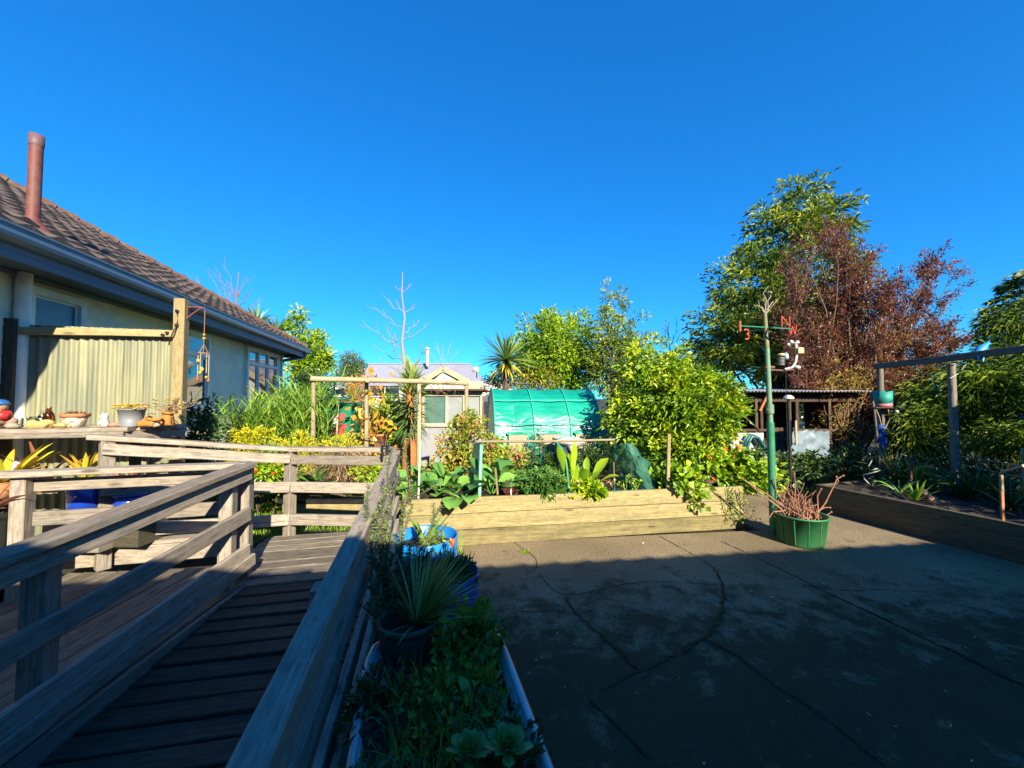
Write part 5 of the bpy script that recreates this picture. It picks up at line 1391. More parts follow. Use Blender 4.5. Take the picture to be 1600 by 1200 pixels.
p3 = nursery((X(628, 1.85), 1.85, z0), .105, .19, "dark round pot at the left of the bathtub behind the rim", M_GPOT)
p4 = nursery((X(612, 1.42), 1.42, z0), .15, .19, "wide dark pot in the near left of the bathtub", M_GPOT)
p5 = nursery((X(762, 1.36), 1.36, z0), .10, .16, "near right dark pot with two pale succulents in the bathtub", M_BKPOT)
def succulent(label, c, r, n=26):
    t = thing("succulent", label, "succulent", c)
    g = Geo(); a = np.arange(n) * 2.4; el = np.linspace(.05, 1.35, n); d = np.stack([np.cos(a) * np.cos(el), np.sin(a) * np.cos(el), np.sin(el)], 1)
    g.blades(np.asarray(c) + d * .01, d, np.linspace(r, r * .45, n), np.linspace(r * .55, r * .3, n), -.35, 6, 0, None, .75, .18, .75); g.build("foliage", L_SUCC, t)
    g = Geo(); g.tube([np.asarray(c) - (0, 0, .08), c], .012, 7); g.build("stem", L_SUCC, t)
succulent("pale green succulent rosette at the bottom edge, left of its pair", P(732, 1180, 1.30), .075)
succulent("pale green succulent rosette at the bottom edge, right of its pair", P(792, 1172, 1.32), .08)
def pottedherb(label, name, lm, c, blobs, nc, nleaf, L, W, cr, **kw):
    return bush(name, label, "plant", c, blobs, lm, nc, nleaf, L, W, cr, r0=.006, **kw)
c = np.array((X(735, 2.0), 2.0, .40))
pottedherb("leafy dark herb bushing up at the far right of the bathtub", "herb", L_MID, c, [(c[0], c[1], .60, .15, .15, .14), (c[0] + .03, c[1] - .2, .48, .13, .12, .12)], 70, 13, .05, .035, .05, nl=16)
for k, (u_, v_, lm_, lab_) in enumerate(((.42, -.27, L_DARK, "dark bushy weed spilling over the bathtub's left rim near its far end"), (-.05, -.29, L_DARK, "dark bushy weed along the bathtub's left rim at the middle"), (-.45, .02, L_MID, "leafy weed between the near pots of the bathtub"), (.05, .21, L_DARK, "dark trailing weed over the bathtub's right rim"), (-.35, .22, L_MID, "trailing green weed over the near part of the bathtub's right rim"))):
    c = rc + ax * u_ + sd * v_ + UPZ * .46
    pottedherb(lab_, "weed", lm_, c, [(c[0], c[1], .53, .11, .15, .07)], 40, 11, .04, .022, .045, nl=8)
c = np.array((X(690, 1.72), 1.72, .40))
pottedherb("straggly yellowing herb in the middle of the bathtub", "herb", L_MID, c, [(c[0], c[1], .54, .15, .16, .09), (c[0] + .05, c[1] - .25, .52, .12, .12, .07)], 44, 9, .045, .025, .06, nl=18, bm=M_TWIG)
g = Geo(); n = 1500; a = RNG.random(n); q = rc + ax * RNG.uniform(-.7, .55, n)[:, None] + sd * RNG.uniform(-.2, .24, n)[:, None] + UPZ * .47
g.blades(q, RNG.normal(size=(n, 3)) * .4 + (0, 0, 1), RNG.uniform(.07, .2, n), .006, .9, 4); o = g.build("weeds", L_MID, None, rc); o['kind'] = 'stuff'; tag(o, "thin grass and weeds filling the bathtub's right side", "weeds")
# rosemary by the rail
t = thing("rosemary", "tall rosemary with upright stems growing against the handrail", "plant", (X(610, 2.25), 2.25, .25))
g = Geo(); gs = Geo(); PP = []; 
tops = [(655, 610, 2.9), (612, 700, 2.6), (585, 800, 2.3), (640, 760, 2.6), (600, 760, 2.35), (690, 790, 2.65), (628, 830, 2.3), (570, 860, 2.15), (605, 850, 2.2), (590, 900, 2.05), (640, 870, 2.3), (575, 760, 2.4), (660, 840, 2.4), (600, 880, 2.2), (620, 900, 2.15), (640, 850, 2.35), (655, 890, 2.25), (610, 840, 2.25), (590, 930, 2.0), (630, 935, 2.05), (670, 870, 2.3), (596, 820, 2.3)]
for px, py, d in tops:
    e = P(px, py, d); e[0] = max(e[0], rx(e[1]) + .09) if py > 760 else e[0]; b = np.array((X(612, 2.25) + RNG.normal() * .05, 2.22 + RNG.normal() * .05, .28)); p = branch_path(b, e, 8, .02, .0); gs.tube(p, np.linspace(.007, .0025, 8), 5)
    m = int(np.linalg.norm(e - b) * 420); tt = RNG.uniform(.12, 1, m); pos = np.stack([np.interp(tt, np.linspace(0, 1, 8), p[:, c]) for c in range(3)], 1)
    PP.append(pos)
    for k in range(3):
        u = RNG.uniform(.3, .85); s0 = b + (e - b) * u; e2 = s0 + np.array((RNG.normal() * .07, RNG.normal() * .07, RNG.uniform(.08, .2))); e2[0] = max(e2[0], rx(e2[1]) + .08); gs.tube([s0, (s0 + e2) / 2, e2], [.003, .0025, .002], 4); PP.append(s0 + (e2 - s0) * RNG.random((80, 1)))
pos = np.concatenate(PP); n = len(pos); g.leaves(pos, RNG.normal(size=(n, 3)) * (1, 1, .5) + (0, 0, .45), RNG.uniform(.02, .036, n), .006, .2, 0.); g.build("foliage", L_ROSEM, t); gs.build("stem", M_BARK, t)
c = np.array((X(612, 2.25), 2.25, .0)); nursery(c, .13, .32, "tall black pot of the rosemary between handrail and bathtub", M_BKPOT)
# blue barrels
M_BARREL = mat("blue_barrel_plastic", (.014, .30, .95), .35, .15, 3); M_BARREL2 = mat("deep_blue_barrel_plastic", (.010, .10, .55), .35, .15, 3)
def barrel(c, r, h, label, m):
    c = np.asarray(c, float); t = thing("barrel", label, "barrel", c)
    g = Geo(); g.lathe([(0, 0), (r * .93, 0), (r * .97, .03), (r, h * .3), (r * 1.02, h * .5), (r * 1.02, h * .56), (r, h * .6), (r, h - .01), (r * .985, h), (r * .955, h - .01), (r * .95, h * .6), (r * .9, .04)], c, 40); g.build("body", m, t)
    g = Geo(); g.lathe([(0, h - .09), (r * .95, h - .10)], c, 24); g.build("soil", M_SOIL, t)
    return c + (0, 0, h - .1)
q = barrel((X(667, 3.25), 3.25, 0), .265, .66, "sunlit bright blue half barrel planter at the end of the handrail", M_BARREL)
bromeliad("green strap leaved plant in the sunlit blue barrel", q + (.0, -.02, 0), 11, .30, .03, L_GRASS, rise=1.0, droop=.5, name="strap_plant")
c = q + (.1, -.02, 0); pottedherb("low pale herb along the rim of the sunlit blue barrel", "herb", L_MID, c, [(c[0], c[1], c[2] + .05, .1, .12, .04)], 20, 8, .04, .022, .04, nl=8)
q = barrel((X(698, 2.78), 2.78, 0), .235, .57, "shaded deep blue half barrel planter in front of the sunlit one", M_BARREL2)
c = q; pottedherb("dark leafy herb filling the shaded blue barrel", "herb", L_DARK, c, [(c[0], c[1], c[2] + .08, .2, .2, .10)], 90, 12, .05, .016, .05, nl=12)
g = Geo(); n = 30; a = RNG.random(n) * 6.28; g.blades(q + np.stack([np.cos(a) * .14, np.sin(a) * .14, np.zeros(n)], 1), np.stack([np.cos(a) * .3, np.sin(a) * .3, np.ones(n)], 1), RNG.uniform(.2, .34, n), .01, .3, 4); tag(g.build("grass_tuft", L_GRASS, None, q), "upright grass blades in the shaded blue barrel", "grass tuft")
t = thing("tulip", "single orange flower standing in the shaded blue barrel", "flower", q)
e = P(706, 855, 2.85); g = Geo(); g.tube(branch_path(q + (.0, .1, 0), e, 4, .02), .005, 5); g.build("stem", L_GRASS, t)
g = Geo(); a = np.arange(6) * 1.047; g.blades(np.repeat(e[None], 6, 0), np.stack([np.cos(a) * .45, np.sin(a) * .45, np.ones(6)], 1), .065, .03, -.3, 5, 0, None, .98, .2, .5); g.build("flower", L_ORANGE, t)

# ------------------------------------------------------------------ weather pole and the pot of sticks
pz = np.array((3.47, 5.16, 0.))
pole = thing("weather_vane_pole", "tall green pole with compass letters and bracket rising from the patio edge", "pole", pz)
M_GRN = mat("green_pole_paint", (.05, .33, .19), .45, .25, 5, dirt=(.10, .20, .12)); M_OLV = mat("weathered_olive_pipe", (.28, .27, .12), .6, .3, 7)
def zp(py): return Z(py, pz[1])
g = Geo(); g.tube([pz, pz + (-.01, 0, zp(660))], [.046, .046], 18); g.build("lower_tube", M_GRN, pole)
g = Geo(); g.tube([pz + (-.01, 0, zp(664)), pz + (-.012, 0, zp(645)), pz + (-.028, 0, zp(545))], [.036, .033, .030], 16); g.tube([pz + (-.012, 0, zp(646)), pz + (-.014, 0, zp(632))], .05, 16); g.build("upper_tube", mat("faded_green_pipe", (.20, .38, .24), .5, .25, 6), pole)
g = Geo(); tp = pz + (-.05, 0, zp(488)); g.tube([pz + (-.028, 0, zp(548)), pz + (-.04, 0, zp(515)), tp], [.029, .028, .025], 14)
pole_top = tp
g.build("top_tube", M_OLV, pole)
g = Geo(); g.tube([pz + (-.06, -.05, zp(640)), pz + (-.09, -.05, zp(640))], .012, 8); g.tube([pz + (-.05, -.0, zp(575)), pz + (.05, 0, zp(575))], .014, 8); g.build("collar", M_RUST, pole)
ac = pz + (-.037, 0, zp(513))
nv = np.array((.25, -.97, 0)); wv = np.array((.97, .25, 0))
g = Geo(); g.tube([ac - nv * .30, ac + nv * .30], .009, 8); g.tube([ac - wv * .43 + (0, 0, .012), ac + wv * .43 + (0, 0, .012)], .009, 8); g.build("compass_arm", M_GRN, pole)
M_LET = mat("orange_red_letter_paint", (.85, .10, .03), .4, .1, 5)
def stroke(g, o, ex, pts, r=.011):
    for (a, b) in zip(pts[:-1], pts[1:]):
        A = o + ex * a[0] + UPZ * a[1]; B = o + ex * b[0] + UPZ * b[1]; g.board(A, B, r * .8, r * 2, up=np.cross(ex, B - A), ch=.002)
g = Geo(); cE = np.array((1., 0, 0)); s = .068
stroke(g, ac + nv * .28 + (0, 0, .04), cE, [(-s * .75, -s), (-s * .75, s), (s * .75, -s), (s * .75, s)], .012); g.build("letter_n", M_LET, pole)
g = Geo(); stroke(g, ac + wv * .45, cE, [(-s * .85, s), (-s * .45, -s), (0, s * .7), (s * .45, -s), (s * .85, s)], .012); g.build("letter_w", M_LET, pole)
g = Geo(); o = ac - nv * .32 - (0, 0, .03)
A = np.linspace(.9, -1.57, 9); up_ = [(-.035 * math.cos(a + 1.57) * -1, 0) for a in A]
sp = [(-.045 + .0, .055)] + [(.038 * math.cos(a), .036 + .034 * math.sin(a)) for a in np.linspace(2.2, -1.5, 9)] + [(.042 * math.cos(a), -.036 + .036 * math.sin(a)) for a in np.linspace(1.5, -2.3, 9)]
g.tube([o + cE * a + UPZ * b for a, b in sp], .011, 6); g.build("letter_s", M_LET, pole)
g = Geo(); ex = nrm(np.array((.28, 1., 0))); o = ac - wv * .44
stroke(g, o, ex, [(s * .7, s), (-s * .7, s), (-s * .7, -s), (s * .7, -s)], .011); stroke(g, o, ex, [(-s * .7, 0), (s * .5, 0)], .011); g.build("letter_e", M_LET, pole)
g = Geo(); g.tube([pz + (-.02, 0, zp(578)), pz + (.20, 0, zp(579)), pz + (.40, -.02, zp(577))], .012, 8); g.tube([pz + (-.06, 0, zp(574)), pz + (.06, 0, zp(574))], .02, 8); brk = g.build("bracket", M_RUST, pole)
# forked twigs at the top
t = thing("twig_ornament", "bare forked driftwood twigs fixed on top of the green pole", "ornament", pole_top)
g = Geo()
for e in ((1188, 468), (1195, 462), (1206, 458), (1212, 470), (1216, 464), (1204, 446), (1181, 476)):
    q = P(e[0], e[1], pz[1]) + (0, RNG.normal() * .03, 0); g.tube(branch_path(tp - (0, 0, .02), q, 5, .09), np.linspace(.008, .003, 5), 6)
g.blob(P(1203, 457, pz[1]), (.03, .03, .022), 8, 0, .2, 4); g.build("twig", mat("bleached_wood", (.50, .44, .36), .8, .25, 18), t)
# weather station
t = thing("weather_station", "small weather station with cups and shields on the pole's bracket", "weather station", pz + (.35, 0, zp(577)))
M_CREAM = mat("yellowed_plastic", (.75, .62, .32), .45, .1, 6); M_GPL = mat("grey_white_plastic", (.66, .66, .62), .45, .08, 6)
wp = lambda px, py: P(px, py, pz[1] - .02)
g = Geo(); g.tube([wp(1226, 577), wp(1238, 574), wp(1243, 566), wp(1245, 556), wp(1245, 545), wp(1243, 537)], .016, 8); g.blob(wp(1245, 574), (.045, .045, .03), 8, 0, .05, 1); g.build("mast", M_GPL, t)
for dx, dy, dd in ((-10, -1, -.04), (7, -2, .05), (-1, 1, .12)):
    g = Geo(); c = wp(1243 + dx, 536 + dy) + (0, dd, 0); g.tube([wp(1243, 536), c], .006, 6); g.blob(c, (.026, .026, .026), 9, 0, .0); g.build("wind_cup", M_WHITE, t)
g = Geo(); c = wp(1249, 548); g.box(c, (.075, .07, .085), ch=.012); g.build("rain_gauge", M_CREAM, t)
g = Geo()
for k in range(6): g.lathe([(.02, 0), (.042, -.006), (.044, .0), (.02, .012)], wp(1220.5, 570 - k * 2.1), 16)
sh_ = g.build("radiation_shield", mat("grey_louvre", (.30, .31, .30), .5, .1, 6), t)
g = Geo(); g.lathe([(.0, .035), (.04, .03), (.045, 0), (.02, -.004)], wp(1220.5, 556), 16); g.build("shield_cap", M_CREAM, t)
g = Geo(); g.blob(wp(1229, 556), (.03, .03, .05), 9, 0, .15, 2); g.build("sensor", mat("pale_blue_plastic", (.40, .55, .80), .4, .1, 6), t)
g = Geo(); g.tube([wp(1239, 578), wp(1240, 583), wp(1238, 588)], .007, 6); g.tube([wp(1228, 578), wp(1229, 640), wp(1231, 700)], .004, 5); g.build("cable", M_BLACK, t)
# dome lamp like solar light behind the pole
d = 6.6; p = P(1234, 700, d); p[2] = 0
t = thing("garden_light", "white domed garden light on a dark thin post left of the purple tree", "garden light", p)
g = Geo(); g.tube([p, (p[0], p[1], Z(622, d))], .018, 10); g.build("post", M_BLACK, t)
g = Geo(); c = np.array((p[0], p[1], Z(623, d))); g.lathe([(.085, 0), (.078, .028), (.05, .055), (0, .068)], c, 20); g.lathe([(0, .0), (.085, .0)], c, 20); g.build("dome", M_WHITE, t)
# green tub of prunings
bp_ = np.array((3.60, 4.86, 0.))
t = thing("tub", "green plastic tub standing on the patio beside the pole", "tub", bp_)
r, h = .285, .36
g = Geo(); n = 36; an = np.arange(n) * 2 * math.pi / n
g.lathe([(0, 0), (r * .80, 0), (r * .84, .02), (r * .98, h - .02), (r * 1.03, h - .02), (r * 1.03, h), (r * .97, h), (r * .93, h - .03), (r * .82, .06), (0, .06)], bp_, n)
for k in range(12):
    a = k * 2 * math.pi / 12 + .2; g.tube([bp_ + (math.cos(a) * r * .845, math.sin(a) * r * .845, .03), bp_ + (math.cos(a) * r * .98, math.sin(a) * r * .98, h - .03)], .007, 5)
g.build("body", mat("green_tub_plastic", (.045, .27, .10), .5, .25, 4, dirt=(.08, .11, .06)), t)
g = Geo(); g.lathe([(0, h - .10), (r * .93, h - .10)], bp_, 24); g.build("fill", M_SOIL, t)
t = thing("prunings", "bundle of reddish brown pruned sticks heaped in the green tub", "sticks", bp_ + (0, 0, .3))
g = Geo()
for k in range(115):
    a = RNG.random() * 6.28; rr = RNG.random() ** .5 * r * .85; b = bp_ + (math.cos(a) * rr, math.sin(a) * rr, .27)
    e = P(RNG.normal(1238, 20), RNG.uniform(752, 800), 5.0) + (0, RNG.normal() * .15, 0)
    e = b + (e - b) * RNG.uniform(.55, 1.0); p = branch_path(b, e, 5, .03); g.tube(p, np.linspace(.009, .004, 5) * RNG.uniform(.6, 1.1), 5)
for pts_ in ([(1274, 806), (1290, 785), (1303, 758), (1308, 748), (1318, 743)], [(1303, 758), (1310, 752), (1307, 745)], [(1278, 800), (1277, 775), (1283, 764)], [(1225, 792), (1198, 772), (1170, 755)], [(1222, 797), (1185, 768), (1160, 748)], [(1228, 790), (1213, 770), (1209, 748)], [(1275, 800), (1288, 793), (1297, 793)], [(1232, 797), (1208, 800), (1202, 808)], [(1270, 803), (1290, 806), (1299, 800)], [(1240, 790), (1243, 760), (1241, 740)]):
    p = np.array([P(a, b, 4.9 - .02 * i) for i, (a, b) in enumerate(pts_)]); g.tube(p, np.linspace(.010, .006, len(p)), 6)
    g.blob(p[-1], (.012, .012, .012), 6, 0, .1, 2)
g.build("stick", mat("reddish_twig_bark", (.45, .22, .13), .8, .35, 18, .2), t)

# little weed in the slab joint by the long bed
g = Geo(); c = G(822, 864); n = 34; g.blades(np.repeat(c[None], n, 0) + RNG.normal(size=(n, 3)) * (.03, .02, 0), RNG.normal(size=(n, 3)) * .6 + (0, 0, .8), RNG.uniform(.03, .08, n), .008, 1.0, 3)
tag(g.build("grass_tuft", L_CHARD, None, c), "tiny bright weed tuft growing in the patio crack at the shadow's edge", "grass tuft")
# ------------------------------------------------------------------ right hand bed and its frame
r0b, r1b = np.array((6.15, 2.2, 0.)), np.array((4.92, 6.25, 0.))
rd_ = nrm(r1b - r0b); rn = np.array((rd_[1], -rd_[0], 0.))
rb = thing("raised_bed", "dark shaded raised bed of old sleepers along the right of the patio", "raised bed", (5.6, 4.3, 0))
M_SHBED = woodmat("grey_brown_sleeper", (.30, .25, .15), (.15, .12, .07), (.13, .14, .09), stain_amt=.7)
for k in range(3):
    g = Geo(); z = .072 + k * .148; zz = UPZ * z
    g.board(r0b + zz, r1b + zz * (.93), .05, .145, ch=.005, segs=6, warp=.0015)
    g.board(r1b + zz * .93 + rn * .03 - rd_ * .025, r1b + zz * .93 + rn * 2.6 - rd_ * .025, .05, .14, ch=.005); g.build("sleeper", M_SHBED, rb)
g = Geo(); nx, ny = 40, 16
uu, vv = np.meshgrid(np.linspace(0, 4.2, nx), np.linspace(.03, 3.2, ny)); pz_ = r0b + rd_ * uu[..., None] + rn * vv[..., None]; pz_[..., 2] = .36 + RNG.random(uu.shape) * .06
ii = np.arange(nx * ny).reshape(ny, nx); g.add(pz_.reshape(-1, 3), np.stack([ii[:-1, :-1], ii[:-1, 1:], ii[1:, 1:], ii[1:, :-1]], -1).reshape(-1, 4)); g.build("soil", M_SOIL, rb)
rp = thing("pergola", "grey weathered post and beam frame above the right hand bed", "pergola", (6.8, 6, .4))
pA_, pB_ = P(1376, 576, 7.0), P(1488, 570, 6.1)
for (px0, py0, px1, py1, d) in ((1375, 575, 1378, 742, 7.0), (1486, 568, 1494, 748, 6.1)):
    g = Geo(); a, b = P(px0, py0, d), P(px1, py1, d); b[2] = .3; g.tube([b, (a + b) / 2, a], [.055, .052, .048], 10); g.build("post", M_GREYPOST, rp)
g = Geo(); g.board(P(1366, 573, 7.0), P(1640, 541, 4.9), .06, .10, ch=.006, segs=6, warp=.003); g.build("beam", M_GREYPOST, rp)
g = Geo(); q = P(1490, 588, 6.04); g.tube([q + (-.06, 0, -.03), q + (.05, -.02, .04)], .006, 6); g.tube([q + (.13, 0, .1), q + (.17, -.03, .19)], .006, 6); g.build("tie", M_WHITE, rp)
# bird feeder bucket with strings and rag on the left post
d = 6.86; p = P(1380, 635, d)
t = thing("bird_feeder", "teal cut down bucket feeder tied to the pergola's left post", "bird feeder", p)
g = Geo(); R0 = .145; H0 = Z(612, d) - Z(636, d)
g.lathe([(0, 0), (R0 * .92, 0), (R0, H0), (R0 * .95, H0), (R0 * .88, .02), (0, .02)], p, 24); g.build("bucket", mat("teal_bucket", (.02, .38, .30), .6, .15, 5), t)
g = Geo(); g.lathe([(R0 * .925, .005), (R0 * .945, .05), (R0 * .94, .051)], p, 24); g.build("band", mat("pink_band", (.75, .22, .28), .5, .2, 8), t)
g = Geo(); g.board(p + (-.25, 0, -.02), p + (.2, 0, -.02), .26, .02); g.build("tray", M_SHED, t)
M_ROPE = mat("tan_rope", (.55, .42, .26), .8, .2, 20)
g = Geo()
for pts_ in ([(1369, 640), (1374, 652), (1378, 668)], [(1388, 640), (1390, 655), (1384, 668), (1378, 672), (1375, 668)], [(1392, 642), (1402, 655), (1408, 668), (1406, 678)], [(1380, 668), (1395, 674), (1407, 678)]):
    g.tube(np.array([P(a, b, d - .1) for a, b in pts_]), .007, 6)
g.build("cord", M_ROPE, t)
g = Geo(); g.tube([P(1361, 614, d - .08), P(1366, 640, d - .08), P(1371, 690, d - .05), P(1375, 730, d - .05)], [.018, .017, .018, .02], 8); g.build("pole", M_GREYPOST, t)
g = Geo(); g.tube([P(1376, 664, d), P(1375, 680, d - .02), P(1377, 698, d - .02)], [.06, .07, .065], 12); g.blob(P(1383, 692, d - .08), (.03, .03, .10), 8, 0, .15, 3); tag(g.build("rag", mat("blue_cloth", (.03, .13, .50), .85, .2, 10), None, P(1376, 680, d)), "blue rag wrapped around the pergola's left post under the feeder", "rag")
g = Geo(); g.blob(P(1401, 643, d - .05), (.035, .03, .03), 9, 0, .05, 4); tag(g.build("ball", M_GPL, None, P(1401, 643, d)), "small pale ball hanging right of the teal feeder", "ball")
# blue bird shape on the beam
d = 5.62; p = P(1527, 560, d)
t = thing("bird_ornament", "bright blue bird shaped ornament perched on the right hand beam", "ornament", p)
M_BB = mat("bright_blue_enamel", (.03, .38, .85), .5, .15, 6)
g = Geo(); g.tube([P(1524, 562, d), P(1527, 552, d), P(1534, 545, d), P(1541, 538, d)], [.02, .055, .06, .03], 12); g.blob(P(1543, 537, d), (.035, .032, .03), 9, 0, .02, 3); g.tube([P(1543, 537, d), P(1549, 537, d)], [.012, .002], 6); g.build("body", M_BB, t)
g = Geo(); g.blades([P(1533, 548, d - .05)] * 3, [(-.3, -.2, -.9), (-.1, -.2, -1), (-.5, -.2, -.7)], .17, .05, .1, 5, 0, None, .95, .2, .4); g.build("wing", M_BB, t)
g = Geo(); g.blades([P(1538, 548, d + .05)] * 2, [(.8, 0, .5), (.9, .1, .2)], .16, .05, .3, 5); g.build("wing", M_BB, t)
# low plants of the right bed
def strap(label, px, d, n, L, W, lm, z=.38, rise=1.1, droop=.9, name="strap_leaf_plant"):
    bromeliad(label, np.array((X(px, d), d, z)), n, L, W, lm, rise=rise, droop=droop, name=name)
strap("clump of tan and green strap leaves at the far end of the right bed", 1392, 6.5, 60, .62, .028, leafmat("tan_straps", [(.10, .16, .03), (.28, .22, .08), (.45, .30, .14)], .3))
strap("green iris like clump right of the tan strap leaves", 1425, 6.2, 40, .52, .03, L_GRASS, droop=.5)
strap("low bluish strap leaves against the sleeper edge of the right bed", 1400, 5.75, 24, .34, .024, L_SUCC, rise=.6, droop=1.4)
strap("lime strap leaves near the pink stones in the right bed", 1425, 5.35, 12, .3, .04, L_CHARD, rise=1.1, droop=.3)
strap("dark spiky clump right of the pergola's second post", 1510, 5.4, 60, .5, .03, L_DARK)
strap("dark strap leaved clump at the right edge of the bed", 1570, 4.9, 50, .45, .03, L_DARK, rise=.8)
for k, (px, py, r) in enumerate([(1444, 774, .075), (1456, 781, .055), (1472, 786, .03)]):
    p = G(px, py, .42); g = Geo(); g.blob(p + (0, 0, .02), (r, r * .8, r * .7), 10, 0, .16, k + 80)
    tag(g.build("stone", M_STONEP if k < 2 else M_STONEG, None, p), ["larger pink stone on the edge of the right bed", "smaller pink stone on the edge of the right bed", "little grey stone right of the two pink ones"][k], "stone")
g = Geo(); p = P(1423, 745, 5.9); g.tube([(p[0], p[1], .3), P(1423, 730, 5.9), P(1424, 722, 5.9), P(1433, 721, 5.9)], .018, 8); tag(g.build("garden_tap", M_RUST, None, p), "rusty bent standpipe standing in the right bed", "standpipe")
t = thing("wire_fence", "low strand wire fence with short stakes behind the right bed", "fence", P(1560, 720, 5.2))
g = Geo(); g.tube([P(1495, 712, 6.0), P(1560, 722, 5.3), P(1640, 733, 4.6)], .004, 5); g.tube([P(1495, 724, 6.0), P(1560, 738, 5.3), P(1640, 755, 4.6)], .004, 5); g.build("wire", M_GPL, t)
for px, d in ((1564, 4.7), (1598, 5.2)):
    g = Geo(); a = P(px, 700 if px > 1570 else 742, d); b = a.copy(); b[2] = .3; g.board(b, a, .03, .03, up=(0, 1, 0)); g.build("stake", M_POLEWOOD, t)
g = Geo(); g.tube([P(1567, 737, 4.6), P(1600, 728, 4.4)], .02, 8); tag(g.build("stick", M_POLEWOOD, None, P(1580, 733, 4.5)), "pale loose stick resting on the wire at the right edge", "stick")
g = Geo(); a = P(1566, 785, 4.45); b = a.copy(); b[2] = .4; g.board(b, a + (0, 0, .12), .03, .02, up=(0, 1, 0)); tag(g.build("peg", M_TERRA, None, a), "short orange brown peg at the bed edge on the right", "peg")
# white hose loop
g = Geo(); g.tube(np.array([P(a, b, 6.0) for a, b in ((1362, 760), (1350, 748), (1349, 742), (1362, 739), (1376, 735), (1370, 732), (1360, 735), (1357, 728), (1362, 720))]), .008, 6); tag(g.build("hose", M_GPL, None, P(1360, 742, 6.0)), "thin pale hose looped at the foot of the pergola's left post", "hose")

# feathery shrubs behind the right frame
d = 7.6
bush("feathery_shrub", "bright feathery leaved shrub lit between the two grey pergola posts", "shrub", (X(1430, d), d, .2),
     [(X(1428, d), d, Z(675, d), .50, .45, .55), (X(1418, d), d, Z(705, d), .35, .35, .35), (X(1455, d), d, Z(640, d), .4, .4, .4)], L_FERNY, 130, 26, .16, .016, .17, nl=16, r0=.03, grav=.7, up=0, droop=.35)
d = 7.4
bush("bamboo", "tall feathery green bamboo like mass behind the right hand frame", "shrub", (X(1545, d), d, .1),
     [(X(1540, d), d, Z(620, d), .75, .5, .65), (X(1590, d), d, Z(640, d), .7, .5, .8), (X(1500, 8.2), 8.2, Z(660, 8.2), .5, .4, .7), (X(1620, d), d, Z(600, d), .6, .5, .9), (X(1460, 8.4), 8.4, Z(600, 8.4), .5, .4, .4), (X(1590, 8.6), 8.6, Z(510, 8.6), .55, .5, .75), (X(1545, 8.4), 8.4, Z(565, 8.4), .5, .4, .35)], L_FERNY, 520, 24, .18, .017, .2, nl=30, r0=.035, grav=.6, up=0, droop=.35)
d = 6.2
bush("low_conifer", "low spreading feathery conifer at the right edge above the bed", "shrub", (X(1565, d), d, .2), [(X(1560, d), d, Z(685, d), .6, .4, .25), (X(1600, d), d, Z(690, d), .5, .4, .3)], L_FERNY, 110, 20, .12, .016, .14, nl=12, r0=.02, grav=.4, up=0, droop=.3)
d = 6.9
bush("dark_undergrowth", "dark leafy undergrowth at the back of the right bed", "shrub", (X(1450, d), d, .2), [(X(1440, 6.3), 6.3, Z(748, 6.3), .8, .3, .22), (X(1520, 5.6), 5.6, Z(768, 5.6), .7, .3, .2), (X(1450, d), d, Z(740, d), 1.0, .3, .32), (X(1560, 6.3), 6.3, Z(745, 6.3), .8, .3, .36), (X(1340, 7.3), 7.3, Z(725, 7.3), .55, .3, .35), (X(1310, 7.3), 7.3, Z(735, 7.3), .3, .3, .3)], L_DARK, 420, 13, .11, .035, .13, nl=26, r0=.02)
# drooping conifer at the right edge: tiers of layered branches
d = 10.0; x = X(1625, d)
t = thing("conifer_tree", "dark conifer with layered drooping branches at the right edge", "tree", (x, d, 0))
g = Geo(); gt = Geo(); top = Z(425, d)
gt.tube([(x, d, 0), (x + .02, d, top * .5), (x, d, top)], [.2, .13, .03], 10)
for k in range(46):
    z = RNG.uniform(1.8, top); fr = 1 - (z - 1.5) / (top - 1.2); L_ = .45 + 1.5 * fr * RNG.uniform(.75, 1.1); a = RNG.random() * 6.28 if k > 14 else RNG.uniform(2.5, 4.3)
    e = np.array((x + math.cos(a) * L_, d + math.sin(a) * L_, z - .05 - .12 * L_)); p = branch_path((x, d, z + .05), e, 6, .02, .07); gt.tube(p, np.linspace(.03, .006, 6), 5)
    m = int(260 * L_); tt = RNG.uniform(.15, 1.0, m); pos = np.stack([np.interp(tt, np.linspace(0, 1, 6), p[:, c]) for c in range(3)], 1)
    side = np.array((-math.sin(a), math.cos(a), 0)); off = RNG.normal(size=m) * .28 * (1.15 - tt) ; pos = pos + side * off[:, None] + UPZ * RNG.normal(size=(m, 1)) * .035 - UPZ * (np.abs(off) * .25)[:, None]
    dd = np.array((math.cos(a), math.sin(a), -.25)) + side * np.sign(off)[:, None] * .6 + RNG.normal(size=(m, 3)) * .25
    g.leaves(pos, dd, RNG.uniform(.12, .24, m), .028, .3, .2)
g.build("foliage", L_CONIF, t); gt.build("trunk", M_BARK, t)

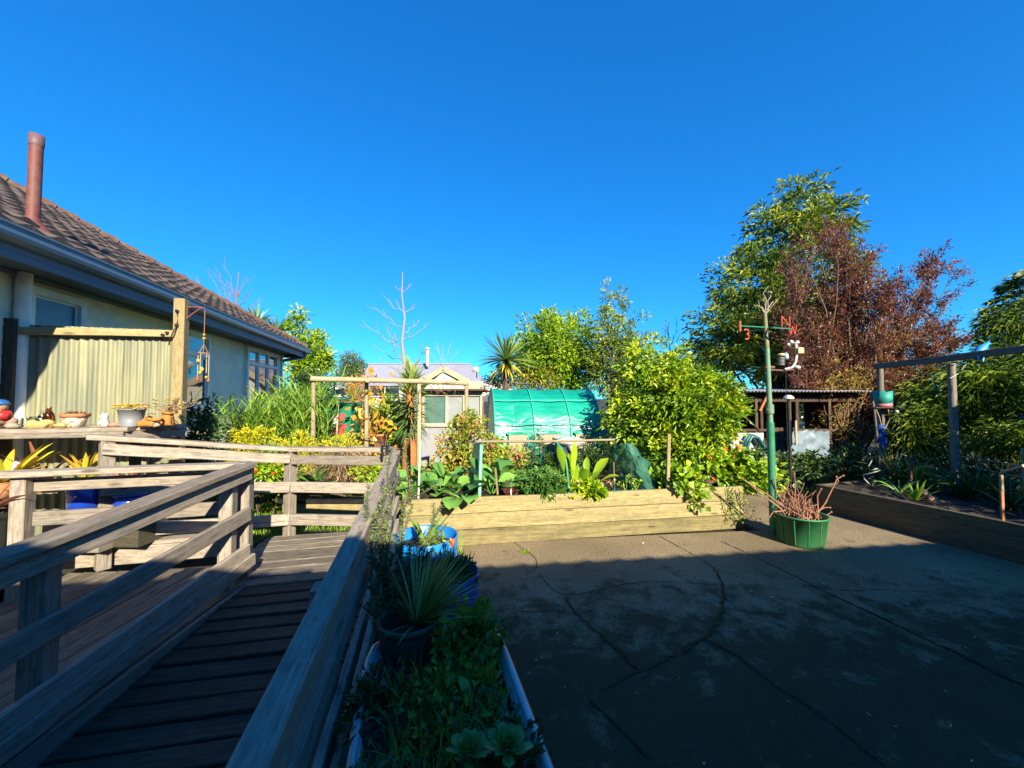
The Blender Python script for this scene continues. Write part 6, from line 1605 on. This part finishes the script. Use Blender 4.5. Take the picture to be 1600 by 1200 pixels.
# ------------------------------------------------------------------ the two big trees on the right
d = 12.0
T_ = lambda px, py, rx_, ry_, rz_, dd=d: (X(px, dd), dd, Z(py, dd), rx_ / F * dd, ry_, rz_ / F * dd)
bush("loquat_tree", "tall broad green tree with large leaves behind the purple tree", "tree", (X(1215, d), d, 0),
     [T_(1265, 335, 38, .8, 50), T_(1225, 380, 50, .9, 62), T_(1300, 350, 40, .8, 50), T_(1185, 450, 66, 1.0, 60), T_(1140, 525, 62, 1.0, 55), T_(1120, 490, 24, .5, 16), T_(1172, 400, 18, .4, 20), T_(1200, 330, 16, .4, 18), T_(1225, 500, 80, 1.1, 72), T_(1130, 560, 48, .9, 36), T_(1320, 440, 45, .8, 60), T_(1250, 570, 80, .8, 45), T_(1240, 305, 16, .3, 20), T_(1275, 297, 12, .3, 18)],
     L_LOQUAT, 460, 46, .20, .06, .33, nl=60, r0=.2, shell=.34, droop=.3, flat=.6, rj=.3)
d = 9.3
pur = thing("purple_tree", "wide tree with fine purple leaves and many upright twigs", "tree", (X(1310, d), d, 0))
g = Geo(); gt = Geo()
Tp = lambda px, py, rx_, ry_, rz_, dd=d: (X(px, dd), dd, Z(py, dd), rx_ / F * dd, ry_, rz_ / F * dd)
# trunks fan out from one stool
tips = [(1215, 395), (1245, 385), (1275, 350), (1300, 335), (1330, 345), (1350, 372), (1385, 410), (1420, 405), (1455, 395), (1485, 405), (1490, 450), (1505, 490), (1500, 520), (1470, 540), (1440, 560), (1405, 560), (1240, 440), (1255, 500), (1235, 540), (1265, 560), (1300, 540), (1340, 520), (1380, 500), (1360, 440), (1310, 420), (1290, 470), (1420, 470), (1450, 450), (1400, 520), (1330, 590), (1280, 600), (1370, 580), (1315, 380), (1345, 400)]
b0 = np.array((X(1312, d), d, 0.))
TW = []; TD = []
for (px, py) in tips + tips + tips:
    e = P(px + RNG.normal() * 12 - (20 if px > 1400 else 0), py + 14 + abs(RNG.normal()) * 12, d + RNG.normal() * .6); p = branch_path(b0 + RNG.normal(size=3) * (.14, .12, 0), e, 9, .02, -.04 if py < 480 else .02)
    gt.tube(p, np.linspace(.038, .005, 9), 6)
    for k in range(15):
        u = RNG.uniform(.42, 1.0); s0 = np.array([np.interp(u, np.linspace(0, 1, 9), p[:, c]) for c in range(3)])
        dr = nrm(nrm(e - b0) * .75 + RNG.normal(size=3) * .48 + (0, 0, .30)); L_ = RNG.uniform(.25, .62); e2 = s0 + dr * L_
        gt.tube([s0, (s0 + e2) / 2 + RNG.normal(size=3) * .015, e2], [.004, .003, .0015], 4, cap=False)
        m = 54; tt = RNG.random(m) ** .7; TW.append(s0 + (e2 - s0) * tt[:, None] + RNG.normal(size=(m, 3)) * .05); TD.append(np.repeat(dr[None], m, 0) + RNG.normal(size=(m, 3)) * .55)
pos = np.concatenate(TW); dd = np.concatenate(TD); n = len(pos)
rn_ = np.clip(RNG.random(n) * .55 + np.repeat(RNG.random(n // 54), 54) * .35 + np.where(pos[:, 2] < 3.6, .2 * RNG.random(n), 0), 0, 1)
g.leaves(pos, dd, RNG.uniform(.055, .10, n), RNG.uniform(.022, .036, n), .3, .1, 0, rn_); g.build("foliage", L_PURPLE, pur); gt.build("trunk", mat("red_brown_bark", (.24, .15, .10), .85, .4, 16, .3), pur)
bush("brown_understorey", "twiggy brown green understorey at the purple tree's foot", "shrub", (X(1305, 8.7), 8.7, 0), [(X(1320, 8.7), 8.7, Z(600, 8.7), .65, .3, .5), (X(1315, 8.7), 8.7, Z(660, 8.7), .5, .3, .5)], L_BROWNG, 110, 14, .08, .03, .13, nl=60, r0=.035, bm=M_TWIG)

# ------------------------------------------------------------------ shed behind the pole
d = 8.6; sx0, sx1 = X(1100, d), X(1325, d); zr_ = Z(611, d)
shed = thing("shed", "open brown timber lean to shed with a corrugated iron roof behind the green pole", "shed", ((sx0 + sx1) / 2, d, 0))
def corr(geo, x0, x1, y0, z0, y1, z1, pit=.076, amp=.013, mat=0):
    n = int((x1 - x0) / pit * 8); x = np.linspace(x0, x1, n); h = amp * np.sin((x - x0) / pit * 6.283)
    v = np.concatenate([np.stack([x, np.full(n, y0), z0 + h], 1), np.stack([x, np.full(n, y1), z1 + h], 1)]); i = np.arange(n - 1)
    geo.add(v, np.stack([i, i+1, i+1+n, i+n], 1), mat, .5, None, True)
M_IRON = mat("weathered_zinc_iron", (1.1, 1.12, 1.15), .4, .2, 4, metallic=.1, dirt=(.35, .18, .12))
g = Geo(); corr(g, sx0 - .2, sx1 + .3, d - .32, zr_ - .01, d + 1.7, zr_ + .08); corr(g, sx0 - .2, sx1 + .3, d - .32, zr_ - .018, d + 1.7, zr_ + .07); g.build("roof", M_IRON, shed)
g = Geo(); g.board((sx0 - .1, d, zr_ - .15), (sx1 + .2, d, zr_ - .15), .05, .18); g.board((sx0 - .1, d - .02, Z(672, d)), (sx1, d - .02, Z(672, d)), .07, .055); part_label(g.build("beam", M_SHED, shed), "dark lintel and shelf rail")
for px in (1128, 1180, 1188, 1232, 1243, 1294):
    g = Geo(); x = X(px, d); g.board((x, d, 0), (x, d, zr_ - .05), .06, .07, up=(0, 1, 0)); g.build("post", M_SHED, shed)
g = Geo(); g.board(P(1150, 640, d - .05), P(1186, 672, d - .05), .03, .07, up=(0, 1, 0)); g.build("brace", M_SHED, shed)
g = Geo(); g.board(P(1198, 617, d - .06), P(1186, 642, d - .06), .05, .09, up=(0, 1, 0)); part_label(g.build("brace", mat("red_brown_timber", (.50, .20, .09), .8, .25, 9), shed), "red brown angled brace")
g = Geo()
for k in range(17): x = sx0 - .1 + k * .2; g.board((x, d + 1.5, 0), (x, d + 1.5, zr_), .195, .02, up=(0, 1, 0))
g.board((sx1 + .15, d + .75, 0), (sx1 + .15, d + .75, zr_ - .03), .02, 1.5, up=(0, 1, 0)); g.build("wall", M_SHED, shed)
g = Geo(); z = Z(663, d)
g.quad((sx0, d + .9, z), (sx1, d + .9, z), (sx1, d + .9, z + .55), (sx0, d + .9, z + .55)); part_label(g.build("mesh_panel", meshmat("dark_wire_mesh", (.06, .055, .05), .55), shed), "dark mesh panel")
# white panel and bluish sheets below
g = Geo(); a, b = X(1100, d), X(1188, d); g.board((a, d - .06, (Z(676, d) + .25) / 2), (b, d - .06, (Z(676, d) + .25) / 2), .03, Z(676, d) - .25); tag(g.build("panel", M_WHITE, None, ((a + b) / 2, d, .25)), "white painted panel below the shed's rail with hoses hanging on it", "panel")
g = Geo(); netpatch((P(1236, 712, d - .1), P(1298, 716, d - .1), P(1296, 674, d - .1), P(1238, 673, d - .12)), 14, 10, .02)
tag(g.build("tarpaulin", mat("pale_blue_tarp", (.26, .36, .44), .4, .25, 6, dirt=(.25, .33, .4)), None, P(1265, 716, d)), "crinkled pale blue tarpaulin hung low on the shed front", "tarpaulin")
g = Geo(); x0, x1 = X(1196, d), X(1240, d)
for k in range(5): x = x0 + (x1 - x0) * (k + .5) / 5; g.board((x, d - .04, .2), (x, d - .04, Z(668, d)), .11, .02, up=(0, 1, 0))
g.board((x0, d - .07, .9), (x1, d - .07, .9), .03, .06); g.build("door", M_SHED, shed)
for k, px in enumerate((1235, 1243)):
    g = Geo(); g.tube([P(px, 657, d - .12), P(px + 1, 694, d - .12)], .025, 8); tag(g.build("stake", M_POLEWOOD, None, P(px, 694, d - .12)), ["pale round stake leaning on the shed front beside the garden light", "second pale round stake leaning left of the blue tarpaulin"][k], "stake")
M_HOSE = mat("dark_teal_hose", (.015, .17, .17), .4, .2, 6)
g = Geo()
for k, (o, dp) in enumerate(((0, 0), (.05, .05), (.10, -.03))):
    pth = [(1160 - k * 1.5, 728), (1160, 705), (1162 + k, 688), (1169, 679), (1179, 681), (1186 + k, 694), (1190 + k * 1.5, 712), (1193, 728)]
    g.tube(np.array([P(a + k * 3, b + k * 1.5, d - .14 - .04 * k) for a, b in pth]), .033, 8)
tag(g.build("hose", M_HOSE, None, P(1176, 700, d - .14)), "coiled dark teal garden hose hanging on the white panel", "hose")
g = Geo(); a = P(1153, 724, d - .5); b = P(1154, 694, d - .5); g.board(a, b, .15, .02, up=(0, 1, 0)); tag(g.build("board", mat("orange_plywood", (.62, .36, .15), .8, .2, 6), None, a), "small orange plywood board beside the hose", "board")
g = Geo()
for k in range(2): g.board((X(1236, 8.2), 8.15, .12 + k * .24), (X(1420, 8.2), 8.15, .12 + k * .24), .05, .23)
tag(g.build("retaining_wall", M_DARKBED, None, (X(1300, 8.2), 8.15, 0)), "low dark timber wall below the tarpaulin", "wall")
d = 7.2
bush("shade_shrub", "dark leafy shrub at the foot of the green pole beside the pelargonium", "shrub", (X(1195, d), d, 0), [(X(1175, d), d, Z(722, d), .3, .3, .2), (X(1215, d), d, Z(735, d), .35, .3, .25), (X(1262, 7.4), 7.4, Z(728, 7.4), .4, .3, .25)], L_DARK, 120, 12, .10, .05, .1, nl=16, r0=.02)

# ------------------------------------------------------------------ trees and hedge behind the tunnel
d = 13.0
bush("bushy_tree", "dense bright green rounded tree behind the tunnel house", "tree", (X(870, d), d, 0), [T_(860, 545, 48, .9, 62, d), T_(905, 545, 34, .8, 60, d), T_(835, 560, 36, .8, 55, d), T_(858, 512, 26, .5, 28, d), T_(880, 580, 65, .8, 40, d), T_(900, 500, 18, .4, 14, d)], L_GREEN, 420, 34, .15, .06, .24, nl=24, r0=.14, rj=.4)
d = 12.0
bush("tall_shrub", "taller loose pointed tree between the bushy tree and the citrus", "tree", (X(965, d), d, 0), [T_(962, 475, 22, .5, 35, d), T_(955, 530, 36, .7, 45, d), T_(985, 540, 34, .7, 55, d), T_(965, 580, 50, .7, 45, d), T_(940, 565, 20, .5, 36, d), T_(958, 448, 9, .3, 16, d)], leafmat("olive_green_leaves", [(.03, .07, .018), (.08, .14, .022), (.17, .23, .025), (.36, .38, .03)], .3), 300, 22, .13, .045, .17, nl=30, r0=.12)
d = 12.6
bush("hedge", "low bronze tinted hedge between cordyline and bushy tree", "hedge", (X(810, d), d, 0), [T_(800, 592, 42, .5, 20, d), T_(845, 590, 30, .5, 24, d), T_(780, 600, 28, .5, 18, d)], L_BROWNG, 150, 15, .10, .035, .16, nl=18, r0=.06)
cordyline("spiky headed cordyline standing against the sky left of the bushy tree", (X(791, 11.5), 11.5, 0), Z(562, 11.5), 150, .98, .055, 46, .11)
for k, (px, py, d, lab) in enumerate([(398, 505, 14.5, "left of two cordyline heads showing above the house roof"), (432, 520, 15.0, "right of two cordyline heads showing above the house roof")]):
    cordyline(lab, (X(px, d), d, 0), Z(py, d), 110, .72, .05, 20, .12, group="cordylines behind the house roof")
d = 15.0
bush("slender_tree", "yellow green tree rising at the far corner of the house", "tree", (X(480, d), d, 0), [T_(465, 510, 16, .5, 28, d), T_(490, 555, 26, .7, 38, d), T_(502, 565, 16, .6, 26, d), T_(475, 575, 32, .6, 24, d), T_(462, 490, 7, .3, 9, d)], L_CITRUS, 260, 14, .17, .08, .2, nl=30, r0=.12)
d = 14
bush("dark_hedge", "dark dense shrub below the far corner of the house", "shrub", (X(485, d), d, 0), [T_(480, 600, 26, .6, 24, d), T_(500, 605, 24, .6, 22, d)], L_DARK, 90, 14, .13, .05, .2, nl=10, r0=.08)
d = 42.0
bush("pine_tree", "dark domed tree far behind the bare sapling", "tree", (X(550, d), d, 0), [T_(549, 566, 17, 1.6, 18, d), T_(540, 578, 14, 1.4, 12, d), T_(562, 576, 14, 1.4, 14, d), T_(549, 590, 24, 1.6, 14, d)], L_CONIF, 240, 18, .28, .09, .45, nl=10, r0=.3)
d = 16.0
bush("red_shrub", "reddish bare twigged shrub in front of the far house", "shrub", (X(560, d), d, 0), [T_(556, 598, 22, .5, 10, d), T_(575, 588, 7, .3, 14, d)], L_AUTUMN, 46, 8, .11, .06, .2, nl=40, r0=.05, bm=mat("reddish_bark", (.40, .18, .14), .8, .3, 9))
# bare trees
def baretree(label, base, top, spec, r0, m, sub=4):
    base = np.asarray(base, float); top = np.asarray(top, float); t = thing("bare_tree", label, "tree", base)
    g = Geo(); tr = branch_path(base, top, 9, .006); g.tube(tr, np.linspace(r0, r0 * .1, 9), 9); g.build("trunk", m, t)
    g = Geo()
    for u, e in spec:
        s0 = np.array([np.interp(u, np.linspace(0, 1, 9), tr[:, c]) for c in range(3)]); e = np.asarray(e, float)
        p = branch_path(s0, e, 6, .03, -.07); g.tube(p, np.linspace(r0 * .26 * (1.1 - u * .7), .004, 6), 6)
        for k in range(sub):
            i = RNG.integers(1, 5); L_ = np.linalg.norm(e - s0) * RNG.uniform(.18, .4); e2 = p[i] + nrm(nrm(e - s0) + RNG.normal(size=3) * .5 + (0, 0, .5)) * L_; g.tube(branch_path(p[i], e2, 4, .04, -.04), [.008, .006, .005, .003], 4, cap=False)
    g.build("branch", m, t)
d = 12.0; zb0, zt0 = 0, Z(425, d)
def U(py): return (Z(py, d)) / zt0
baretree("leafless pale sapling with upswept branches in front of the far house", (X(632, d), d, 0), P(629, 425, d),
   [(U(545), P(565, 500, d)), (U(510), P(582, 478, d)), (U(530), P(672, 505, d)), (U(487), P(596, 460, d)), (U(487), P(650, 474, d)), (U(560), P(583, 540, d + .6)), (U(578), P(590, 560, d)), (U(578), P(668, 545, d - .5)), (U(562), P(600, 505, d - .6)), (U(455), P(618, 448, d)), (U(455), P(645, 442, d)), (U(520), P(655, 500, d + .6)), (U(540), P(608, 520, d + .5))], .095, mat("silvery_bark", (.40, .36, .38), .8, .2, 12), 5)
d = 15.0; zt0 = Z(430, d)
baretree("leafless tree with mauve twigs showing over the house roof", (X(362, d), d, 0), P(373, 425, d), [(U(495), P(325, 430, d)), (U(490), P(345, 425, d)), (U(500), P(308, 430, d)), (U(485), P(395, 450, d)), (U(500), P(415, 465, d)), (U(470), P(352, 410, d)), (U(480), P(385, 430, d)), (U(505), P(420, 490, d)), (U(500), P(335, 415, d))], .12, mat("mauve_bark", (.34, .19, .22), .8, .3, 9), 4)
d = 17.0; zt0 = Z(545, d)
baretree("faint leafless shrub in front of the far house's right end", (X(695, d), d, 0), P(692, 540, d), [(U(580), P(672, 550, d)), (U(580), P(715, 548, d)), (U(585), P(660, 565, d)), (U(575), P(705, 535, d)), (U(585), P(725, 565, d)), (U(570), P(680, 535, d))], .06, M_PALEBARK, 5)
d = 14.0; zt0 = Z(500, d)
baretree("thin twiggy top rising behind the citrus tree", (X(1045, d), d, 0), P(1045, 500, d), [(U(540), P(1030, 505, d)), (U(540), P(1060, 500, d)), (U(545), P(1020, 520, d)), (U(540), P(1070, 515, d)), (U(530), P(1040, 495, d))], .06, M_TWIG, 6)

# ------------------------------------------------------------------ garden shed with plastic windows, far house, white fence
d = 10.2
gs_ = thing("glasshouse", "old cream framed garden shed with plastic covered windows left of the tunnel", "shed", (X(700, d), d + 1, 0))
M_CRM = mat("weathered_cream_paint", (.72, .64, .44), .7, .15, 5, dirt=(.40, .33, .22)); M_PLAS = mat("cloudy_plastic_sheet", (.40, .44, .46), .3, .15, 3, .1); M_GREYP = mat("pale_grey_sheet", (.40, .42, .48), .5, .12, 3, dirt=(.45, .42, .35))
wx = lambda px: X(px, d)
g = Geo()
for py, h in ((616, .10), (664, .09)): g.board((wx(640), d, Z(py, d)), (wx(754), d, Z(py, d)), .06, h)
for px in (642, 662, 698, 725, 752): g.board((wx(px), d, Z(662, d)), (wx(px), d, Z(618, d)), .055, .08, up=(0, 1, 0))
g.build("frame", M_CRM, gs_)
for a, b, mm in ((700, 724, M_PLAS), (727, 751, M_PLAS), (664, 696, mat("teal_mesh_window", (.12, .24, .21), .3, .2, 4)), (643, 661, M_PLAS)):
    g = Geo(); g.quad((wx(a), d + .02, Z(664, d)), (wx(b), d + .02, Z(664, d)), (wx(b), d + .02, Z(617, d)), (wx(a), d + .02, Z(617, d))); g.build("window", mm, gs_)
g = Geo(); g.quad((wx(640), d + .03, 0), (wx(754), d + .03, 0), (wx(754), d + .03, Z(664, d)), (wx(640), d + .03, Z(664, d))); g.quad((wx(754), d + .03, 0), (wx(754), d + 2.5, 0), (wx(754), d + 2.5, 1.9), (wx(754), d + .03, 1.85)); g.build("wall", M_GREYP, gs_)
g = Geo(); g.board((wx(632), d + 1.2, Z(611, d) + .03), (wx(757), d + 1.2, Z(611, d) + .03), 2.9, .05); g.build("roof", M_SHED, gs_)
g = Geo(); g.box((wx(765), 11.0, .85), (.35, .4, 1.7)); g.tube([(wx(765), 10.95, 1.7), (wx(765), 10.95, 1.95)], .03, 8); tag(g.build("water_heater", M_BLACK, None, (wx(765), 11, 0)), "dark cabinet in the gap between garden shed and tunnel", "cabinet")
d = 23.0
fh = thing("house", "neighbouring house with a pale grey iron roof and a small cream gable", "house", (X(660, d), d + 4, 0))
hx = lambda px: X(px, d)
M_ROOFG = mat("pale_grey_iron_roof", (.44, .45, .58), .5, .08, 2); M_HW = mat("off_white_cladding", (.80, .76, .66), .6, .08, 3)
ze, zr2 = Z(603, d), Z(569, d + 3)
g = Geo(); n = 120
def slope(geo, x0, x1, xr0, xr1, y0, y1, z0, z1):
    geo.quad((x0, y0, z0), (x1, y0, z0), (xr1, y1, z1), (xr0, y1, z1))
    for k in range(40):
        q = (k + .5) / 40; geo.board(np.array((x0 + (x1 - x0) * q, y0, z0 + .012)), np.array((xr0 + (xr1 - xr0) * q, y1, z1 + .012)), .03, .03, ch=.002)
slope(g, hx(560), hx(760), X(576, d + 3), X(735, d + 3), d, d + 3, ze, zr2); g.quad((hx(760), d, ze), (hx(760), d + 6, ze), (X(735, d + 3), d + 3, zr2), (X(735, d + 3), d + 3, zr2)); g.quad((hx(560), d + 6, ze), (hx(560), d, ze), (X(576, d + 3), d + 3, zr2), (X(576, d + 3), d + 3, zr2))
fr_ = g.build("roof", M_ROOFG, fh)
g = Geo(); g.board((X(576, d + 3), d + 3, zr2 + .03), (X(735, d + 3), d + 3, zr2 + .03), .2, .05); g.build("ridge_capping", M_ROOFG, fr_)
g = Geo(); g.tube([P(668, 572, d + 2), P(668, 546, d + 2)], .11, 10); g.lathe([(.16, 0), (.16, .12), (0, .16)], P(668, 546, d + 2), 10); g.build("flue_pipe", M_GPL, fr_)
g = Geo(); g.board((hx(562), d + .3, (ze) / 2), (hx(758), d + .3, ze / 2), .1, ze); g.build("wall", M_HW, fh)
g = Geo(); gx0, gx1, gxm = hx(655), hx(748), hx(698); gz0, gz1 = Z(602, d), Z(575, d)
for a, b in (((gx0, gz0), (gxm, gz1)), ((gxm, gz1), (gx1, gz0))):
    g.quad((a[0], d - 1.2, a[1]), (b[0], d - 1.2, b[1]), (b[0], d + 1.5, b[1]), (a[0], d + 1.5, a[1])); g.board((a[0], d - 1.22, a[1] - .12), (b[0], d - 1.22, b[1] - .12), .05, .3)
g.build("gable_roof", mat("tan_gable_board", (.62, .50, .34), .7, .12, 4), fh)
g = Geo(); g.add([(gx0 + .5, d - 1.1, gz0 - .25), (gx1 - .5, d - 1.1, gz0 - .25), (gxm, d - 1.1, gz1 - .28)], [(0, 1, 2)]); g.board((gx0 + .5, d - 1.05, gz0 - 1.5), (gx1 - .5, d - 1.05, gz0 - 1.5), .08, 2.5); g.build("gable_wall", M_HW, fh)
g = Geo(); g.board((hx(578), d + .22, Z(612, d)), (hx(622), d + .22, Z(612, d)), .06, .55); w = g.build("window", M_PANE, fh)
g = Geo()
for py in (604.5, 619.5): g.board((hx(577), d + .18, Z(py, d)), (hx(623), d + .18, Z(py, d)), .06, .07)
for px in (577, 600, 623): g.board((hx(px), d + .175, Z(619.5, d)), (hx(px), d + .175, Z(604.5, d)), .06, .07, up=(0, 1, 0))
g.build("frame", M_WHITE, w)
p = P(744, 577, d - 1); t = thing("satellite_dish", "white satellite dish on the roof end of the neighbouring house", "satellite dish", p)
g = Geo(); v = []; n = 18
for r in (0, .5, 1.0):
    for a in range(n): v.append(p + (math.cos(a * 6.2832 / n) * r * .17, -.1 + .09 * r * r, math.sin(a * 6.2832 / n) * r * .17))
g.add(np.array(v), [(k*n+i, k*n+(i+1) % n, (k+1)*n+(i+1) % n, (k+1)*n+i) for k in range(2) for i in range(n)], 0, None, None, True); g.build("dish", M_WHITE, t)
g = Geo(); g.tube([p + (0, 0, 0), p + (.02, .15, -.2), p + (.02, .15, -.5)], .03, 7); g.tube([p + (-.1, -.1, -.15), p + (-.2, -.3, -.1)], .02, 6); g.build("mount", M_BLACK, t)
d = 18.5
wf = thing("fence", "white boundary fence panels behind the garden shed", "fence", (X(745, d), d, 0))
g = Geo()
for k in range(26):
    x = X(728, d) + k * .075; 
    if x < X(757, d): g.board((x, d, 1.0), (x, d, Z(596, d)), .066, .02, up=(0, 1, 0))
g.build("pale_panel", M_CRM, wf)
g = Geo(); g.board((X(757, d), d, (Z(597, d)) / 2), (X(800, d), d, Z(597, d) / 2), .04, Z(597, d)); g.board((X(690, d), d + .1, .9), (X(760, d), d + .1, .9), .04, 1.8); g.build("white_panel", M_WHITE, wf)
# tall dark hedge added out of view to the right to shade the bed
bush("added_shade_hedge", "tall dark hedge added out of view at right to shade the bed", "hedge", (9.3, 3.0, 0), [(8.2, 2.6, 1.6, .7, 1.6, 1.5), (9.2, 5.4, 1.4, .6, 1.6, 1.2), (8.3, .4, 2.0, .8, 1.4, 1.6)], L_DARK, 700, 16, .17, .09, .28, nl=14, r0=.12)
# boundary planting far behind so that no bare ground meets the sky
for k, (x0, x1, d, h, lab) in enumerate([(-26, -8, 30, 3.0, "far dark green belt of trees on the left horizon"), (-3, 6, 34, 2.6, "far green belt of trees behind the tunnel house"), (6, 26, 22, 3.2, "far green belt of trees on the right")]):
    n = int((x1 - x0) / 1.4)
    bl = [(x0 + (i + .5) * (x1 - x0) / n, d + RNG.normal() * .4, h * RNG.uniform(.42, .6), 1.3, .9, h * RNG.uniform(.4, .55)) for i in range(n)]
    g = Geo(); crown(g, bl, 26 * n, 16, .3, .14, .4); o = g.build("tree_belt", L_DARK if k != 1 else L_MID, None, ((x0 + x1) / 2, d, 0)); o['kind'] = 'stuff'; tag(o, lab, "trees")
